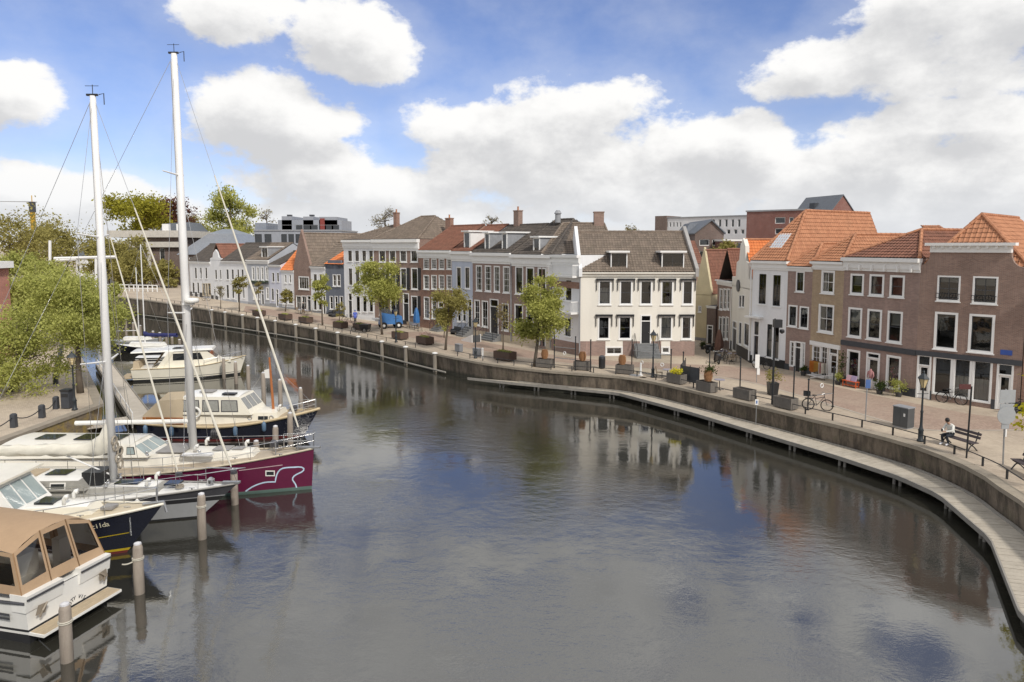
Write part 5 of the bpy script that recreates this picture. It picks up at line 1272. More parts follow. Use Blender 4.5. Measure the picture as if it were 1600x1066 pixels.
horse = [Zb(*p) for p in ((890, 910), (915, 892), (940, 876), (970, 862), (1000, 851), (1030, 843), (1060, 839), (1090, 838), (1115, 838), (1117, 822), (1121, 803), (1127, 782), (1137, 762), (1152, 745), (1172, 735), (1200, 730), (1230, 728), (1260, 727), (1290, 725), (1315, 727), (1331, 737), (1330, 749), (1318, 761), (1298, 771), (1275, 782), (1257, 794), (1247, 808), (1246, 823), (1256, 838), (1266, 852), (1272, 866), (1276, 882))]
ribbon(b4, f, horse, 2.1, pm('pale_blue_emblem', (.52, .66, .82), .5), 'horse_emblem')
ribbon(b4, f, [Zb(840 + 33 * i, 752 - 4.2 * i) for i in range(11)], 1.2, pm('pale_pink_line', (.55, .40, .42), .5), 'sheer_line')
for q, mt, off in (((1040, 752, 1112, 795), GELW, .012), ((1048, 760, 1104, 786), DKGLASS, .02)):
    pts4 = [f(*Zb(x, y), off)[0] for x, y in ((q[0], q[3]), (q[2], q[3]), (q[2], q[1]), (q[0], q[1]))]; MB().poly(*pts4).build('hull_window' if mt is GELW else 'hull_window_pane', mt, b4)
# ---- 5. blue Dutch motor cutter -----------------------------------------------------
b5 = empty('motor_cutter', (-22.8, 42.6, 0), R(-3), 'dark blue motor cutter with cream wheelhouse and orange wooden mast', 'boat', 'boats moored along the harbour piles')
h5, dk5, sh5, _ = hull(b5, 10.9, 3.5, 1.05, .95, 1.75, 1.0, .1, .8, 2.6, .5, ((0, 0, 0), (.12, 1)), [REDBOOT, NAVY], .3)
deck(b5, dk5, TEAK); rubrail(b5, dk5, pm('cream_wood_rail', (.55, .44, .27), .6), .08)
c = Cab(b5, 'cabin', CREAM, (2.0, 8.7, 1.3, .85), (2.1, 8.5, 1.2, .75), .95, 1.62, .06)
c2 = Cab(b5, 'wheelhouse', CREAM, (2.7, 7.1, 1.28, 1.15), (2.9, 6.3, 1.12, 1.02), 1.55, 2.62, .12, GELW)
for s in (-1, 1):
    for x in (2.95, 4.15, 5.3): c2.win(s, x, x + .95, 1.78, 2.38, pm('curtained_glass', (.32, .32, .29), .1, .3, 6), DGREY, -.08, .05)
    for x in (6.9, 8.2): MB().torus((x, s * (c.y(x, 1.32) + .02), 1.32), .12, .03, 'y', 14, 5).build('porthole', CHROME, c.o)
    c.win(s, 7.4, 8.0, 1.2, 1.42, DKGLASS, CREAM)
    for x in (.8, 2.5, 3.9, 6.4, 8.0): 
        yy = min(dk5, key=lambda p: abs(p[0] - x)); fender(b5, x, s * (yy[1] + .2), yy[2] - .05)
for i in range(3): c2.front(-.92 + i * .63, -.36 + i * .63, .3, .9, pm('curtained_glass', (.32, .32, .29), .1, .3, 6))
tent = MB(); tent.grid([[(.35, y * .95, z) for y, z in ((-1.35, 1.3), (-1.2, 1.45), (0, 1.55), (1.2, 1.45), (1.35, 1.3))], [(1.35, y, z) for y, z in ((-1.4, 1.3), (-1.15, 2.35), (0, 2.65), (1.15, 2.35), (1.4, 1.3))], [(2.95, y, z) for y, z in ((-1.38, 1.3), (-1.15, 2.5), (0, 2.75), (1.15, 2.5), (1.38, 1.3))]]); tent.build('cockpit_tent', BEIGEC, b5)
for s in (-1, 1): MB().box(.5, s * 1.42 - .03, 1.0, 3.0, s * 1.42 + .03, 1.4).build('wooden_coaming', VARN, b5)
mt_ = MB().tube([(8.0, 0, 1.65), (7.85, 0, 4.9)], [.09, .06], 8).build('wooden_mast', pm('orange_wood', (.42, .15, .05), .4), b5); MB().poly((7.83, -.02, 4.2), (7.5, -.02, 4.1), (7.55, -.02, 3.6), (7.88, -.02, 3.6)).build('furled_pennant', GELW, mt_)
stay(b5, (10.7, 0, 1.85), (7.87, 0, 4.6), .012); stay(b5, (6.3, .9, 2.7), (7.87, 0, 4.6), .01)
rail(b5, [(x, -(y - .05), z) for x, y, z in dk5 if x > 9.0][::2] , .6, .022, 1); rail(b5, [(x, (y - .05), z) for x, y, z in dk5 if x > 9.0][::2], .6, .022, 1)
MB().lathe([(.05, 0), (.22, .03), (.22, .3), (.1, .4)], 10, (9.3, 0, 1.55)).build('windlass', DGREY, b5); MB().box(3.6, -.5, 2.76, 4.4, .2, 2.82).build('roof_hatch', DECKG, b5); MB().box(5.2, -.9, 2.72, 6.0, -.5, 2.8).build('name_board', BOOT, b5)
MB().torus((3.8, -1.45, 1.75), .28, .07, 'y', 18, 7).build('life_ring', GELW, b5)
# ---- 6. cream express yacht -----------------------------------------------------
ps, pb = atz(203, 597, 0), atz(364, 588, 0); yaw = math.atan2(pb.y - ps.y, pb.x - ps.x)
b6 = empty('motor_yacht', (ps.x - .2, ps.y + 1.2, 0), yaw - .04, 'cream motor yacht with long low roof moored at the far jetty', 'boat', 'boats moored along the harbour piles')
Lb = (pb - ps).length
h6, dk6, sh6, _ = hull(b6, Lb + .9, 3.3, 1.15, 1.15, 1.75, .55, .15, .9, 2.3, .5, ((0, 0, 0), (.18, 1), (.28, 0), (.33, 1)), [BOOT, CREAM], .25)
deck(b6, dk6, CREAM); rubrail(b6, dk6, pm('cream_wood_rail', (.55, .44, .27), .6), .04)
c = Cab(b6, 'cabin', CREAM, (2.2, 7.6, 1.2, .9), (3.1, 6.0, 1.12, .9), 1.1, 2.45, .06, GELW)
for s in (-1, 1): c.win(s, 3.35, 4.4, 1.75, 2.25, DKGLASS, None, .05); c.win(s, 4.5, 5.7, 1.75, 2.25, DKGLASS, None, -.25)
for i in range(3): c.front(-.92 + i * .63, -.36 + i * .63, .5, .92)
MB().hexa([(-.0, -1.2, 2.48), (6.6, -1.05, 2.50), (6.6, 1.05, 2.50), (-.0, 1.2, 2.48)], [(.0, -1.15, 2.58), (6.5, -1.0, 2.66), (6.5, 1.0, 2.66), (0, 1.15, 2.58)]).build('hardtop', GELW, b6)
for s in (-1, 1): MB().hexa([(2.0, s * 1.22, 1.1), (2.5, s * 1.22, 1.1), (2.5, s * 1.16, 1.1), (2.0, s * 1.16, 1.1)], [(3.0, s * 1.18, 2.5), (3.4, s * 1.18, 2.5), (3.4, s * 1.12, 2.5), (3.0, s * 1.12, 2.5)]).build('roof_pillar', CREAM, b6)
MB().box(6.4, -.8, 1.3, 8.0, .8, 1.55).build('foredeck_trunk', CREAM, b6)
for s in (-1, 1): rail(b6, [(x, s * (y - .06), z) for x, y, z in dk6 if x > 5.5][::3], .45, .018, 1, False)
cv = MB(); cv.hexa([(.1, -1.2, 1.1), (.7, -1.2, 1.1), (.7, 1.2, 1.1), (.1, 1.2, 1.1)], [(.15, -1.0, 1.75), (.55, -1.0, 1.65), (.55, 1.0, 1.7), (.15, 1.0, 1.6)]); cv.build('canvas_bundle', BEIGEC, b6); MB().poly((1.6, -1.15, 1.2), (2.5, -1.15, 2.45), (2.5, 1.15, 2.45), (1.6, 1.15, 1.2)).build('aft_screen', BEIGEC, b6)
MB().box(-.9, -1.3, .28, .02, 1.3, .36).build('swim_platform', TEAK, b6)
# ---- 7-9. small boats beyond ----------------------------------------------------------
def small_sail(loc, yaw, label, L, hm, mpx, cover=None):
    b = empty('sailing_boat', loc, yaw, label, 'boat', 'boats moored along the harbour piles')
    h, dk, _, _ = hull(b, L, L * .31, .85, .75, 1.05, .8, -.15, .65, 2.0, .4, ((0, 0, 0), (.1, 1)), [BOOT, hm], .4, n=16)
    deck(b, dk, GELW); Cab(b, 'coachroof', GELW, (L * .3, L * .75, .7, .4), (L * .32, L * .73, .6, .35), .8, 1.15, .08)
    A = Vector(loc); X, Y = A.x + math.cos(yaw) * L * .55, A.y + math.sin(yaw) * L * .55
    top = zat(mpx[0], mpx[1], (X, Y)); p = locp(b, X, Y, 1.1); MB().tube([p, (p.x, p.y, top)], [.075, .05], 8).build('mast', ALU, b)
    stay(b, (L * .97, 0, 1.05), (p.x, 0, top), .014); stay(b, (0, 0, .9), (p.x, 0, top), .012)
    MB().tube([(p.x, 0, 1.9), (p.x - L * .42, 0, 1.85)], .05, 6).build('boom', ALU, b)
    if cover:
        rows = [[(p.x + .05 - L * .44 * i / 8, .22 * math.sin(2 * math.pi * j / 8), 1.78 + (.42 + (.3 if i == 0 else 0)) * (.5 - .5 * math.cos(2 * math.pi * j / 8)) + .03 * math.sin(i * 2 + j)) for j in range(8)] for i in range(9)]
        MB().grid(rows, True).build('sail_cover', cover, b, True)
    return b
P7 = atz(168, 542, 0); small_sail((P7.x, P7.y, 0), R(4), 'small white sailing boat with bare mast half behind the quay tree', 6.6, GREYH, (194, 418))
P8 = atz(284, 552, 0); small_sail((P8.x + .5, P8.y, 0), R(176), 'sailing boat with dark blue sail cover behind the cream yacht', 8.5, NAVY, (234, 382), BLUEC)
P9 = atz(165, 586, 0); b9 = empty('motor_boat', (P9.x, P9.y + 5.5, 0), R(14), 'low white motor boat with black stripe behind the cream yacht stern', 'boat', 'boats moored along the harbour piles')
h9, dk9, _, _ = hull(b9, 6.2, 2.3, .85, .8, 1.1, .8, .1, .9, 2.2, .4, ((0, 0, 0), (.45, 1), (.62, 0), (.68, 1)), [GREYH, BOOT], .3, n=16)
h9.data.materials[0] = GELW
deck(b9, dk9, GELW); Cab(b9, 'cuddy', GELW, (2.4, 4.6, .9, .5), (2.7, 4.0, .75, .5), .85, 1.35).front(-.9, .9, .2, .9)
# ---- deck fittings that clutter the boats
def winch(root, x, y, z): MB().lathe([(.09, 0), (.09, .04), (.055, .08), (.06, .15), (.075, .19), (.03, .2)], 10, (x, y, z)).build('winch', CHROME, root, True)
def cleat(root, x, y, z): m = MB(); m.tube([(x - .13, y, z + .07), (x + .13, y, z + .07)], .018, 5); m.tube([(x, y, z), (x, y, z + .07)], .03, 5); m.build('cleat', CHROME, root)
def vent(root, x, y, z): m = MB(); m.tube([(x, y, z), (x, y, z + .22), (x + .06, y, z + .3), (x + .16, y, z + .3)], [.07, .07, .08, .11], 8); m.build('cowl_vent', GELW, root, True)
def coil(root, x, y, z, r=.16): m = MB(); [m.torus((x, y, z + .02 + .035 * i), r - .01 * i, .022, 'z', 14, 5) for i in range(3)]; stuff(m.build('rope_coil', WC, root))
for x, y in ((8.0, -.55), (8.0, .55), (2.0, -1.2), (2.0, 1.2), (7.9, -.2)): winch(b3, x, y, 1.58 if x > 5 else 1.28)
for x, y in ((11.6, -.5), (11.6, .5), (6, -1.42), (3, -1.42)): cleat(b3, x, y, 1.42 if x > 10 else 1.2)
for x, y in ((9.7, -.5), (9.7, .3)): vent(b3, x, y, 1.55)
coil(b3, 11.0, -.3, 1.45); coil(b3, 9.2, .75, 1.3); MB().box(10.3, -.28, 1.50, 10.9, .28, 1.58).build('hatch', DKGLASS, b3); MB().lathe([(.04, 0), (.16, .03), (.16, .2), (.06, .28)], 10, (12.2, 0, 1.5)).build('windlass', CHROME, b3)
for x in (4.5, 7.5, 9.6): yy = min(dk3, key=lambda p: abs(p[0] - x)); fender(b3, x, -(yy[1] + .14), yy[2] - .1, GELW, .12, .5)
for x, y in ((9.2, -.95), (9.2, .95), (1.9, -1.35), (1.9, 1.35), (11.6, -.8)): winch(b4, x, y, 1.95 if x < 12 and x > 5 else 1.5)
for x, y in ((15.3, -.6), (15.3, .6), (13.4, -1.15), (8, -1.85)): cleat(b4, x, y, 1.85 if x > 12 else 1.45)
for x, y in ((11.3, -.6), (11.3, .6), (13.4, .2)): vent(b4, x, y, 2.0)
coil(b4, 14.9, .3, 1.9, .22); coil(b4, 10.9, -.9, 1.9); coil(b4, 10.4, .9, 1.9); MB().box(10.9, -1.1, 1.96, 12.3, -.85, 2.06).build('spinnaker_pole', ALU, b4)
lb_ = MB(); lb_.lathe([(.03, -.3), (.14, -.28), (.15, .28), (.03, .3)], 10, (1.2, -1.45, 2.1)); lb_.build('life_buoy_case', GELW, b4)
MB().tube([(.25, 1.2, 1.4), (.1, 1.25, 3.6)], .018, 5).build('flag_staff', VARN, b4)
for x, y in ((9.6, -.8), (9.6, .8), (10.9, 0)): cleat(b2, x, y, 1.72)
MB().box(7.6, -.35, 2.02, 8.3, .35, 2.10).build('hatch', DKGLASS, b2); vent(b2, 8.7, -.3, 2.0); vent(b2, 8.7, .3, 2.0); MB().tube([(3.2, 0, 3.1), (3.0, 0, 4.3)], [.05, .03], 6).build('signal_mast', GELW, b2)
fender(b2, 9.2, -(1.0 + .25), 1.5, GELW, .13, .55)
for x, y in ((9.9, -.35), (9.9, .35), (.6, -1.2)): cleat(b5, x, y, 1.55 if x > 5 else 1.05)
vent(b5, 8.5, -.4, 1.66); coil(b5, 9.0, .35, 1.5)
for x, y in ((9.0, -.4), (9.0, .4)): cleat(b6, x, y, 1.65)
MB().box(3.2, -.5, 2.66, 4.2, .5, 2.70).build('sunroof', DKGLASS, b6)
# ---- mooring piles ------------------------------------------------------------------
PILE = pm('weathered_pile_wood', (.36, .31, .26), .9, .45, 5.0, .5, streak=True, col2=(.15, .12, .095))
CAPW = pm('pile_cap', (.62, .62, .64), .6, .15, 3)
names = 'with the nearest boat stern behind it|beside the tan canvas boat and navy bow|in front of the grey yacht hull|at the bow of the grey yacht|low beside the burgundy foredeck|tall one beside the burgundy foredeck|against the blue cutter bow|slim one just off the blue cutter bow|off the blue cutter near its bow rail|behind the orange mast|tall one behind the cutter wheelhouse|beside the cream yacht bow|close to the cream yacht hull|between the cream yacht and the cutter'.split('|')
for k, (px, py, pt) in enumerate([(105, 1033, 946), (218, 927, 851), (316, 842, 773), (367, 788, 735), (402, 735, 690), (431, 724, 667), (454, 700, 646), (439, 652, 594), (471, 652, 607), (413, 650, 583), (389, 620, 572), (369, 600, 566), (350, 592, 560), (440, 640, 600)][:13]):
    B0 = atz(px, py, 0); zt = zat(px, pt, B0); r = .165 if k < 7 else .15
    o = empty('mooring_pile', B0, 0, 'weathered wooden mooring pile ' + names[k], 'mooring pile', 'mooring piles in the water')
    tx = rnd.uniform(-.04, .04); m = MB(); m.tube([(0, 0, -1.6), (tx * .2, 0, zt * .5), (tx, .02, zt - .12), (tx, .02, zt)], [r * 1.05, r, r * .93, r * .72], 12); m.build('post', PILE, o, True)
    MB().lathe([(r * .74, 0), (r * .7, .05), (.02, .09)], 12, (tx, .02, zt)).build('cap', CAPW, o)
    if k < 3:
        mk = MB(); [mk.torus((tx * .5, .01, zt - .45 - .05 * i), r * 1.03, .02, 'z', 14, 5) for i in range(2)]; stuff(mk.build('mooring_rope', ROPE, o))
for k, (px, py, pt) in enumerate([(197.5, 524, 499), (209, 526, 505), (220, 529, 509), (240, 540, 518), (250.5, 542, 520), (260.5, 544, 524), (269.5, 546, 527), (281, 548, 531)]):
    B0 = atz(px, py, 0); zt = zat(px, pt, B0)
    o = empty('mooring_pile', B0, 0, '%s pile from the left in the far row before the harbour end' % ['first', 'second', 'third', 'fourth', 'fifth', 'sixth', 'seventh', 'eighth'][k], 'mooring pile', 'mooring piles in the water')
    MB().tube([(0, 0, -1.5), (0, 0, zt)], [.16, .14], 10).build('post', PILE, o); MB().lathe([(.15, 0), (.13, .05), (.02, .08)], 10, (0, 0, zt)).build('cap', CAPW, o)
def line(name, label, a, b, sag=.12, r=.014):
    a, b = Vector(a), Vector(b); tag(MB().tube([a.lerp(b, k / 10) - Vector((0, 0, sag * 4 * k / 10 * (1 - k / 10))) for k in range(11)], r, 5).build(name, ROPE), label, 'rope')
pp1 = atz(218, 927, 0); line('mooring_line', 'white mooring line from the white cruiser stern to its pile', (pp1.x, pp1.y, 1.25), (-13.0, 22.2, 1.15), .08, .022)
pp3 = atz(316, 842, 0)
# ---- jetty ----------------------------------------------------------------------------
JB = pm('jetty_board', (.55, .50, .43), .85, .25, 1.5, .15, col2=(.42, .38, .32))
jt = empty('jetty', (0, 0, 0)); jt['kind'] = 'structure'
o0, o1 = Vector((-38.5, 65.8, .5)), Vector((-23.1, 44.0, .5)); dj = (o1 - o0).normalized(); nj = Vector((-dj.y, dj.x, 0)) * -1
L = (o1 - o0).length; n = int(L / .17)
for i in range(n):
    a = o0 + dj * (i * .17); b = a + dj * .145; hi = [a, b, b + nj * 1.25, a + nj * 1.25]; hi = [p + Vector((0, 0, rnd.uniform(-.004, .004))) for p in hi]
    MB().hexa([p - Vector((0, 0, .05)) for p in hi], hi).build('plank', JB, jt)
for s in (-.04, 1.29):
    a, b = o0 + nj * s, o1 + nj * s; w = nj * .08; MB().hexa([a - Vector((0, 0, .35)), b - Vector((0, 0, .35)), b + w - Vector((0, 0, .35)), a + w - Vector((0, 0, .35))], [a + Vector((0, 0, .06)), b + Vector((0, 0, .06)), b + w + Vector((0, 0, .06)), a + w + Vector((0, 0, .06))]).build('edge_beam', DECKE, jt)
for i in range(6):
    p = o0 + dj * (L * (i + .5) / 6) + nj * .62; MB().tube([(p.x, p.y, -2), (p.x, p.y, .4)], .12, 8).build('support_post', DECKE, jt)
ret0 = o1 + nj * 1.4 - dj * .05
for i in range(16):
    a = ret0 + nj * (i * .17) - dj * 2.1; b = a + dj * 2.1; hi = [a, b, b + nj * .158, a + nj * .158]; hi = [Vector((p.x, p.y, .5)) for p in hi]
    MB().hexa([p - Vector((0, 0, .05)) for p in hi], hi).build('plank', JB, jt)
# gangway rail beside the quay
q0, q1 = Vector((-36.0 + 1.0, 57.6 - .2, .9)), Vector((-26.1 + .6, 43.4 + .6, .9))
gw = empty('gangway_rail', (0, 0, 0), 0, 'white metal guard rail along the jetty beside the left quay', 'railing')
a, b = o0 + nj * 1.3, o1 + nj * 1.3
MB().tube([(a.x, a.y, 1.15), (b.x, b.y, 1.15)], .035, 6).build('rail', WHITE, gw)
for i in range(9): p = a.lerp(b, i / 8); MB().tube([(p.x, p.y, .5), (p.x, p.y, 1.15)], .03, 6).build('post', WHITE, gw)
# ================================================================== TREES
import numpy as np
BARK = pm('grey_bark', (.13, .105, .08), .9, .4, 3, .4, streak=True)
L_SPRING = leaf_mat('spring_leaves', (.29, .31, .075), (.50, .49, .16))
L_YEL = leaf_mat('yellow_spring_leaves', (.26, .25, .035), (.40, .37, .06))
L_OLIVE = leaf_mat('olive_spring_leaves', (.25, .225, .075), (.38, .34, .12))
L_GREEN = leaf_mat('fresh_green_leaves', (.29, .32, .08), (.50, .50, .17))
L_PURP = leaf_mat('copper_leaves', (.10, .045, .035), (.17, .08, .055))
L_SPARSE = leaf_mat('bud_leaves', (.22, .18, .08), (.32, .28, .12))
L_GOLD = leaf_mat('golden_leaves', (.42, .38, .02), (.60, .55, .06))
L_DARK = leaf_mat('dark_shrub_leaves', (.04, .06, .02), (.09, .12, .035))
def leaves(centers, radii, n, ls, mat, root, name='crown', seed=1, flat=.8):
    g = np.random.default_rng(seed); C = np.array(centers, float); Rr = np.array(radii, float)
    idx = g.integers(0, len(C), n); d = g.normal(size=(n, 3)); d /= np.linalg.norm(d, axis=1)[:, None]
    rad = Rr[idx] * np.clip(np.abs(g.normal(.7, .45, n)), .05, 1.9); d[:, 2] *= flat
    P = C[idx] + d * rad[:, None]
    u = g.normal(size=(n, 3)); u /= np.linalg.norm(u, axis=1)[:, None]; w = np.cross(u, g.normal(size=(n, 3))); w /= np.linalg.norm(w, axis=1)[:, None]
    s = ls * g.uniform(.6, 1.35, n)[:, None]
    V = np.stack([P - u * s, P - w * s * .55, P + u * s, P + w * s * .55], 1).reshape(-1, 3)
    me = bpy.data.meshes.new(name); me.vertices.add(4 * n); me.loops.add(4 * n); me.polygons.add(n)
    me.vertices.foreach_set('co', V.ravel()); me.loops.foreach_set('vertex_index', np.arange(4 * n, dtype=np.int32)); me.polygons.foreach_set('loop_start', np.arange(0, 4 * n, 4, dtype=np.int32))
    me.update(calc_edges=True); me.materials.append(mat)
    o = bpy.data.objects.new(name, me); COL.objects.link(o); o.parent = root; return o
def tree(name, label, base, h, cw, c0, c1, n, ls, mat, tr=.16, group=None, seed=1, nclump=26, bare=False, squash=1.0, cr=None, lean=(0, 0)):
    """c0, c1: crown bottom and top height; cw: crown radius"""
    g = random.Random(seed); root = empty(name, base, 0, label, 'tree', group)
    cz, ch = (c0 + c1) / 2, (c1 - c0) / 2
    fork = c0 + (c1 - c0) * .22
    m = MB(); bend = [Vector((g.uniform(-.1, .1), g.uniform(-.1, .1), 0)) * h * .05 for _ in range(4)]; ln = Vector((*lean, 0))
    tp = [Vector((0, 0, -.1)), Vector((0, 0, fork * .33)) + bend[0] + ln * .2, Vector((0, 0, fork * .7)) + bend[1] + ln * .5, Vector((0, 0, fork)) + bend[2] + ln * .7]
    m.tube(tp, [tr * 1.25, tr, tr * .85, tr * .75], 9)
    top = Vector((0, 0, c1 - ch * .25)) + bend[3] + ln; m.tube([tp[-1], tp[-1].lerp(top, .5) + bend[0] * .6, top], [tr * .72, tr * .4, tr * .08], 7)
    cl = []
    nl = 9 if not bare else 12
    for i in range(nl):
        a = 2 * math.pi * (i / nl + g.uniform(-.06, .06)); z = g.uniform(-.75, .75); r = cw * math.sqrt(max(.05, 1 - z * z)) * g.uniform(.65, .95) * (1 - .35 * max(0, z))
        e = Vector((math.cos(a) * r, math.sin(a) * r * squash, cz + z * ch)) + ln; s0 = tp[-1].lerp(top, max(0, min(.8, (z + .9) / 2.2))) if z > -.4 else tp[2].lerp(tp[-1], .7)
        mid = s0.lerp(e, .5) + Vector((0, 0, ch * .12)); m.tube([s0, mid, e], [tr * .34, tr * .2, tr * .04], 6)
        for k in range(3 if not bare else 7):
            q = s0.lerp(e, g.uniform(.35, .9)) + Vector((0, 0, ch * .06)); f = q + Vector((g.uniform(-1, 1), g.uniform(-1, 1), g.uniform(-.2, .9))) * cw * .35
            m.tube([q, f], [tr * .12, tr * .03], 5); cl.append((f, cw * g.uniform(.22, .36)))
            if bare:
                for _ in range(4): f2 = f.lerp(q, g.uniform(.1, .6)); m.tube([f2, f2 + Vector((g.uniform(-1, 1), g.uniform(-1, 1), g.uniform(0, 1))) * cw * .22], [tr * .06, tr * .02], 4)
        cl.append((e, cw * g.uniform(.24, .38)))
    m.build('trunk', BARK, root, True)
    while len(cl) < nclump:
        v = Vector((g.gauss(0, 1), g.gauss(0, 1), g.gauss(0, 1))).normalized() * g.uniform(.35, .92); zf = 1.0 if v.z > 0 else .9
        tp_ = 1.08 - .42 * max(-.3, v.z); cl.append((Vector((v.x * cw * tp_, v.y * cw * squash * tp_, cz + v.z * ch * zf)) + ln * (1 + v.z * .3), cw * g.uniform(.2, .36)))
    if n: leaves([c for c, _ in cl], [r for _, r in cl], n, ls, mat, root, 'crown', seed)
    return root
def px_tree(name, label, bpx, ctop, cbot, cx, hw, n, ls, mat, tr, group, seed, ground=None, bare=False, nclump=26, lean=True, **k):
    B0 = ground if ground is not None else G(*bpx); top = zat(cx, ctop, B0) - B0.z; bot = zat(cx, cbot, B0) - B0.z; sc_ = B0.y / FOC
    ln = ((atY(cx, (ctop + cbot) / 2, B0.y).x - B0.x), 0) if lean else (0, 0)
    return tree(name, label, B0, top, hw * sc_, bot, top, n, ls, mat, tr, group, seed, nclump, bare, lean=ln, **k)
GQ = 'trees along the quay'
px_tree('quay_tree', 'yellow-green quay tree in front of the wide white house', (374, 487), 425, 466, 374, 11, 1500, .12, L_OLIVE, .09, GQ, 11)
px_tree('quay_tree', 'small quay tree between the grey and lilac far houses', (404, 489), 438, 470, 404, 8, 500, .12, L_SPARSE, .07, GQ, 12)
px_tree('quay_tree', 'boxy olive young tree by the small white house', (446, 487), 449, 476, 448, 10, 1500, .12, L_OLIVE, .08, GQ, 13)
px_tree('quay_tree', 'fresh green quay tree before the brown pointed gable row', (504, 508), 429, 488, 502, 16, 2600, .13, L_SPRING, .1, GQ, 14)
px_tree('quay_tree', 'thin multi-stemmed young tree rising from a planter near the blue-grey house', (530, 503), 470, 498, 531, 9, 500, .10, L_OLIVE, .06, GQ, 15)
px_tree('quay_tree', 'large pyramidal green tree hiding the brown shuttered house', (597, 523), 399, 499, 592, 38, 15000, .11, L_SPRING, .13, GQ, 16, nclump=46)
px_tree('quay_tree', 'olive-yellow quay tree before the red brick house', (696, 547), 434, 514, 702, 31, 6500, .10, L_OLIVE, .11, GQ, 17, nclump=34)
px_tree('quay_tree', 'climbing dark green shrub tree beside the red brick house door', (694, 528), 478, 522, 695, 8, 1200, .10, L_GREEN, .06, GQ, 18)
px_tree('quay_tree', 'big yellow-green quay tree beside the white balcony annex', (835, 573), 426, 543, 845, 42, 16000, .10, L_SPRING, .14, GQ, 19, nclump=48)
px_tree('quay_tree', 'nearly bare young tree before the four-window brown house', (786, 548), 468, 520, 786, 16, 350, .10, L_SPARSE, .07, GQ, 20, bare=True)
px_tree('quay_tree', 'sparse pink-budded young tree by the far shop front', (345, 483), 445, 468, 345, 9, 250, .10, L_SPARSE, .06, GQ, 21, bare=True)
# left quay
GL = 'trees on the left quay'
px_tree('quay_tree', 'broad bright green tree nearest on the left quay', (14, 612), 485, 632, 30, 78, 23000, .085, L_GREEN, .17, GL, 31, nclump=60)
px_tree('quay_tree', 'tall full green tree behind the left lamp post', (126, 614), 425, 558, 118, 72, 26000, .085, L_GREEN, .19, GL, 32, nclump=66)
for i, (bx, by, ct, cb, cx, hw, mt, lb) in enumerate([(60, 545, 398, 520, 58, 50, L_GREEN, 'dark green tree beside the pink building'), (100, 530, 415, 510, 102, 44, L_SPRING, 'mid-row green tree on the left street'), (150, 528, 440, 520, 160, 28, L_SPRING, 'light green tree overhanging the far jetty'),
        (30, 520, 392, 500, 28, 40, L_GREEN, 'dense green tree at the left picture edge behind the pink building')]):
    B0 = atz(bx, by, 1.7); px_tree('street_tree', lb, None, ct, cb, cx, hw * 1.12, 12000, .13, mt, .17, GL, 40 + i, ground=B0, nclump=40)
# trees at the harbour end and the park behind
GP = 'trees beyond the harbour end'
def park(px, ct, cb, hw, Y, n, ls, mat, label, seed, bare=False, tr=.3, name='park_tree', ncl=44):
    X = atY(px, 460, Y).x; px_tree(name, label, None, ct, cb, px, hw, n, ls, mat, tr, GP, seed, ground=Vector((X, Y, quay_z(Y))), bare=bare, nclump=ncl)
park(215, 305, 372, 46, 190, 9000, .34, L_YEL, 'bright yellow-green park tree behind the mast', 51, tr=.5)
park(262, 306, 372, 40, 205, 8000, .34, L_PURP, 'copper purple park tree beside the yellow-green one', 52, tr=.5)
park(360, 295, 396, 42, 175, 11000, .30, L_SPRING, 'large green park tree above the grey metal roof', 53, tr=.5, ncl=56)
park(417, 322, 372, 15, 185, 300, .2, L_SPARSE, 'bare tree between the green park tree and grey flats', 54, True)
park(602, 324, 366, 26, 160, 250, .18, L_SPARSE, 'bare crown above the tall white house roof', 55, True)
park(768, 336, 376, 19, 140, 150, .16, L_SPARSE, 'bare crown above the dark pantile roofs', 56, True)
park(985, 352, 400, 16, 130, 700, .16, L_SPARSE, 'thin yellowish crown above the cream house roof', 57, True)
park(1131, 374, 440, 22, 92, 3500, .16, L_OLIVE, 'yellow-green tree at the back of the alley', 58)
for i, (px, ct, cb, hw, Y, mt, lb) in enumerate([(15, 325, 440, 70, 150, L_OLIVE, 'large olive tree mass at the far left edge'), (105, 345, 440, 62, 165, L_OLIVE, 'rounded olive tree left of the tall masts'), (60, 350, 440, 44, 175, L_OLIVE, 'olive tree in the gap below the crane'),
        (170, 372, 450, 38, 150, L_OLIVE, 'pale olive tree before the columned brick building'), (215, 372, 452, 40, 146, L_OLIVE, 'olive tree row end beside the harbour railing'), (262, 402, 455, 16, 143, L_OLIVE, 'small olive tree by the brick hall corner'), (293, 340, 372, 26, 215, L_OLIVE, 'dull tree behind the metal roof ridge')]):
    park(px, ct, cb, hw, Y, 6500 if hw > 30 else 2500, .28, mt, lb, 60 + i)
# golden shrub tree at the right picture edge
for px, ct, cb, hw, sd in ((1622, 555, 760, 34, 81),):
    B0 = atz(1622, 770, 1.7); B0 = Vector((22.3, 27.6, 1.7)); px_tree('golden_tree', 'golden-leaved small tree cut off by the right picture edge', None, 560, 745, 1632, 46, 700, .10, L_GOLD, .07, None, sd, ground=B0, nclump=20)
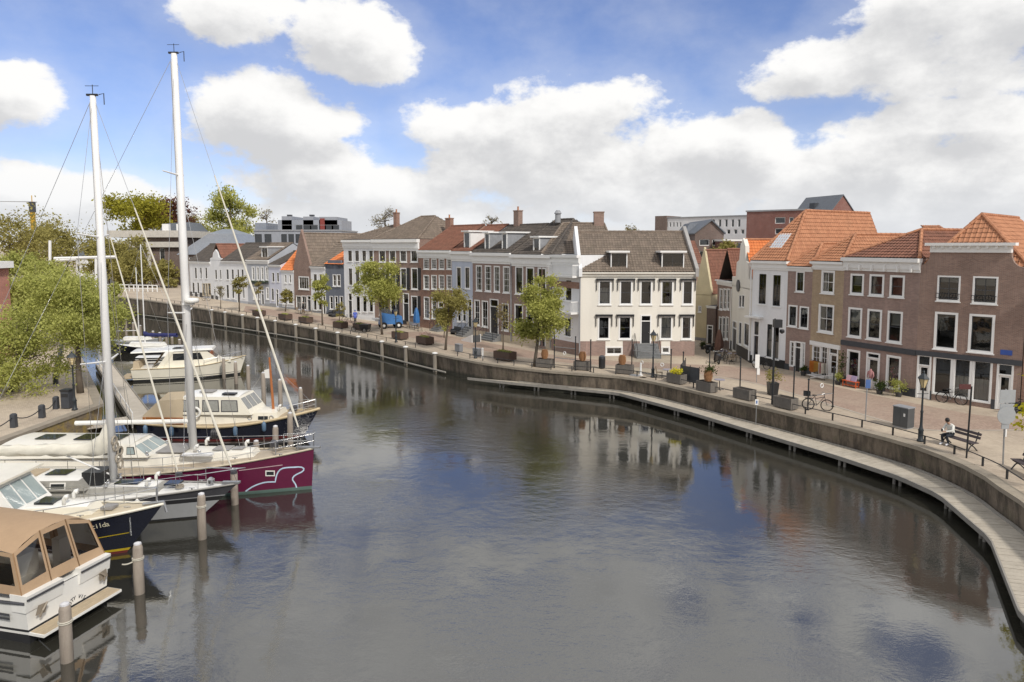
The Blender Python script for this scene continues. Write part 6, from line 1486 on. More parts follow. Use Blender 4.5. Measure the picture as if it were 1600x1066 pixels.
# ================================================================== BACKGROUND BUILDINGS
CONC = pm('grey_cladding', (.30, .32, .36), .6, .15, 1, streak=True)
ZINC = pm('zinc_roof', (.26, .29, .34), .45, .2, 1, 0, .2)
def slab(name, label, px0, px1, pyt, pyb, Y, depth, mat, rows=(), roofm=None, yaw=0, top=True, group='buildings behind the house rows', cat='building'):
    a, b = atY(px0, pyt, Y), atY(px1, pyt, Y + yaw); zb = quay_z(Y); F = Facade(Vector((a.x, a.y, zb)), Vector((b.x, b.y, zb)))
    root = empty(name, (F.o.x, F.o.y, F.z0), F.ang, label, cat, group); h = F.uz((px0 + px1) / 2, pyt)[1]
    rects = []
    for (y0, y1, xs) in rows:
        for x0, x1 in xs:
            u0, u1 = F.uz(x0, y0)[0], F.uz(x1, y0)[0]; z1, z0 = F.uz((x0 + x1) / 2, y0)[1], F.uz((x0 + x1) / 2, y1)[1]; rects.append((max(.05, u0), z0, min(F.w - .05, u1), z1))
    w = MB(); wall_mesh(w, F.w, h, rects, rev=.25); w.poly((0, 0, 0), (0, 0, h), (0, depth, h), (0, depth, 0)); w.poly((F.w, 0, 0), (F.w, depth, 0), (F.w, depth, h), (F.w, 0, h)); w.poly((0, depth, 0), (0, depth, h), (F.w, depth, h), (F.w, depth, 0)); w.build('wall', mat, root)
    for r in rects:
        o = MB(); a_, b_, c_, d_ = r; o.box(a_, .12, b_, a_ + .1, .2, d_); o.box(c_ - .1, .12, b_, c_, .2, d_); o.box(a_ + .1, .12, d_ - .1, c_ - .1, .2, d_); o.box(a_ + .1, .12, b_, c_ - .1, .2, b_ + .1)
        q = o.build('window', TRIM if mat is not CONC else DARKP, root); MB().poly((a_, .16, b_), (c_, .16, b_), (c_, .16, d_), (a_, .16, d_)).build('pane', DKGLASS, q)
    if top: MB().box(-.15, -.15, h, F.w + .15, depth + .15, h + .25).build('roof_edge', roofm or LEAD, root)
    F.h, F.root = h, root; return F
def even(x0, x1, n, k=.6): d = (x1 - x0) / n; return [(x0 + d * i + d * (1 - k) / 2, x0 + d * (i + 1) - d * (1 - k) / 2) for i in range(n)]
A1 = slab('apartment_block', 'modern grey apartment block with stepped glazed storeys', 397, 533, 361, 380, 135, 14, CONC, [(366, 380, even(438, 505, 6, .8)), (366, 380, [(398, 409), (413, 424), (510, 520)])])
for (x0, x1, y0, y1, m_) in ((430, 531, 343.5, 361, CONC), (436, 452, 337.5, 343.5, CONC), (470, 486, 338, 343.5, CONC), (495, 524, 338.5, 343.5, CONC), (394, 412, 348, 361, ZINC)):
    a, z1 = A1.uz(x0, y0); b, z0 = A1.uz(x1, y1); MB().box(a, 1.5, A1.h, b, 10, z1).build('upper_storey', m_, A1.root)
a, z1 = A1.uz(504, 341); b, _ = A1.uz(497, 341); MB().box(min(a, b), 1.3, A1.h, max(a, b), 3, z1).build('red_wall_panel', pm('red_panel', (.25, .05, .04), .6), A1.root)
for x0, x1 in even(458, 494, 3, .85) + even(505, 528, 2, .8):
    a, z1 = A1.uz(x0, 351); b, z0 = A1.uz(x1, 360); MB().box(a, 1.44, A1.h + .1, b, 1.5, z1).build('glazing', DKGLASS, A1.root)
rl_ = MB(); rl_.box(0, .05, A1.h + 1.1, A1.w, .1, A1.h + 1.16); rl_.build('balcony_rail', STEEL, A1.root)
for x in (441, 477): a, z1 = A1.uz(x, 334); MB().box(a - .4, 4, A1.h + 3, a + .4, 5, z1).build('flue', DARKP, A1.root)
A2 = slab('metal_roof_hall', 'dark hall with big grey standing-seam metal roof', 281, 372, 398, 420, 150, 20, B_DARK, [(402, 416, even(284, 366, 9, .5))], top=False)
hh = A2.h; W_ = A2.w; z2 = A2.uz(320, 365)[1] + 1.2
MB().add([(-.5, -.5, hh), (W_ + .5, -.5, hh), (W_ + .5, 20.5, hh), (-.5, 20.5, hh), (4, 5, z2 - 1.2), (W_ - 2.5, 5, z2 - 1.2), (W_ - 2.5, 15, z2 - 1.2), (4, 15, z2 - 1.2), (W_ * .42, 10, z2), (W_ * .62, 10, z2)], [(0, 1, 5, 4), (1, 2, 6, 5), (2, 3, 7, 6), (3, 0, 4, 7), (4, 5, 9, 8), (5, 6, 9), (6, 7, 8, 9), (7, 4, 8)]).build('metal_roof', ZINC, A2.root)
sm = MB()
for i in range(1, 30): u = -.5 + (W_ + 1) * i / 30; v = 4 + (W_ - 6.5) * i / 30; sm.tube([(u, -.5, hh + .05), (v, 5, z2 - 1.15)], .06, 4)
stuff(sm.build('standing_seams', LEAD, A2.root))
A3 = slab('columned_building', 'brick building with heavy white cornice and columns beyond the harbour railing', 214, 281, 371, 450, 155, 18, B_DARK, [(388, 412, [(249, 257)])])
MB().box(-6, -1.2, A3.h, A3.w + 1, 18, A3.h + 1.5).build('entablature', pm('pale_stone', (.55, .52, .47), .8, .2), A3.root); MB().box(-6, -.9, A3.h - 2.2, A3.w + .5, .0, A3.h - 1.0).build('lower_cornice', pm('pale_stone', (.55, .52, .47), .8, .2), A3.root)
for i in range(4): MB().tube([(-5 + i * 2.6, -.6, 0), (-5 + i * 2.6, -.6, A3.h - 2.2)], [.5, .42], 12).build('column', pm('pale_stone', (.55, .52, .47), .8, .2), A3.root)
MB().prism([(2, 6, A3.h + 1.5), (10, 6, A3.h + 1.5), (8, 6, A3.h + 3.6), (3, 6, A3.h + 3.2)], (0, 8, 0)).build('slate_roof', SLATE, A3.root)
for u in (5.2, 8.4): MB().box(u, 1, A3.h + 1.5, u + 1.4, 2, A3.h + 3.0).build('chimney', WHITE, A3.root)
for k, (x0, x1, yt) in enumerate(((118, 150, 405), (150, 182, 402), (182, 214, 406))):
    q = slab('end_house', ['leftmost', 'middle', 'rightmost'][k] + ' pale terrace front behind the harbour-end trees', x0, x1, yt, 455, 160, 9, [WSTUCCO, GREYST, STUCCO][k], [(yt + 10, yt + 20, even(x0, x1, 4, .5)), (yt + 28, yt + 44, even(x0, x1, 4, .5))], cat='house')
    MB().prism([(0, -.2, q.h + .25), (0, 9, q.h + .25), (0, 4.5, q.h + 3.2)], (q.w, 0, 0)).build('roof', SLATE, q.root)
A4 = slab('apartment_block', 'long white apartment building with rows of dark windows', 1026, 1172, 340, 400, 150, 14, pm('white_render', (.66, .67, .69), .7, .08), [(347, 355, even(1034, 1066, 6, .5)), (342.5, 355, even(1110, 1160, 5, .45)), (358.5, 366, even(1122, 1166, 4, .5))], yaw=-14)
MB().box(-.2, -.3, A4.h - 4, 2.6, 6, A4.h + .6).build('dark_end_wall', B_DARK, A4.root)
A5 = slab('brick_block', 'plain red brick modern block behind the orange roofs', 1167, 1262, 330, 420, 118, 20, B_NEWRED, [(339.5, 349.5, [(1211, 1227), (1233, 1240)]), (357, 366, [(1211, 1226)])], yaw=-6)
A6 = slab('brick_block', 'dark brick house with slate gable roof behind the alley', 1086, 1131, 365, 440, 100, 12, B_DARK, [(374, 384, [(1093, 1109), (1113, 1124)]), (392, 403, [(1093, 1109)])], top=False)
ap = A6.uz(1111, 345)[1]; ua = A6.uz(1111, 360)[0]
MB().prism([(0, 0, A6.h), (A6.w, 0, A6.h), (ua, 0, ap)], (0, .3, 0)).build('gable', B_DARK, A6.root)
MB().hexa([(0 - .2, -.3, A6.h - .1), (ua, -.3, ap + .0), (ua, 12, ap), (-.2, 12, A6.h - .1)], [(-.2, -.3, A6.h + .1), (ua, -.3, ap + .2), (ua, 12, ap + .2), (-.2, 12, A6.h + .1)]).build('roof_slope', SLATE, A6.root); MB().hexa([(ua, -.3, ap), (A6.w + .2, -.3, A6.h - .1), (A6.w + .2, 12, A6.h - .1), (ua, 12, ap)], [(ua, -.3, ap + .2), (A6.w + .2, -.3, A6.h + .1), (A6.w + .2, 12, A6.h + .1), (ua, 12, ap + .2)]).build('roof_slope', SLATE, A6.root)
u1 = A6.uz(1058, 378)[0]; MB().hexa([(u1, 1, A6.h - 3), (0, 1, A6.h - 3), (0, 12, A6.h - 3), (u1, 12, A6.h - 3)], [(u1 + 3.0, 5, ap - .2), (ua - .2, 5, ap - .2), (ua - .2, 8, ap - .2), (u1 + 3.0, 8, ap - .2)]).build('side_roof', SLATE, A6.root)
A7 = slab('brick_block', 'low modern flats with white window frames beside the dark gable', 1131, 1185, 377, 440, 96, 10, B_NEWRED, [(379, 390, even(1148, 1186, 3, .75)), (394, 402, even(1134, 1180, 4, .5))], roofm=WHITE)
A8 = empty('brick_block', (atY(1314, 380, 112).x, 112, 3.0), R(19), 'brick gable with slate roof on top of the skyline', 'building', 'buildings behind the house rows')
ze, zr = atY(1314, 328, 112).z - 3, atY(1314, 305.5, 112).z - 3
MB().box(-2.05, 0, 0, 2.05, 8, ze).build('wall', B_NEWRED, A8); MB().prism([(-2.05, .01, ze), (2.05, .01, ze), (0, .01, zr)], (0, 7.9, 0)).build('gable', B_NEWRED, A8)
for s_ in (-1, 1): MB().hexa([(s_ * 2.25, -.15, ze - .2), (0, -.15, zr + .02), (0, 8.15, zr + .02), (s_ * 2.25, 8.15, ze - .2)], [(s_ * 2.25, -.15, ze - .05), (0, -.15, zr + .17), (0, 8.15, zr + .17), (s_ * 2.25, 8.15, ze - .05)]).build('roof_slope', SLATE, A8)
MB().box(-1.9, 4.0, ze + .3, -.6, 5.2, ze + 1.3).build('dormer', DARKP, A8)
A9 = slab('brick_block', 'small orange tiled roof peeking between the right-hand roofs', 1466, 1512, 380, 430, 70, 8, B_RED, top=False, cat='house')
roof_faces(A9.root, [((0, 0, A9.h), (A9.w, 0, A9.h), (A9.w * .8, 4, A9.h + 1.9), (A9.w * .15, 4, A9.h + 1.9))], T_ORANGE, [])
A10 = slab('brick_block', 'plain tiled rear house filling the gap behind the corner house', 1086, 1100, 412, 470, 90, 10, B_BROWN, top=False, cat='house'); roof_faces(A10.root, [((0, 0, A10.h), (A10.w, 0, A10.h), (A10.w, 5, A10.h + 3), (0, 5, A10.h + 3))], T_RED, [], .34, .5)
# pink building cut by the left picture edge
pb_ = slab('pink_building', 'pink brick building with white cornice at the left picture edge', -120, -26, 420, 560, 60, 3, pm('pink_brick', (.42, .20, .16), .85, .2, 2), [(450, 478, [(-20, -10)])], cat='building', group=None); MB().box(-.4, -.5, pb_.h, pb_.w + .5, 3, pb_.h + .6).build('cornice', TRIM, pb_.root)
# construction crane far away
cr = empty('tower_crane', (atY(48, 400, 420).x, 420, 3), 0, 'yellow tower crane on the left horizon', 'crane'); CY = pm('crane_yellow', (.55, .33, .03), .5)
zt = atY(50, 316, 420).z - 3; xm = atY(50, 316, 420).x - cr.location.x
tw = MB(); tw.box(xm - 1, -1, 0, xm + 1, 1, zt - 6); tw.build('tower', CY, cr); MB().box(xm - 1.3, -1.3, zt - 6, xm + 1.3, 1.3, zt).build('slewing_cab', DARKP, cr)
MB().tube([(xm - 30, 0, zt + .5), (xm, 0, zt + .2), (xm + 3, 0, zt)], [.15, .22, .22], 4).build('jib', STEEL, cr); MB().tube([(xm, 0, zt), (xm, 0, zt + 4)], .3, 4).build('apex', CY, cr)
# drawbridge railing and lifting frame at the harbour end
br = empty('drawbridge', (0, 0, 0), 0, 'white drawbridge with balance beams and railing at the harbour end', 'bridge')
bz = 3.2
a, b = atY(160, 458, 134), atY(246, 458, 130); a.z = b.z = 0
for h in (.55, 1.2):
    MB().tube([(a.x, a.y, bz + h), (b.x, b.y, bz + h)], .09, 6).build('rail', WHITE, br)
for i in range(13): p = a.lerp(b, i / 12); MB().box(-.08, -.08, 0, .08, .08, 1.25).build('post', WHITE, br, loc=(p.x, p.y, bz - .1))
Yb = 118
for (x0, y0, x1, y1) in ((85, 404, 181, 401.5), (86, 407, 120, 405)): p, q = atY(x0, y0, Yb), atY(x1, y1, Yb); MB().tube([p, q], .28, 6).build('balance_beam', WHITE, br)
for px in (78, 150): p, q = atY(px, 376 if px == 78 else 402, Yb), atY(px, 470, Yb); MB().tube([q, p], .22, 6).build('portal_post', WHITE, br)
p, q = atY(14, 481, 70), atY(45, 454, 70); 
# ================================================================== STREET FURNITURE
LAMPG = pm('lamp_glass', (.62, .50, .28), .25, .15, 3)
DGREEN = pm('dark_lamp_green', (.025, .032, .038), .45, .3, 4)
def make_lamp():
    o = empty('street_lamp', (0, 0, 0), 0, '', 'street lamp', 'street lamps on the quays')
    m = MB(); m.lathe([(.17, 0), (.17, .08), (.12, .14), (.12, .55), (.14, .6), (.09, .7), (.065, .9), (.06, 1.5), (.08, 1.55), (.05, 1.65), (.042, 2.7), (.07, 2.75), (.04, 2.82)], 10); m.build('post', DGREEN, o, True)
    c = MB(); c.tube([(-.3, 0, 2.5), (.3, 0, 2.5)], .02, 6); c.build('ladder_bar', DGREEN, o)
    l = MB(); l.lathe([(.10, 2.82), (.24, 3.28)], 6); lo = l.build('lantern', LAMPG, o)
    r = MB(); r.lathe([(.29, 3.28), (.27, 3.33), (.10, 3.52), (.05, 3.56), (.05, 3.62), (.01, 3.7)], 6); r.build('lantern_roof', DGREEN, o)
    f = MB()
    for i in range(6): a = math.pi * i / 3; f.tube([(.10 * math.cos(a), .10 * math.sin(a), 2.82), (.245 * math.cos(a), .245 * math.sin(a), 3.29)], .014, 4)
    stuff(f.build('lantern_frame', DGREEN, o)); return o
pl_, us = make_lamp(), []
for px, py, lb in ((1438, 690, 'beside the bench with the seated person'), (1020, 590, 'before the cream corner house door'), (743, 560, 'before the brown four-window house'), (619, 535, 'in front of the blue machine'), (117, 641, 'on the left quay beside the bin')):
    put(pl_, us, G(px, py), rnd.uniform(0, 1), 'classic lantern street lamp ' + lb)
# wooden planters
PLW = pm('grey_planter_wood', (.16, .145, .13), .85, .3, 2, .15); CORT = pm('dark_corten', (.10, .065, .05), .8, .3, 2); SOIL = pm('soil', (.05, .035, .025), .95)
def make_planter():
    o = empty('wooden_planter', (0, 0, 0), 0, '', 'planter', 'grey wooden planters of the terraces'); w, d, h = .62, .36, .72
    for s, (x0, y0, x1, y1) in enumerate(((-w, -d, w, -d + .04), (-w, d - .04, w, d))):
        for i in range(8):
            a = x0 + (x1 - x0) * i / 8; MB().box(a + .006, y0, .06, a + (x1 - x0) / 8 - .006, y1, h).build('slat', PLW, o)
    for x in (-w - .04, w):
        for i in range(4): MB().box(x, -d + i * d / 2 + .006, .06, x + .04, -d + (i + 1) * d / 2 - .006, h).build('slat', PLW, o)
    MB().box(-w + .02, -d + .05, .05, w - .02, d - .05, h - .08).build('soil', SOIL, o); return o
pw, uw = make_planter(), []
def qdir(P):                                                         # direction of the quay edge near P
    q = min(range(1, len(EDGE) - 1), key=lambda i: (EDGE[i] - P).length); d = EDGE[q - 1] - EDGE[q + 1]; return math.atan2(d.y, d.x)
wp = [(851, 577, 'left of the glass terrace screen'), (910, 581, 'right of the glass terrace screen'), (976, 587, 'left of the lamp before the corner house'), (1057, 602, 'with yellow flowers beside the dark windbreak'), (1104, 615, 'with rattan lantern right of the dark windbreak'), (1163, 627, 'with a white dish on top'), (1227, 641, 'by the tall camera pole')]
for px, py, lb in wp: P = G(px, py - 3); put(pw, uw, P, qdir(P), 'grey slatted wooden planter ' + lb)
# rattan heater baskets
RAT = pm('rattan', (.40, .20, .09), .8, .3, 5)
def make_rattan():
    o = empty('rattan_lantern', (0, 0, 0), 0, '', 'lantern', 'rattan lanterns on the planters')
    for i in range(9): z = .06 + i * .085; r = .20 + .09 * math.sin(math.pi * (i + .5) / 9); MB().torus((0, 0, z), r, .028, 'z', 14, 5).build('hoop', RAT, o)
    MB().lathe([(.17, .03), (.24, .4), (.17, .76)], 10).build('core', pm('rattan_dark', (.13, .06, .03), .9), o); return o
pr_, ur = make_rattan(), []
for px, py, lb in ((851, 577, 'on the planter by the big quay tree'), (910, 581, 'on the planter by the terrace screen'), (972, 587, 'on the planter left of the lamp'), (1106, 615, 'on the planter beside the windbreak')):
    P = G(px, py - 3); put(pr_, ur, P + Vector((0, 0, .72)), 0, 'orange-brown slatted rattan lantern ' + lb)
def make_corten():
    o = empty('steel_planter', (0, 0, 0), 0, '', 'planter', 'dark steel planters along the quay'); w, d, h = .95, .5, .8
    m = MB(); m.box(-w, -d, .1, w, -d + .02, h); m.box(-w, d - .02, .1, w, d, h); m.box(-w, -d + .02, .1, -w + .02, d - .02, h); m.box(w - .02, -d + .02, .1, w, d - .02, h); m.box(-w + .02, -d + .02, .1, w - .02, d - .02, .14); m.build('box', CORT, o)
    MB().box(-w + .05, -d + .05, .15, w - .05, d - .05, h - .06).build('soil', SOIL, o)
    for x in (-.7, .7): MB().box(x - .05, -.4, 0, x + .05, .4, .1).build('foot', BLACKP, o)
    leaves([(x * .18, 0, h + .02) for x in range(-4, 5)], [.2] * 9, 260, .05, L_GREEN, o, 'planting', 5, .5); return o
pc, uc = make_corten(), []
for px, py, lb in ((405, 494, 'farthest from the camera'), (446, 500, 'below the boxy olive tree'), (478, 505, 'before the brown pointed gable'), (532, 513, 'below the thin young tree'), (563, 516, 'behind the parked cargo bike'), (625, 530, 'by the lamp near the blue machine'), (664, 538, 'with pink blossom between lamp and olive tree'), (789, 563, 'before the nearly bare tree')):
    P = G(px, py); put(pc, uc, P, qdir(P), 'dark brown steel planter ' + lb)
P = G(664, 538); tag(leaves([(P.x, P.y, P.z + 1.15), (P.x + .4, P.y, P.z + 1.1), (P.x - .35, P.y, P.z + 1.05)], [.28, .25, .2], 160, .05, leaf_mat('pink_blossom', (.55, .30, .30), (.7, .5, .48)), None, 'blossom_plant', 3), 'pink blossom in the steel planter near the olive tree', 'plant')
P = G(1057, 599); tag(leaves([(P.x, P.y, P.z + .95), (P.x + .22, P.y, P.z + .9), (P.x - .25, P.y, P.z + .9)], [.28, .25, .22], 420, .06, leaf_mat('yellow_petals', (.62, .56, .03), (.75, .7, .08)), None, 'flower_plant', 4), 'bright yellow flowers in the planter beside the windbreak', 'plant')
P = G(1104, 612); tag(leaves([(P.x + .1, P.y, P.z + 1.55), (P.x + .3, P.y, P.z + 1.5)], [.4, .35], 300, .07, L_DARK, None, 'potted_plant', 6), 'dark bushy plant above the rattan lantern', 'plant')
# poles
def pole(px, py, pt, label, r=.045, cap=True):
    P = G(px, py); h = zat(px, pt, P) - P.z; o = empty('terrace_pole', P, 0, label, 'pole', 'dark poles on the terraces')
    MB().tube([(0, 0, 0), (0, 0, h)], r, 8).build('post', IRON, o); MB().lathe([(r * 1.6, 0), (r * 1.6, .05), (.01, .09)], 8, (0, 0, h)).build('cap', IRON, o); MB().lathe([(r * 2, 0), (r * 2, .04)], 8).build('foot', IRON, o)
for px, py, pt, lb in ((866, 575, 522, 'left end of the glass terrace screen'), (899, 579, 527, 'right end of the glass terrace screen'), (922.6, 581, 532, 'right of the second planter'), (987, 582, 532, 'left of the glass panels before the corner house'), (1048, 590, 547, 'right of the glass panels before the corner house'), (1067, 590, 551, 'behind the windbreak'), (1108, 597, 545, 'behind the dark bushy plant'), (1156, 612, 560, 'behind the planter with a dish'),
        (1239, 641, 574, 'at the right end of the last planter'), (1262, 641, 594, 'left of the bicycle with crate'), (1301, 636, 574, 'right of the bicycle with crate')): pole(px, py, pt, 'thin dark pole ' + lb)
FROST = glass_mat('screen_glass', (.88, .9, .9), 1.5, .05, .003)
def screen(a, b, h0, h1, label):
    A, B = G(*a), G(*b); d = (B - A); L = Vector((d.x, d.y, 0)).length; o = empty('glass_screen', A, math.atan2(d.y, d.x), label, 'screen', 'glass terrace screens')
    MB().poly((0, 0, h0), (L, 0, h0), (L, 0, h1), (0, 0, h1)).build('pane', FROST, o); MB().box(0, -.025, h1, L, .025, h1 + .05).build('top_rail', STEEL, o); MB().box(0, -.025, h0 - .05, L, .025, h0).build('bottom_rail', STEEL, o)
    sw = MB(); sw.torus((L * .5, -.03, (h0 + h1) / 2), .12, .03, 'y', 14, 5); sw.build('swirl_logo', WHITE, o)
screen((866, 575), (899, 579), .9, 1.75, 'glass screen with white swirl by the big quay tree'); screen((989, 582), (1018, 588), .15, 1.75, 'glass screen with white swirl left of the corner house lamp'); screen((1022, 588), (1047, 590), .15, 1.75, 'glass screen with white swirl right of the corner house lamp'); screen((1264, 641), (1300, 636), .9, 2.0, 'glass screen with white swirl above the crate bicycle')
# windbreak, bins, cabinets
A, B = G(1064, 597), G(1092, 602); d = B - A; o = empty('windbreak', A, math.atan2(d.y, d.x), 'dark grey fabric terrace windbreak behind the yellow flowers', 'windbreak')
MB().box(0, -.02, .1, d.length, .02, 1.25).build('fabric', DARKP, o); [MB().tube([(u, 0, 0), (u, 0, 1.35)], .03, 6).build('post', IRON, o) for u in (0, d.length / 2, d.length)]
A2_, B2_ = G(1064, 597), atz(1072, 586, 1.7); d = B2_ - A2_; o = empty('windbreak', A2_ + Vector((-.05, .05, 0)), math.atan2(d.y, d.x), 'short return panel of the dark windbreak', 'windbreak'); MB().box(0.06, -.02, .1, d.length, .02, 1.25).build('fabric', DARKP, o); MB().tube([(d.length, 0, 0), (d.length, 0, 1.35)], .03, 6).build('post', IRON, o)
P = G(940.5, 576); o = empty('litter_bin', P, 0, 'black round litter bin before the corner house basement', 'bin', 'litter bins'); MB().lathe([(.24, .05), (.27, .1), (.28, .85), (.25, .95)], 14).build('body', BLACKP, o); MB().lathe([(.27, .95), (.27, 1.0), (.1, 1.1)], 14).build('lid', DARKP, o)
P = G(106, 638); o = empty('litter_bin', P, 0, 'dark square litter bin beside the left lamp post', 'bin', 'litter bins'); MB().box(-.25, -.25, .05, .25, .25, 1.1).build('body', DARKP, o); MB().box(-.29, -.29, 1.1, .29, .29, 1.2).build('lid', BLACKP, o); MB().box(-.2, -.262, .75, .2, -.252, .95).build('opening', BLACKP, o)
CABG = pm('grey_cabinet', (.075, .08, .085), .5, .15, 2)
def cabinet(P, w, d, h, ang, label, mat, sticker=True):
    o = empty('utility_cabinet', P, ang, label, 'cabinet', 'utility cabinets'); MB().box(-w / 2, -d / 2, .08, w / 2, d / 2, h).build('body', mat, o); MB().box(-w / 2 - .03, -d / 2 - .03, h, w / 2 + .03, d / 2 + .03, h + .05).build('lid', LEAD, o); MB().box(-w / 2 + .03, -d / 2 + .03, 0, w / 2 - .03, d / 2 - .03, .08).build('base', LEAD, o)
    MB().box(-w / 2 + .04, -d / 2 - .012, .14, -.01, -d / 2, h - .06).build('door', mat, o); MB().box(.01, -d / 2 - .012, .14, w / 2 - .04, -d / 2, h - .06).build('door', mat, o)
    if sticker: MB().box(w * .22, -d / 2 - .02, h * .6, w * .34, -d / 2 - .013, h * .75).build('sticker', WHITE, o)
cabinet(G(1411, 668), .85, .6, 1.15, qdir(G(1411, 668)), 'large dark grey utility cabinet left of the lamp', CABG)
BLC = pm('blue_grey_cabinet', (.04, .05, .075), .5)
p = atz(992, 610, .55); cabinet(p, .75, .45, 1.15, qdir(p), 'wide blue-grey power cabinet on the boardwalk', BLC, False); p = atz(1004.5, 613, .55); cabinet(p, .42, .4, 1.1, qdir(p), 'narrow blue-grey power post with white plate on the boardwalk', BLC)
GALV = pm('pale_grey_box', (.22, .23, .25), .5)
cabinet(G(717, 550), .75, .4, .72, qdir(G(717, 550)), 'light grey low box left of the lamp on the quay', GALV, False); cabinet(G(745, 557), .75, .4, .72, qdir(G(745, 557)), 'light grey low box behind the quay lamp', GALV, False)
P = G(754, 560); o = empty('marker_post', P, 0, 'white round marker post beside the quay lamp', 'post'); MB().tube([(0, 0, 0), (0, 0, .85)], .1, 10).build('post', WHITE, o); MB().lathe([(.105, 0), (.11, .05), (.03, .1)], 10, (0, 0, .85)).build('cap', WHITE, o)
P = G(1001, 587); o = empty('marker_post', P, 0, 'white folded parasol base post left of the corner house lamp', 'post'); MB().tube([(0, 0, 0), (0, 0, 1.0)], [.09, .06], 8).build('post', WHITE, o); MB().lathe([(.18, 0), (.18, .06)], 12).build('foot', WHITE, o)
p = atz(730, 590, .0); o = empty('marker_post', (p.x, p.y, 0), 0, 'short white-topped pile at the boardwalk end', 'post'); MB().tube([(0, 0, -1), (0, 0, 1.3)], .16, 10).build('post', PILEC, o); MB().lathe([(.18, 0), (.18, .15), (.05, .22)], 10, (0, 0, 1.3)).build('cap', WHITE, o)
# signs
SIGNB = pm('sign_back', (.33, .35, .37), .5, .1, 3)
P = G(1567, 726); S = lambda px, py: (atY(px, py, P.y).x - P.x, zat(px, py, P) - P.z)
o = empty('traffic_sign', P, 0, 'backs of grey traffic signs on one pole near the right edge', 'sign'); MB().tube([(0, 0, 0), (S(1572, 608)[0], 0, S(1572, 608)[1])], .035, 8).build('pole', STEEL, o)
for (x0, y0, x1, y1) in ((1561.5, 609, 1584.5, 629), (1561.5, 630.5, 1583, 640)): (a, z1), (c, z0) = S(x0, y0), S(x1, y1); MB().box(a, -.07, z0, c, -.05, z1).build('plate', SIGNB, o)
a, z = S(1570.5, 648.5); q = MB().lathe([(.42, 0), (.42, .02)], 22).build('round_plate', SIGNB, o); q.matrix_local = Matrix.Translation((a, -.085, z)) @ RX
a, z = S(1569, 665); MB().box(a - .17, -.08, z - .14, a + .17, -.05, z + .14).build('small_plate', SIGNB, o); MB().box(a + .02, -.09, z - .5, a + .08, -.05, z - .16).build('bracket', TRIM, o)
P = G(1510, 716); o = empty('street_sign', P, 0, 'thin pole with a red-brown name plate by the bench', 'sign'); MB().tube([(0, 0, 0), (.05, 0, zat(1513, 604, P) - P.z)], .04, 8).build('pole', IRON, o); z = zat(1505, 604, P) - P.z; MB().box(-.55, -.03, z - .13, .0, -.01, z + .11).build('plate', pm('maroon_plate', (.10, .03, .03), .5), o)
P = G(1352, 657); o = empty('parking_sign', P, 0, 'slim grey pole with a small blue sign on the right quay', 'sign'); zt = zat(1352, 593, P) - P.z; MB().tube([(0, 0, 0), (.03, 0, zt)], .035, 8).build('pole', STEEL, o); MB().box(-.1, -.06, zt - .5, .18, -.04, zt).build('plate', pm('sign_blue', (.08, .16, .40), .4), o)
P = G(1182, 598); o = empty('finger_post', P, 0, 'white slatted direction sign on a thin pole by the white house', 'sign'); zt = zat(1182, 554, P) - P.z; MB().tube([(0, 0, 0), (0, 0, zt)], .03, 8).build('pole', STEEL, o); MB().box(-.16, -.05, zt - 1.0, .16, -.03, zt).build('plate', WHITE, o); MB().box(.0, -.05, zt - 1.5, .2, -.03, zt - 1.02).build('lower_plate', WHITE, o)
p = atz(1181, 664, .55); o = empty('water_sign', p, 0, 'thin pole with a small white and blue sign on the boardwalk', 'sign'); zt = zat(1182, 624, p) - .55; MB().tube([(0, 0, 0), (0, 0, zt)], .025, 6).build('pole', STEEL, o); MB().box(-.1, -.04, zt - .35, .1, -.02, zt).build('plate', WHITE, o); MB().box(-.04, -.05, zt - .27, .04, -.041, zt - .08).build('symbol', pm('sign_blue', (.08, .16, .40), .4), o)
P = G(1206.7, 632); o = empty('camera_pole', P, 0, 'tall dark camera pole with two black camera heads', 'pole'); zt = zat(1208, 498, P) - P.z; MB().tube([(0, 0, 0), (0, 0, zt)], [.08, .05], 10).build('pole', IRON, o)
MB().box(-.1, -.25, zt - .55, .38, .12, zt - .05).build('camera_box', BLACKP, o); MB().lathe([(.03, -.2), (.14, -.12), (.16, 0), (.1, .08)], 12, (.42, -.1, zt - .75)).build('camera_dome', BLACKP, o)
# left quay bollards and chains
def make_bollard():
    o = empty('chain_bollard', (0, 0, 0), 0, '', 'bollard', 'chained bollards on the left quay'); MB().hexa([(-.14, -.14, 0), (.14, -.14, 0), (.14, .14, 0), (-.14, .14, 0)], [(-.13, -.13, .72), (.13, -.13, .72), (.13, .13, .72), (-.13, .13, .72)]).build('post', DARKP, o); MB().hexa([(-.13, -.13, .72), (.13, -.13, .72), (.13, .13, .72), (-.13, .13, .72)], [(-.08, -.08, .79), (.08, -.08, .79), (.08, .08, .79), (-.08, .08, .79)]).build('cap', DARKP, o); return o
pb2, ub = make_bollard(), []; bp = [Vector((-27.6, 34.6, 1.7))] + [G(22, 668), G(66, 653), G(88, 639)]
for P, lb in zip(bp, ('cut off at the left picture edge', 'second from the left picture edge', 'third from the left picture edge', 'nearest the square litter bin')): put(pb2, ub, P, .1, 'dark square bollard with chain, ' + lb)
for k in range(3): line('chain', ['sagging chain between the two leftmost bollards', 'sagging chain between the middle two bollards', 'sagging chain ending at the bollard by the bin'][k], bp[k] + Vector((0, 0, .6)), bp[k + 1] + Vector((0, 0, .6)), .28, .03); bpy.data.objects[-1] if False else None
for ob in COL.objects:
    if ob.name.startswith('chain') and ob.type == 'MESH' and not ob.parent and 'bollard' not in ob.name: ob.data.materials[0] = IRON; ob['category'] = 'chain'
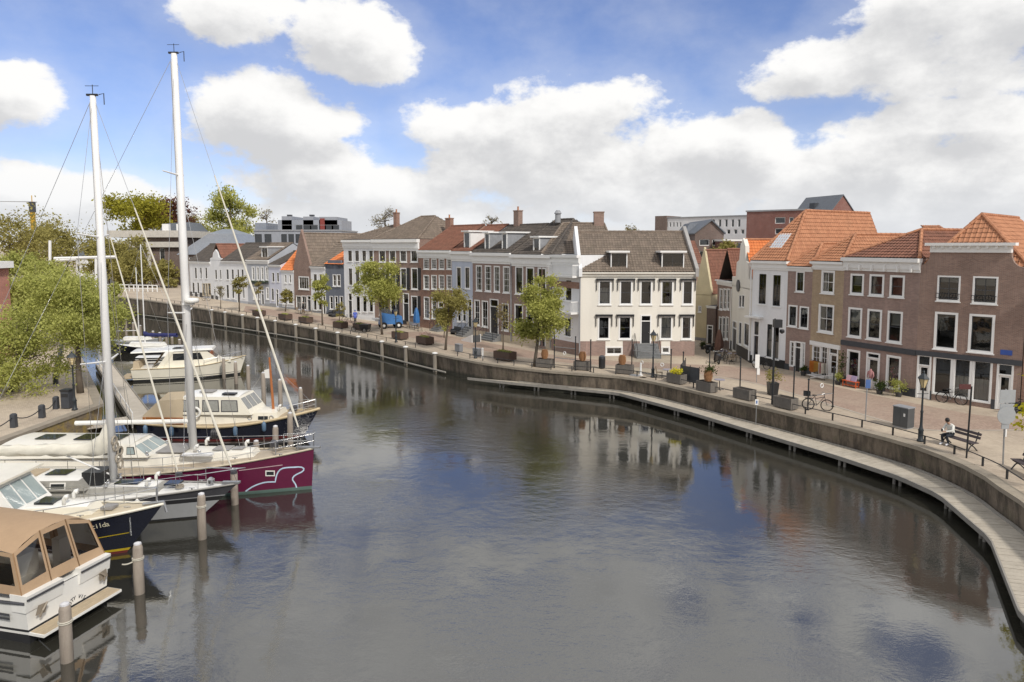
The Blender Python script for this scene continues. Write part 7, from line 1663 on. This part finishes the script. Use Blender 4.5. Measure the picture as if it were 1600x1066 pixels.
for k in range(7):
    P = atz(100 + 1.2 * k, 600 - 10 * k, 1.7) + Vector((-.6, 0, 0)); put(pb2, ub, P, .2, 'dark square bollard along the left street, %s beyond the bin' % ['first', 'second', 'third', 'fourth', 'fifth', 'sixth', 'seventh'][k])
# benches
WOODB = pm('bench_wood', (.07, .055, .06), .7, .3, 3)
def make_bench():
    o = empty('park_bench', (0, 0, 0), 0, '', 'bench', 'benches on the right quay')
    for i in range(4): MB().box(-.9, .0 + i * .115, .43, .9, .1 + i * .115, .465).build('seat_slat', WOODB, o)
    for i in range(2): MB().hexa([(-.9, .49 + i * .05, .62 + i * .17), (.9, .49 + i * .05, .62 + i * .17), (.9, .525 + i * .05, .62 + i * .17), (-.9, .525 + i * .05, .62 + i * .17)], [(-.9, .525 + i * .05, .74 + i * .17), (.9, .525 + i * .05, .74 + i * .17), (.9, .56 + i * .05, .74 + i * .17), (-.9, .56 + i * .05, .74 + i * .17)]).build('back_slat', WOODB, o)
    for x in (-.72, .72):
        m = MB(); m.tube([(x, -.05, 0), (x, .12, .25), (x, .45, .44), (x, .62, .95)], .03, 6); m.tube([(x, .58, 0), (x, .35, .22), (x, .0, .43)], .03, 6); m.tube([(x, .0, .43), (x, .46, .43)], .03, 6); m.build('cast_frame', IRON, o)
    return o
pbn, un = make_bench(), []
Pb = G(1492, 700); ab = qdir(Pb) + .05
bench_o = put(pbn, un, Pb, ab, 'dark slatted bench with the seated person')
put(pbn, un, G(1597, 742), qdir(G(1590, 735)), 'dark slatted bench at the right picture edge below golden leaves')
# people -------------------------------------------------------------------------
def person(name, label, loc, rz, J, E, mats, scale=1.0):
    """J: joint -> (x, y, z, radius); E: (joint, joint, material slot)"""
    import bmesh
    ks = list(J); me = bpy.data.meshes.new('body'); me.from_pydata([J[k][:3] for k in ks], [(ks.index(a), ks.index(b)) for a, b, _ in E], [])
    o = bpy.data.objects.new('body', me); COL.objects.link(o); sm_ = o.modifiers.new('skin', 'SKIN'); sm_.use_smooth_shade = True
    for i, k in enumerate(ks):
        r = J[k][3]; rr = r if isinstance(r, tuple) else (r, r); me.skin_vertices[0].data[i].radius = rr; me.skin_vertices[0].data[i].use_root = (i == 0)
    sd = o.modifiers.new('sub', 'SUBSURF'); sd.levels = sd.render_levels = 2
    bpy.context.view_layer.update(); dg = bpy.context.evaluated_depsgraph_get(); nm = bpy.data.meshes.new_from_object(o.evaluated_get(dg)); bpy.data.objects.remove(o)
    for m in mats: nm.materials.append(m)
    segs = [(Vector(J[a][:3]), Vector(J[b][:3]), s) for a, b, s in E]
    for p in nm.polygons:
        c = p.center; best = None
        for a, b, s in segs:
            ab_ = b - a; t = max(0, min(1, (c - a).dot(ab_) / max(1e-6, ab_.length_squared))); d = (a + ab_ * t - c).length
            if best is None or d < best[0]: best = (d, s)
        p.material_index = best[1]; p.use_smooth = True
    root = empty(name, loc, rz, label, 'person'); root.scale = (scale,) * 3
    b = bpy.data.objects.new('body', nm); COL.objects.link(b); b.parent = root; return root
SKIN = pm('skin', (.45, .27, .19), .6, .08, 5); HAIR = pm('dark_hair', (.015, .012, .012), .6)
def fingers(J, E, w, s, d, mat=0):
    """five short finger chains leaving the palm; d: pointing direction"""
    W_ = Vector(J[w][:3]); d = Vector(d).normalized(); side = d.cross(Vector((0, 0, 1))).normalized()
    for i in range(5):
        off = side * (.018 * (i - 2)); ln = (.055, .075, .08, .075, .06)[i]; b = W_ + d * (.05 if i else .02) + off * (1.0 if i else 2.0); t = b + (d + (side * -.6 if i == 0 else Vector((0, 0, -.25)))).normalized() * ln
        J['%s_f%da' % (w, i)] = (*b, .010); J['%s_f%db' % (w, i)] = (*t, .008); E += [(w, '%s_f%da' % (w, i), mat), ('%s_f%da' % (w, i), '%s_f%db' % (w, i), mat)]
# seated: local x along the bench, -y forwards
J = dict(pelvis=(0, .28, .56, (.17, .13)), waist=(0, .24, .72, (.15, .12)), chest=(0, .16, .94, (.18, .14)), neckb=(0, .06, 1.10, (.09, .08)), neck=(0, .0, 1.16, .055), head=(0, -.07, 1.24, (.085, .10)), crown=(0, -.10, 1.33, (.08, .095)),
         hipl=(-.1, .2, .54, .10), kneel=(-.15, -.18, .53, .075), anklel=(-.14, -.14, .12, .05), toel=(-.15, -.34, .05, .045), hipr=(.1, .2, .54, .10), kneer=(.12, -.2, .53, .075), ankler=(.1, -.02, .12, .05), toer=(.1, -.22, .05, .045),
         shl=(-.19, .12, 1.03, .075), ell=(-.25, .0, .80, .06), wrl=(-.10, -.22, .74, .035), shr=(.19, .12, 1.03, .075), elr=(.25, .02, .80, .06), wrr=(.06, -.22, .74, .035))
E_ = [('pelvis', 'waist', 1), ('waist', 'chest', 1), ('chest', 'neckb', 1), ('neckb', 'neck', 0), ('neck', 'head', 0), ('head', 'crown', 3), ('pelvis', 'hipl', 2), ('hipl', 'kneel', 2), ('kneel', 'anklel', 2), ('anklel', 'toel', 4), ('pelvis', 'hipr', 2), ('hipr', 'kneer', 2), ('kneer', 'ankler', 2), ('ankler', 'toer', 4),
      ('chest', 'shl', 1), ('shl', 'ell', 1), ('ell', 'wrl', 1), ('chest', 'shr', 1), ('shr', 'elr', 1), ('elr', 'wrr', 1)]
fingers(J, E_, 'wrl', 'l', (.3, -1, .1)); fingers(J, E_, 'wrr', 'r', (-.3, -1, .1))
JACK = pm('white_jacket', (.72, .72, .68), .85, .12, 4); JEANS = pm('dark_jeans', (.02, .025, .035), .9); SHOE = pm('white_shoes', (.65, .66, .7), .6)
off = Vector((math.cos(ab) * -.45, math.sin(ab) * -.45, 0))
pe = person('person', 'person in white jacket and dark jeans hunched on the bench over a phone', Pb + off - Vector((0, 0, .0)), ab, J, E_, [SKIN, JACK, JEANS, HAIR, SHOE])
nz = MB(); nz.lathe([(.012, -.02), (.016, .0), (.006, .03)], 6, (0, -.17, 1.23)); nz.build('nose', SKIN, pe)
hm = MB(); hm.lathe([(.03, .13), (.085, .10), (.105, .03), (.095, -.05), (.06, -.09)][::-1], 12, (0, -.06, 1.30)); hm.build('hair', HAIR, pe, True)
ph = MB().box(-.06, -.36, .74, .03, -.34, .88).build('phone', BLACKP); ph.location = Pb + off; ph.rotation_euler = (0, 0, ab); tag(ph, 'dark phone held by the person on the bench', 'phone')
def stand(label, px, py, rz, coat, legs, hair, sc_=1.0, stride=.12):
    J = dict(pelvis=(0, 0, .95, (.16, .12)), waist=(0, 0, 1.1, (.15, .12)), chest=(0, .02, 1.32, (.19, .13)), neckb=(0, 0, 1.48, (.08, .08)), neck=(0, -.01, 1.53, .055), head=(0, -.03, 1.62, (.08, .095)), crown=(0, -.02, 1.70, (.075, .09)),
             hipl=(-.09, 0, .9, .10), kneel=(-.1, -stride, .5, .07), anklel=(-.1, -stride * .6, .1, .05), toel=(-.1, -stride - .14, .04, .045), hipr=(.09, 0, .9, .10), kneer=(.1, stride * .4, .5, .07), ankler=(.1, stride * 1.4, .12, .05), toer=(.1, stride, .04, .045),
             shl=(-.2, .02, 1.42, .07), ell=(-.27, .05, 1.14, .055), wrl=(-.26, -.08, .92, .035), shr=(.2, .02, 1.42, .07), elr=(.27, .05, 1.14, .055), wrr=(.26, -.1, .92, .035))
    E2 = [e for e in E_ if '_f' not in e[0] and '_f' not in e[1]]; fingers(J, E2, 'wrl', 'l', (0, -.3, -1)); fingers(J, E2, 'wrr', 'r', (0, -.3, -1))
    p_ = person('person', label, G(px, py), rz, J, E2, [SKIN, coat, legs, hair, BLACKP], sc_)
    sk = MB(); sk.lathe([(.22, .72), (.2, .95), (.17, 1.12)], 12); sk.build('coat_skirt', coat, p_, True)
    hr = MB(); hr.lathe([(.06, -.1), (.1, -.03), (.1, .05), (.03, .11)], 10, (0, .0, 1.69)); hr.build('hair', hair, p_, True)
stand('person in a bright blue coat standing by the far planters', 555, 506, R(200), pm('blue_coat', (.10, .15, .55), .8), JEANS, pm('blue_hood', (.12, .2, .5), .8))
stand('person in dark clothes at the far terrace tables', 474, 490, R(120), BLACKP, JEANS, HAIR)
# bicycles -----------------------------------------------------------------------
TYRE = pm('tyre_black', (.015, .015, .015), .8)
def make_bike(fr):
    o = empty('bicycle', (0, 0, 0), 0, '', 'bicycle', 'parked bicycles')
    for x in (-.53, .53):
        w = MB().torus((x, 0, .34), .325, .02, 'y', 24, 6).build('wheel', TYRE, o); s = MB()
        for i in range(12): a = 2 * math.pi * i / 12; s.tube([(x, 0, .34), (x + .31 * math.cos(a), 0, .34 + .31 * math.sin(a))], .004, 3)
        stuff(s.build('spokes', STEEL, w)); MB().torus((x, 0, .34), .36, .012, 'y', 24, 4).build('mudguard', fr, w)
    f = MB(); seat, bb, hd, fk = (-.16, 0, .86), (-.05, 0, .30), (.38, 0, .86), (.53, 0, .34)
    for a, b in ((seat, bb), (bb, hd), ((-.13, 0, .7), hd), (bb, (-.53, 0, .34)), (seat, (-.53, 0, .34)), (hd, fk), (hd, (.34, 0, 1.05))): f.tube([a, b], .018, 6)
    f.build('frame', fr, o); MB().hexa([(-.3, -.07, .9), (-.05, -.02, .9), (-.05, .02, .9), (-.3, .07, .9)], [(-.3, -.09, .95), (-.05, -.025, .94), (-.05, .025, .94), (-.3, .09, .95)]).build('saddle', BLACKP, o)
    MB().tube([(.2, -.28, 1.05), (.34, -.2, 1.1), (.36, 0, 1.06), (.34, .2, 1.1), (.2, .28, 1.05)], .014, 6).build('handlebar', STEEL, o); MB().box(-.72, -.08, .7, -.3, .08, .73).build('rear_rack', IRON, o); MB().tube([(-.05, -.12, .3), (-.05, .12, .3)], .03, 6).build('crank', STEEL, o)
    MB().tube([(-.2, .05, .32), (-.28, .2, .01)], .012, 5).build('kickstand', STEEL, o); return o
pk, uk = make_bike(IRON), []
def bike(px, py, rz, label): return put(pk, uk, G(px, py), rz, label)
k1 = bike(1277, 641, R(-20), 'black bicycle with a front crate under the glass screen'); 
crate = MB(); P = G(1271, 641)
cr_ = empty('bike_crate', Vector(k1.location) + Vector((math.cos(R(160)) * .62, math.sin(R(160)) * .62, .86)), R(-20), 'black carrier crate on the bicycle under the glass screen', 'crate'); MB().box(-.2, -.17, 0, .2, .17, .02).build('bottom', BLACKP, cr_)
for x0, y0, x1, y1 in ((-.2, -.17, .2, -.15), (-.2, .15, .2, .17), (-.2, -.15, -.18, .15), (.18, -.15, .2, .15)): MB().box(x0, y0, .02, x1, y1, .27).build('side', BLACKP, cr_)
bike(1486, 631, g6.ang + .05, 'bicycle leaning below the wide shop window'); bike(1189, 576, g2.ang + .1, 'pale bicycle against the white house'); bike(1598, 648, g6.ang + .5, 'bicycle at the right picture edge by the shop door'); bike(322, 470, R(-20), 'bicycle in front of the first white far house'); bike(545, 503, R(10), 'bicycle beside the tall white house door'); bike(1128, 566, R(40), 'bicycle leaning in the alley mouth')
# cargo bike / scooter group by planter
P = G(566, 519); o = empty('cargo_bike', P, R(-15), 'black three-wheeled cargo bike in front of a steel planter', 'cargo bike'); MB().hexa([(-.1, -.35, .35), (.9, -.35, .35), (.9, .35, .35), (-.1, .35, .35)], [(-.2, -.42, .95), (1.0, -.42, .95), (1.0, .42, .95), (-.2, .42, .95)]).build('cargo_box', BLACKP, o)
for x, y in ((.5, -.46), (.5, .46), (-1.1, 0)): w = MB().torus((x, y, .33), .3, .04, 'y', 20, 6).build('wheel', TYRE, o); MB().torus((x, y, .33), .08, .03, 'y', 10, 5).build('hub', STEEL, w)
MB().tube([(-1.1, 0, .33), (-.7, 0, .45), (-.2, 0, .4)], .03, 6).build('frame', IRON, o); MB().tube([(-.75, 0, .4), (-.8, 0, .9)], .02, 6).build('seat_post', IRON, o); MB().box(-.95, -.09, .9, -.7, .09, .97).build('saddle', BLACKP, o); MB().tube([(-.35, -.3, 1.15), (-.2, -.2, 1.1), (-.2, .2, 1.1), (-.35, .3, 1.15)], .02, 6).build('handlebar', IRON, o)
# blue compact machine
P = G(609, 513); BLM = pm('machine_blue', (.05, .17, .42), .35, .12, 2)
o = empty('utility_vehicle', P, R(200), 'blue compact loader parked before the shuttered house', 'vehicle')
b_ = MB(); b_.hexa([(-1.5, -.75, .55), (1.3, -.75, .55), (1.3, .75, .55), (-1.5, .75, .55)], [(-1.4, -.7, 1.5), (1.0, -.7, 2.0), (1.0, .7, 2.0), (-1.4, .7, 1.5)]); b_.build('body', BLM, o); MB().hexa([(-.2, -.65, 1.75), (1.0, -.65, 1.98), (1.0, .65, 1.98), (-.2, .65, 1.75)], [(.0, -.6, 2.35), (.9, -.6, 2.4), (.9, .6, 2.4), (.0, .6, 2.35)]).build('cab', DARKP, o)
for x in (-.95, .85):
    for s in (-1, 1): w = MB().torus((x, s * .85, .42), .3, .13, 'y', 20, 8).build('wheel', TYRE, o); MB().torus((x, s * .87, .42), .1, .1, 'y', 12, 6).build('rim', WHITE, w)
MB().box(-2.0, -.5, .5, -1.5, .5, .9).build('bumper', BLACKP, o); MB().box(-.25, -.762, 1.0, .25, -.7, 1.25).build('vent', BLACKP, o); MB().box(1.3, -.6, 1.2, 2.1, .6, 1.28).build('rear_shelf', WHITE, o)
P = G(651, 514); o = empty('folded_parasol', P, 0, 'folded bright blue parasol on the far terrace', 'parasol', 'folded parasols'); MB().tube([(0, 0, 0), (0, 0, 2.6)], .03, 6).build('pole', IRON, o)
rows = [[(r * (1 + .25 * math.cos(4 * 2 * math.pi * j / 16)) * math.cos(2 * math.pi * j / 16), r * (1 + .25 * math.cos(4 * 2 * math.pi * j / 16)) * math.sin(2 * math.pi * j / 16), z) for j in range(16)] for z, r in ((.75, .3), (1.2, .34), (1.9, .25), (2.4, .15), (2.62, .04))]
MB().grid(rows, True).build('canvas', BLM, o, True); MB().lathe([(.3, 0), (.3, .08), (.05, .1)], 12).build('base', CABG, o)
P = G(1123, 560); o = empty('folded_parasol', P, 0, 'folded brown parasol in the alley terrace', 'parasol', 'folded parasols'); MB().tube([(0, 0, 0), (0, 0, 2.5)], .03, 6).build('pole', IRON, o); MB().grid(rows, True).build('canvas', pm('brown_cloth', (.10, .05, .035), .9), o, True); MB().lathe([(.3, 0), (.3, .08), (.05, .1)], 12).build('base', CABG, o)
# terrace tables and chairs
def make_table():
    o = empty('terrace_table', (0, 0, 0), 0, '', 'table', 'terrace tables'); MB().lathe([(.38, .70), (.38, .73)], 18).build('top', pm('table_grey', (.30, .28, .33), .5), o); MB().tube([(0, 0, .03), (0, 0, .7)], .03, 8).build('stem', IRON, o); m = MB(); m.tube([(-.3, 0, .02), (.3, 0, .02)], .025, 6); m.tube([(0, -.3, .02), (0, .3, .02)], .025, 6); m.build('foot', IRON, o); return o
def make_chair():
    o = empty('terrace_chair', (0, 0, 0), 0, '', 'chair', 'terrace chairs'); mt = pm('woven_seat', (.22, .17, .12), .8, .3, 6); MB().box(-.22, -.22, .43, .22, .22, .47).build('seat', mt, o); MB().hexa([(-.22, .2, .5), (.22, .2, .5), (.22, .23, .5), (-.22, .23, .5)], [(-.21, .28, .88), (.21, .28, .88), (.21, .31, .88), (-.21, .31, .88)]).build('backrest', mt, o)
    for x in (-.2, .2):
        for y in (-.2, .2): MB().tube([(x, y, .43), (x * 1.1, y * 1.15, 0)], .016, 5).build('leg', IRON, o)
    return o
ptb, ut = make_table(), []; pch, uch = make_chair(), []
for px, py, lb in ((1043, 592, 'between the lamp and the yellow flowers'), (1124, 609, 'dark slim one right of the rattan lantern'), (1130, 561, 'left one in the alley mouth'), (1143, 565, 'right one in the alley mouth'), (470, 491, 'on the far terrace before the pointed gable'), (480, 493, 'right one on the far terrace'), (648, 516, 'by the folded blue parasol')):
    put(ptb, ut, G(px, py), 0, 'round terrace table ' + lb)
for px, py, rz, lb in ((1030, 591, 1.2, 'beside the lamp before the corner house'), (1049, 595, 3.5, 'behind the planter with yellow flowers'), (1121, 558, 1, 'leftmost in the alley mouth'), (1127, 563, 4, 'second in the alley mouth'), (1136, 559, 2.4, 'third in the alley mouth'), (1141, 569, 5, 'fourth in the alley mouth'), (1150, 566, .4, 'nearest the cream gable house'), (466, 490, 1, 'left one on the far terrace'), (475, 493, 3, 'middle one on the far terrace'), (485, 492, 5, 'right one on the far terrace'), (640, 514, 1, 'left of the folded blue parasol'), (656, 518, 2, 'right of the folded blue parasol')):
    put(pch, uch, G(px, py), rz, 'woven terrace chair ' + lb)
# sofa and dark things by the stoops
for px, py, lb in ((712, 523, 'dark outdoor bench beside the lilac house stoop'), (519, 495, 'grey covered bench before the blue-grey house')):
    P = G(px, py); o = empty('stoop_bench', P, g6.ang * 0 + f4_.ang, lb, 'bench'); MB().box(-.7, -.3, .25, .7, .3, .48).build('seat', DARKP, o); MB().box(-.7, .22, .48, .7, .32, .9).build('backrest', DARKP, o)
    for x in (-.66, .6): MB().box(x, -.28, 0, x + .06, .28, .62).build('side_frame', IRON, o)
# wheel ramp by the lilac house stoop, basement guards
o = empty('wheel_ramp', G(741, 533), f5_.ang, 'grey wheel ramp with white edges beside the lilac house stoop', 'ramp'); MB().hexa([(-1.0, -.9, .01), (1.0, -.9, .01), (1.0, .1, .01), (-1.0, .1, .01)], [(-1.0, -.9, .03), (1.0, -.9, .75), (1.0, .1, .75), (-1.0, .1, .03)]).build('ramp_plate', CABG, o)
for y in (-.98, .1): MB().hexa([(-1.0, y, .0), (1.0, y, .0), (1.0, y + .08, .0), (-1.0, y + .08, .0)], [(-1.0, y, .12), (1.0, y, .84), (1.0, y + .08, .84), (-1.0, y + .08, .12)]).build('ramp_edge', WHITE, o)
# shop front things on the right
P = G(1277, 592); o = empty('clothes_rack', P, g4.ang, 'clothes rack with orange and pale garments before the tan shop', 'clothes rack'); MB().tube([(-.75, 0, 0), (-.75, 0, 1.35), (.75, 0, 1.35), (.75, 0, 0)], .02, 6).build('frame', IRON, o); MB().box(-.8, -.25, .18, .8, .25, .22).build('shelf', WHITE, o)
GAR = [pm('orange_cloth', (.55, .20, .04), .9), pm('mustard_cloth', (.50, .28, .06), .9), pm('cream_cloth', (.6, .56, .48), .9), pm('rose_cloth', (.45, .22, .22), .9)]
for i in range(9):
    x = -.62 + i * .155; h = rnd.uniform(.65, .9); MB().grid([[(x + .02 * math.sin(j), -.24 + .48 * j / 4, z) for j in range(5)] for z in (1.30 - h, 1.05, 1.3)]).build('garment', GAR[min(3, i // 3 if i < 6 else 2 + (i % 2))], o)
P = G(1329, 605); o = empty('display_bench', P, g5.ang, 'small bright orange slatted bench before the shop window', 'bench'); OR = pm('orange_paint', (.65, .12, .03), .5)
for i in range(3): MB().box(-.6, -.2 + i * .14, .42, .6, -.08 + i * .14, .46).build('seat_slat', OR, o)
for x in (-.55, .5):
    for y in (-.18, .14): MB().box(x, y, 0, x + .05, y + .05, .42).build('leg', OR, o)
MB().box(-.55, -.17, .12, .55, .17, .15).build('shelf', OR, o)
for k, (dx, m_) in enumerate(((-.2, 'rose'), (.2, 'lilac'))): c_ = empty('cushion', P + Vector((math.cos(g5.ang) * dx, math.sin(g5.ang) * dx, .46)), g5.ang, m_ + ' cushion on the small orange bench', 'cushion'); q = MB(); q.hexa([(-.18, -.05, 0), (.18, -.05, 0), (.18, .12, 0), (-.18, .12, 0)], [(-.2, .08, .36), (.2, .08, .36), (.2, .18, .36), (-.2, .18, .36)]); q.build('cover', pm(m_ + '_cover', (.62, .42, .48) if m_ == 'rose' else (.42, .34, .5), .9), c_)
def shrub(px, py, r, label, mat=L_DARK, n=420):
    P = G(px, py); o = empty('pot_shrub', P, 0, label, 'plant', 'plants before the shop fronts'); MB().lathe([(.16, 0), (.22, .28), (.2, .28)], 12).build('pot', pm('pot_dark', (.05, .05, .05), .7), o); MB().tube([(0, 0, .2), (0, 0, .5)], .02, 5).build('stem', BARK, o); leaves([(rnd.uniform(-r, r) * .6, rnd.uniform(-r, r) * .5, .35 + rnd.uniform(0, r * 1.1)) for _ in range(9)], [r * .5] * 9, n, .06, mat, o, 'foliage', int(px))
shrub(1309, 601, .4, 'bushy plant left of the orange bench', L_GREEN); shrub(1374, 616, .5, 'round dark bush between the shop window and door'); shrub(1404, 620, .6, 'spreading bush at the dark fascia corner', L_GREEN, 600); shrub(1255, 587, .3, 'small plant in pot beside the side-lit door'); shrub(1098, 546, .35, 'small bush at the corner of the alley')
P = G(1207, 617); o = empty('potted_olive', P, 0, 'olive bush in a tall black square pot near the camera pole', 'plant'); MB().hexa([(-.26, -.26, 0), (.26, -.26, 0), (.26, .26, 0), (-.26, .26, 0)], [(-.32, -.32, .85), (.32, -.32, .85), (.32, .32, .85), (-.32, .32, .85)]).build('pot', BLACKP, o); MB().tube([(0, 0, .8), (.02, 0, 1.2)], .035, 6).build('stem', BARK, o); leaves([(rnd.uniform(-.4, .4), rnd.uniform(-.3, .3), 1.2 + rnd.uniform(-.1, .5)) for _ in range(10)], [.26] * 10, 500, .06, L_OLIVE, o, 'foliage', 9)
P = G(1316, 600); o = empty('wall_climber', P, g5.ang, 'narrow dark climber on the wall left of the shop window', 'plant'); MB().tube([(0, -.1, 0), (.02, -.08, 2.4)], .025, 5).build('stem', BARK, o); leaves([(rnd.uniform(-.15, .15), -.12, z * .24 + .3) for z in range(9)], [.2] * 9, 350, .06, L_DARK, o, 'foliage', 2)
# goods behind the shop windows: baubles and a mannequin
BAU = [pm('pink_bauble', (.6, .15, .3), .3), pm('purple_bauble', (.16, .05, .18), .4), pm('white_bauble', (.7, .65, .68), .3), pm('red_bauble', (.5, .06, .05), .4)]
for (px0, px1, py0, py1, lb) in ((1326, 1341, 560, 585, 'left shop window of the dark fascia house'), (1387, 1404, 572, 604, 'right shop window of the dark fascia house')):
    (a, z1), (c, z0) = g5.uz(px0, py0), g5.uz(px1, py1); o = empty('window_display', g5.root.location, g5.ang, 'hanging pink and purple baubles in the ' + lb, 'display', 'shop window displays')
    bd = MB().box(a, .45, z0 - .3, c, .5, z1).build('backcloth', pm('plum_cloth', (.07, .03, .07), .9), o)
    for i in range(34): r = rnd.uniform(.04, .10); MB().lathe([(r * .3, -r * .9), (r * .9, -r * .4), (r, 0), (r * .9, r * .4), (r * .3, r * .9)], 8, (rnd.uniform(a + .1, c - .1), rnd.uniform(.22, .4), rnd.uniform(z0, z1 - .1))).build('bauble', rnd.choice(BAU), o, True)
u, z = g5.uz(1366, 600); W0 = g5.root.matrix_basis @ Vector((u + .1, -.55, 0)); o = empty('mannequin', (W0.x, W0.y, quay_z(W0.y)), g5.ang, 'mannequin in pink top and grey skirt at the shop door', 'mannequin'); MB().lathe([(.1, .02), (.22, .1), (.15, .85)], 12).build('skirt', pm('grey_skirt', (.3, .28, .28), .9), o, True); MB().lathe([(.15, .85), (.13, 1.0), (.19, 1.3), (.08, 1.42), (.05, 1.5)], 12, (0, 0, 0), 1, .65).build('top', GAR[3], o, True)
for s in (-1, 1): MB().tube([(s * .17, 0, 1.32), (s * .24, 0, 1.05), (s * .2, -.08, .85)], [.055, .045, .03], 7).build('sleeve', GAR[3], o, True)
# parked motorcycles in the alley mouth
for k, (px, py) in enumerate(((1112, 552), (1120, 568))):
    o = empty('motor_scooter', G(px, py), R(30 + 60 * k), ['scooter parked by the black alley door', 'scooter parked nearest the alley mouth pole'][k], 'scooter', 'parked scooters')
    for x in (-.55, .55): w = MB().torus((x, 0, .25), .19, .06, 'y', 18, 7).build('wheel', TYRE, o); MB().torus((x, 0, .25), .07, .05, 'y', 10, 5).build('rim', STEEL, w)
    b_ = MB(); b_.hexa([(-.75, -.14, .4), (.0, -.14, .25), (.0, .14, .25), (-.75, .14, .4)], [(-.85, -.12, .75), (-.05, -.13, .7), (-.05, .13, .7), (-.85, .12, .75)]); b_.hexa([(.28, -.18, .25), (.4, -.18, .25), (.4, .18, .25), (.28, .18, .25)], [(.2, -.13, .95), (.32, -.13, .95), (.32, .13, .95), (.2, .13, .95)]); b_.box(-.05, -.13, .22, .3, .13, .28); b_.build('body', BLACKP, o); MB().box(-.75, -.13, .75, -.1, .13, .84).build('saddle', DARKP, o); MB().tube([(.22, -.3, 1.05), (.28, 0, 1.0), (.22, .3, 1.05)], .02, 6).build('handlebar', STEEL, o)
# letters become plain meshes
bpy.context.view_layer.update(); dg = bpy.context.evaluated_depsgraph_get()
for ob in [x for x in COL.objects if x.type == 'FONT']:
    me = bpy.data.meshes.new_from_object(ob.evaluated_get(dg)); n_ = bpy.data.objects.new('letter', me); COL.objects.link(n_); n_.parent = ob.parent; n_.matrix_local = ob.matrix_local.copy(); bpy.data.objects.remove(ob)
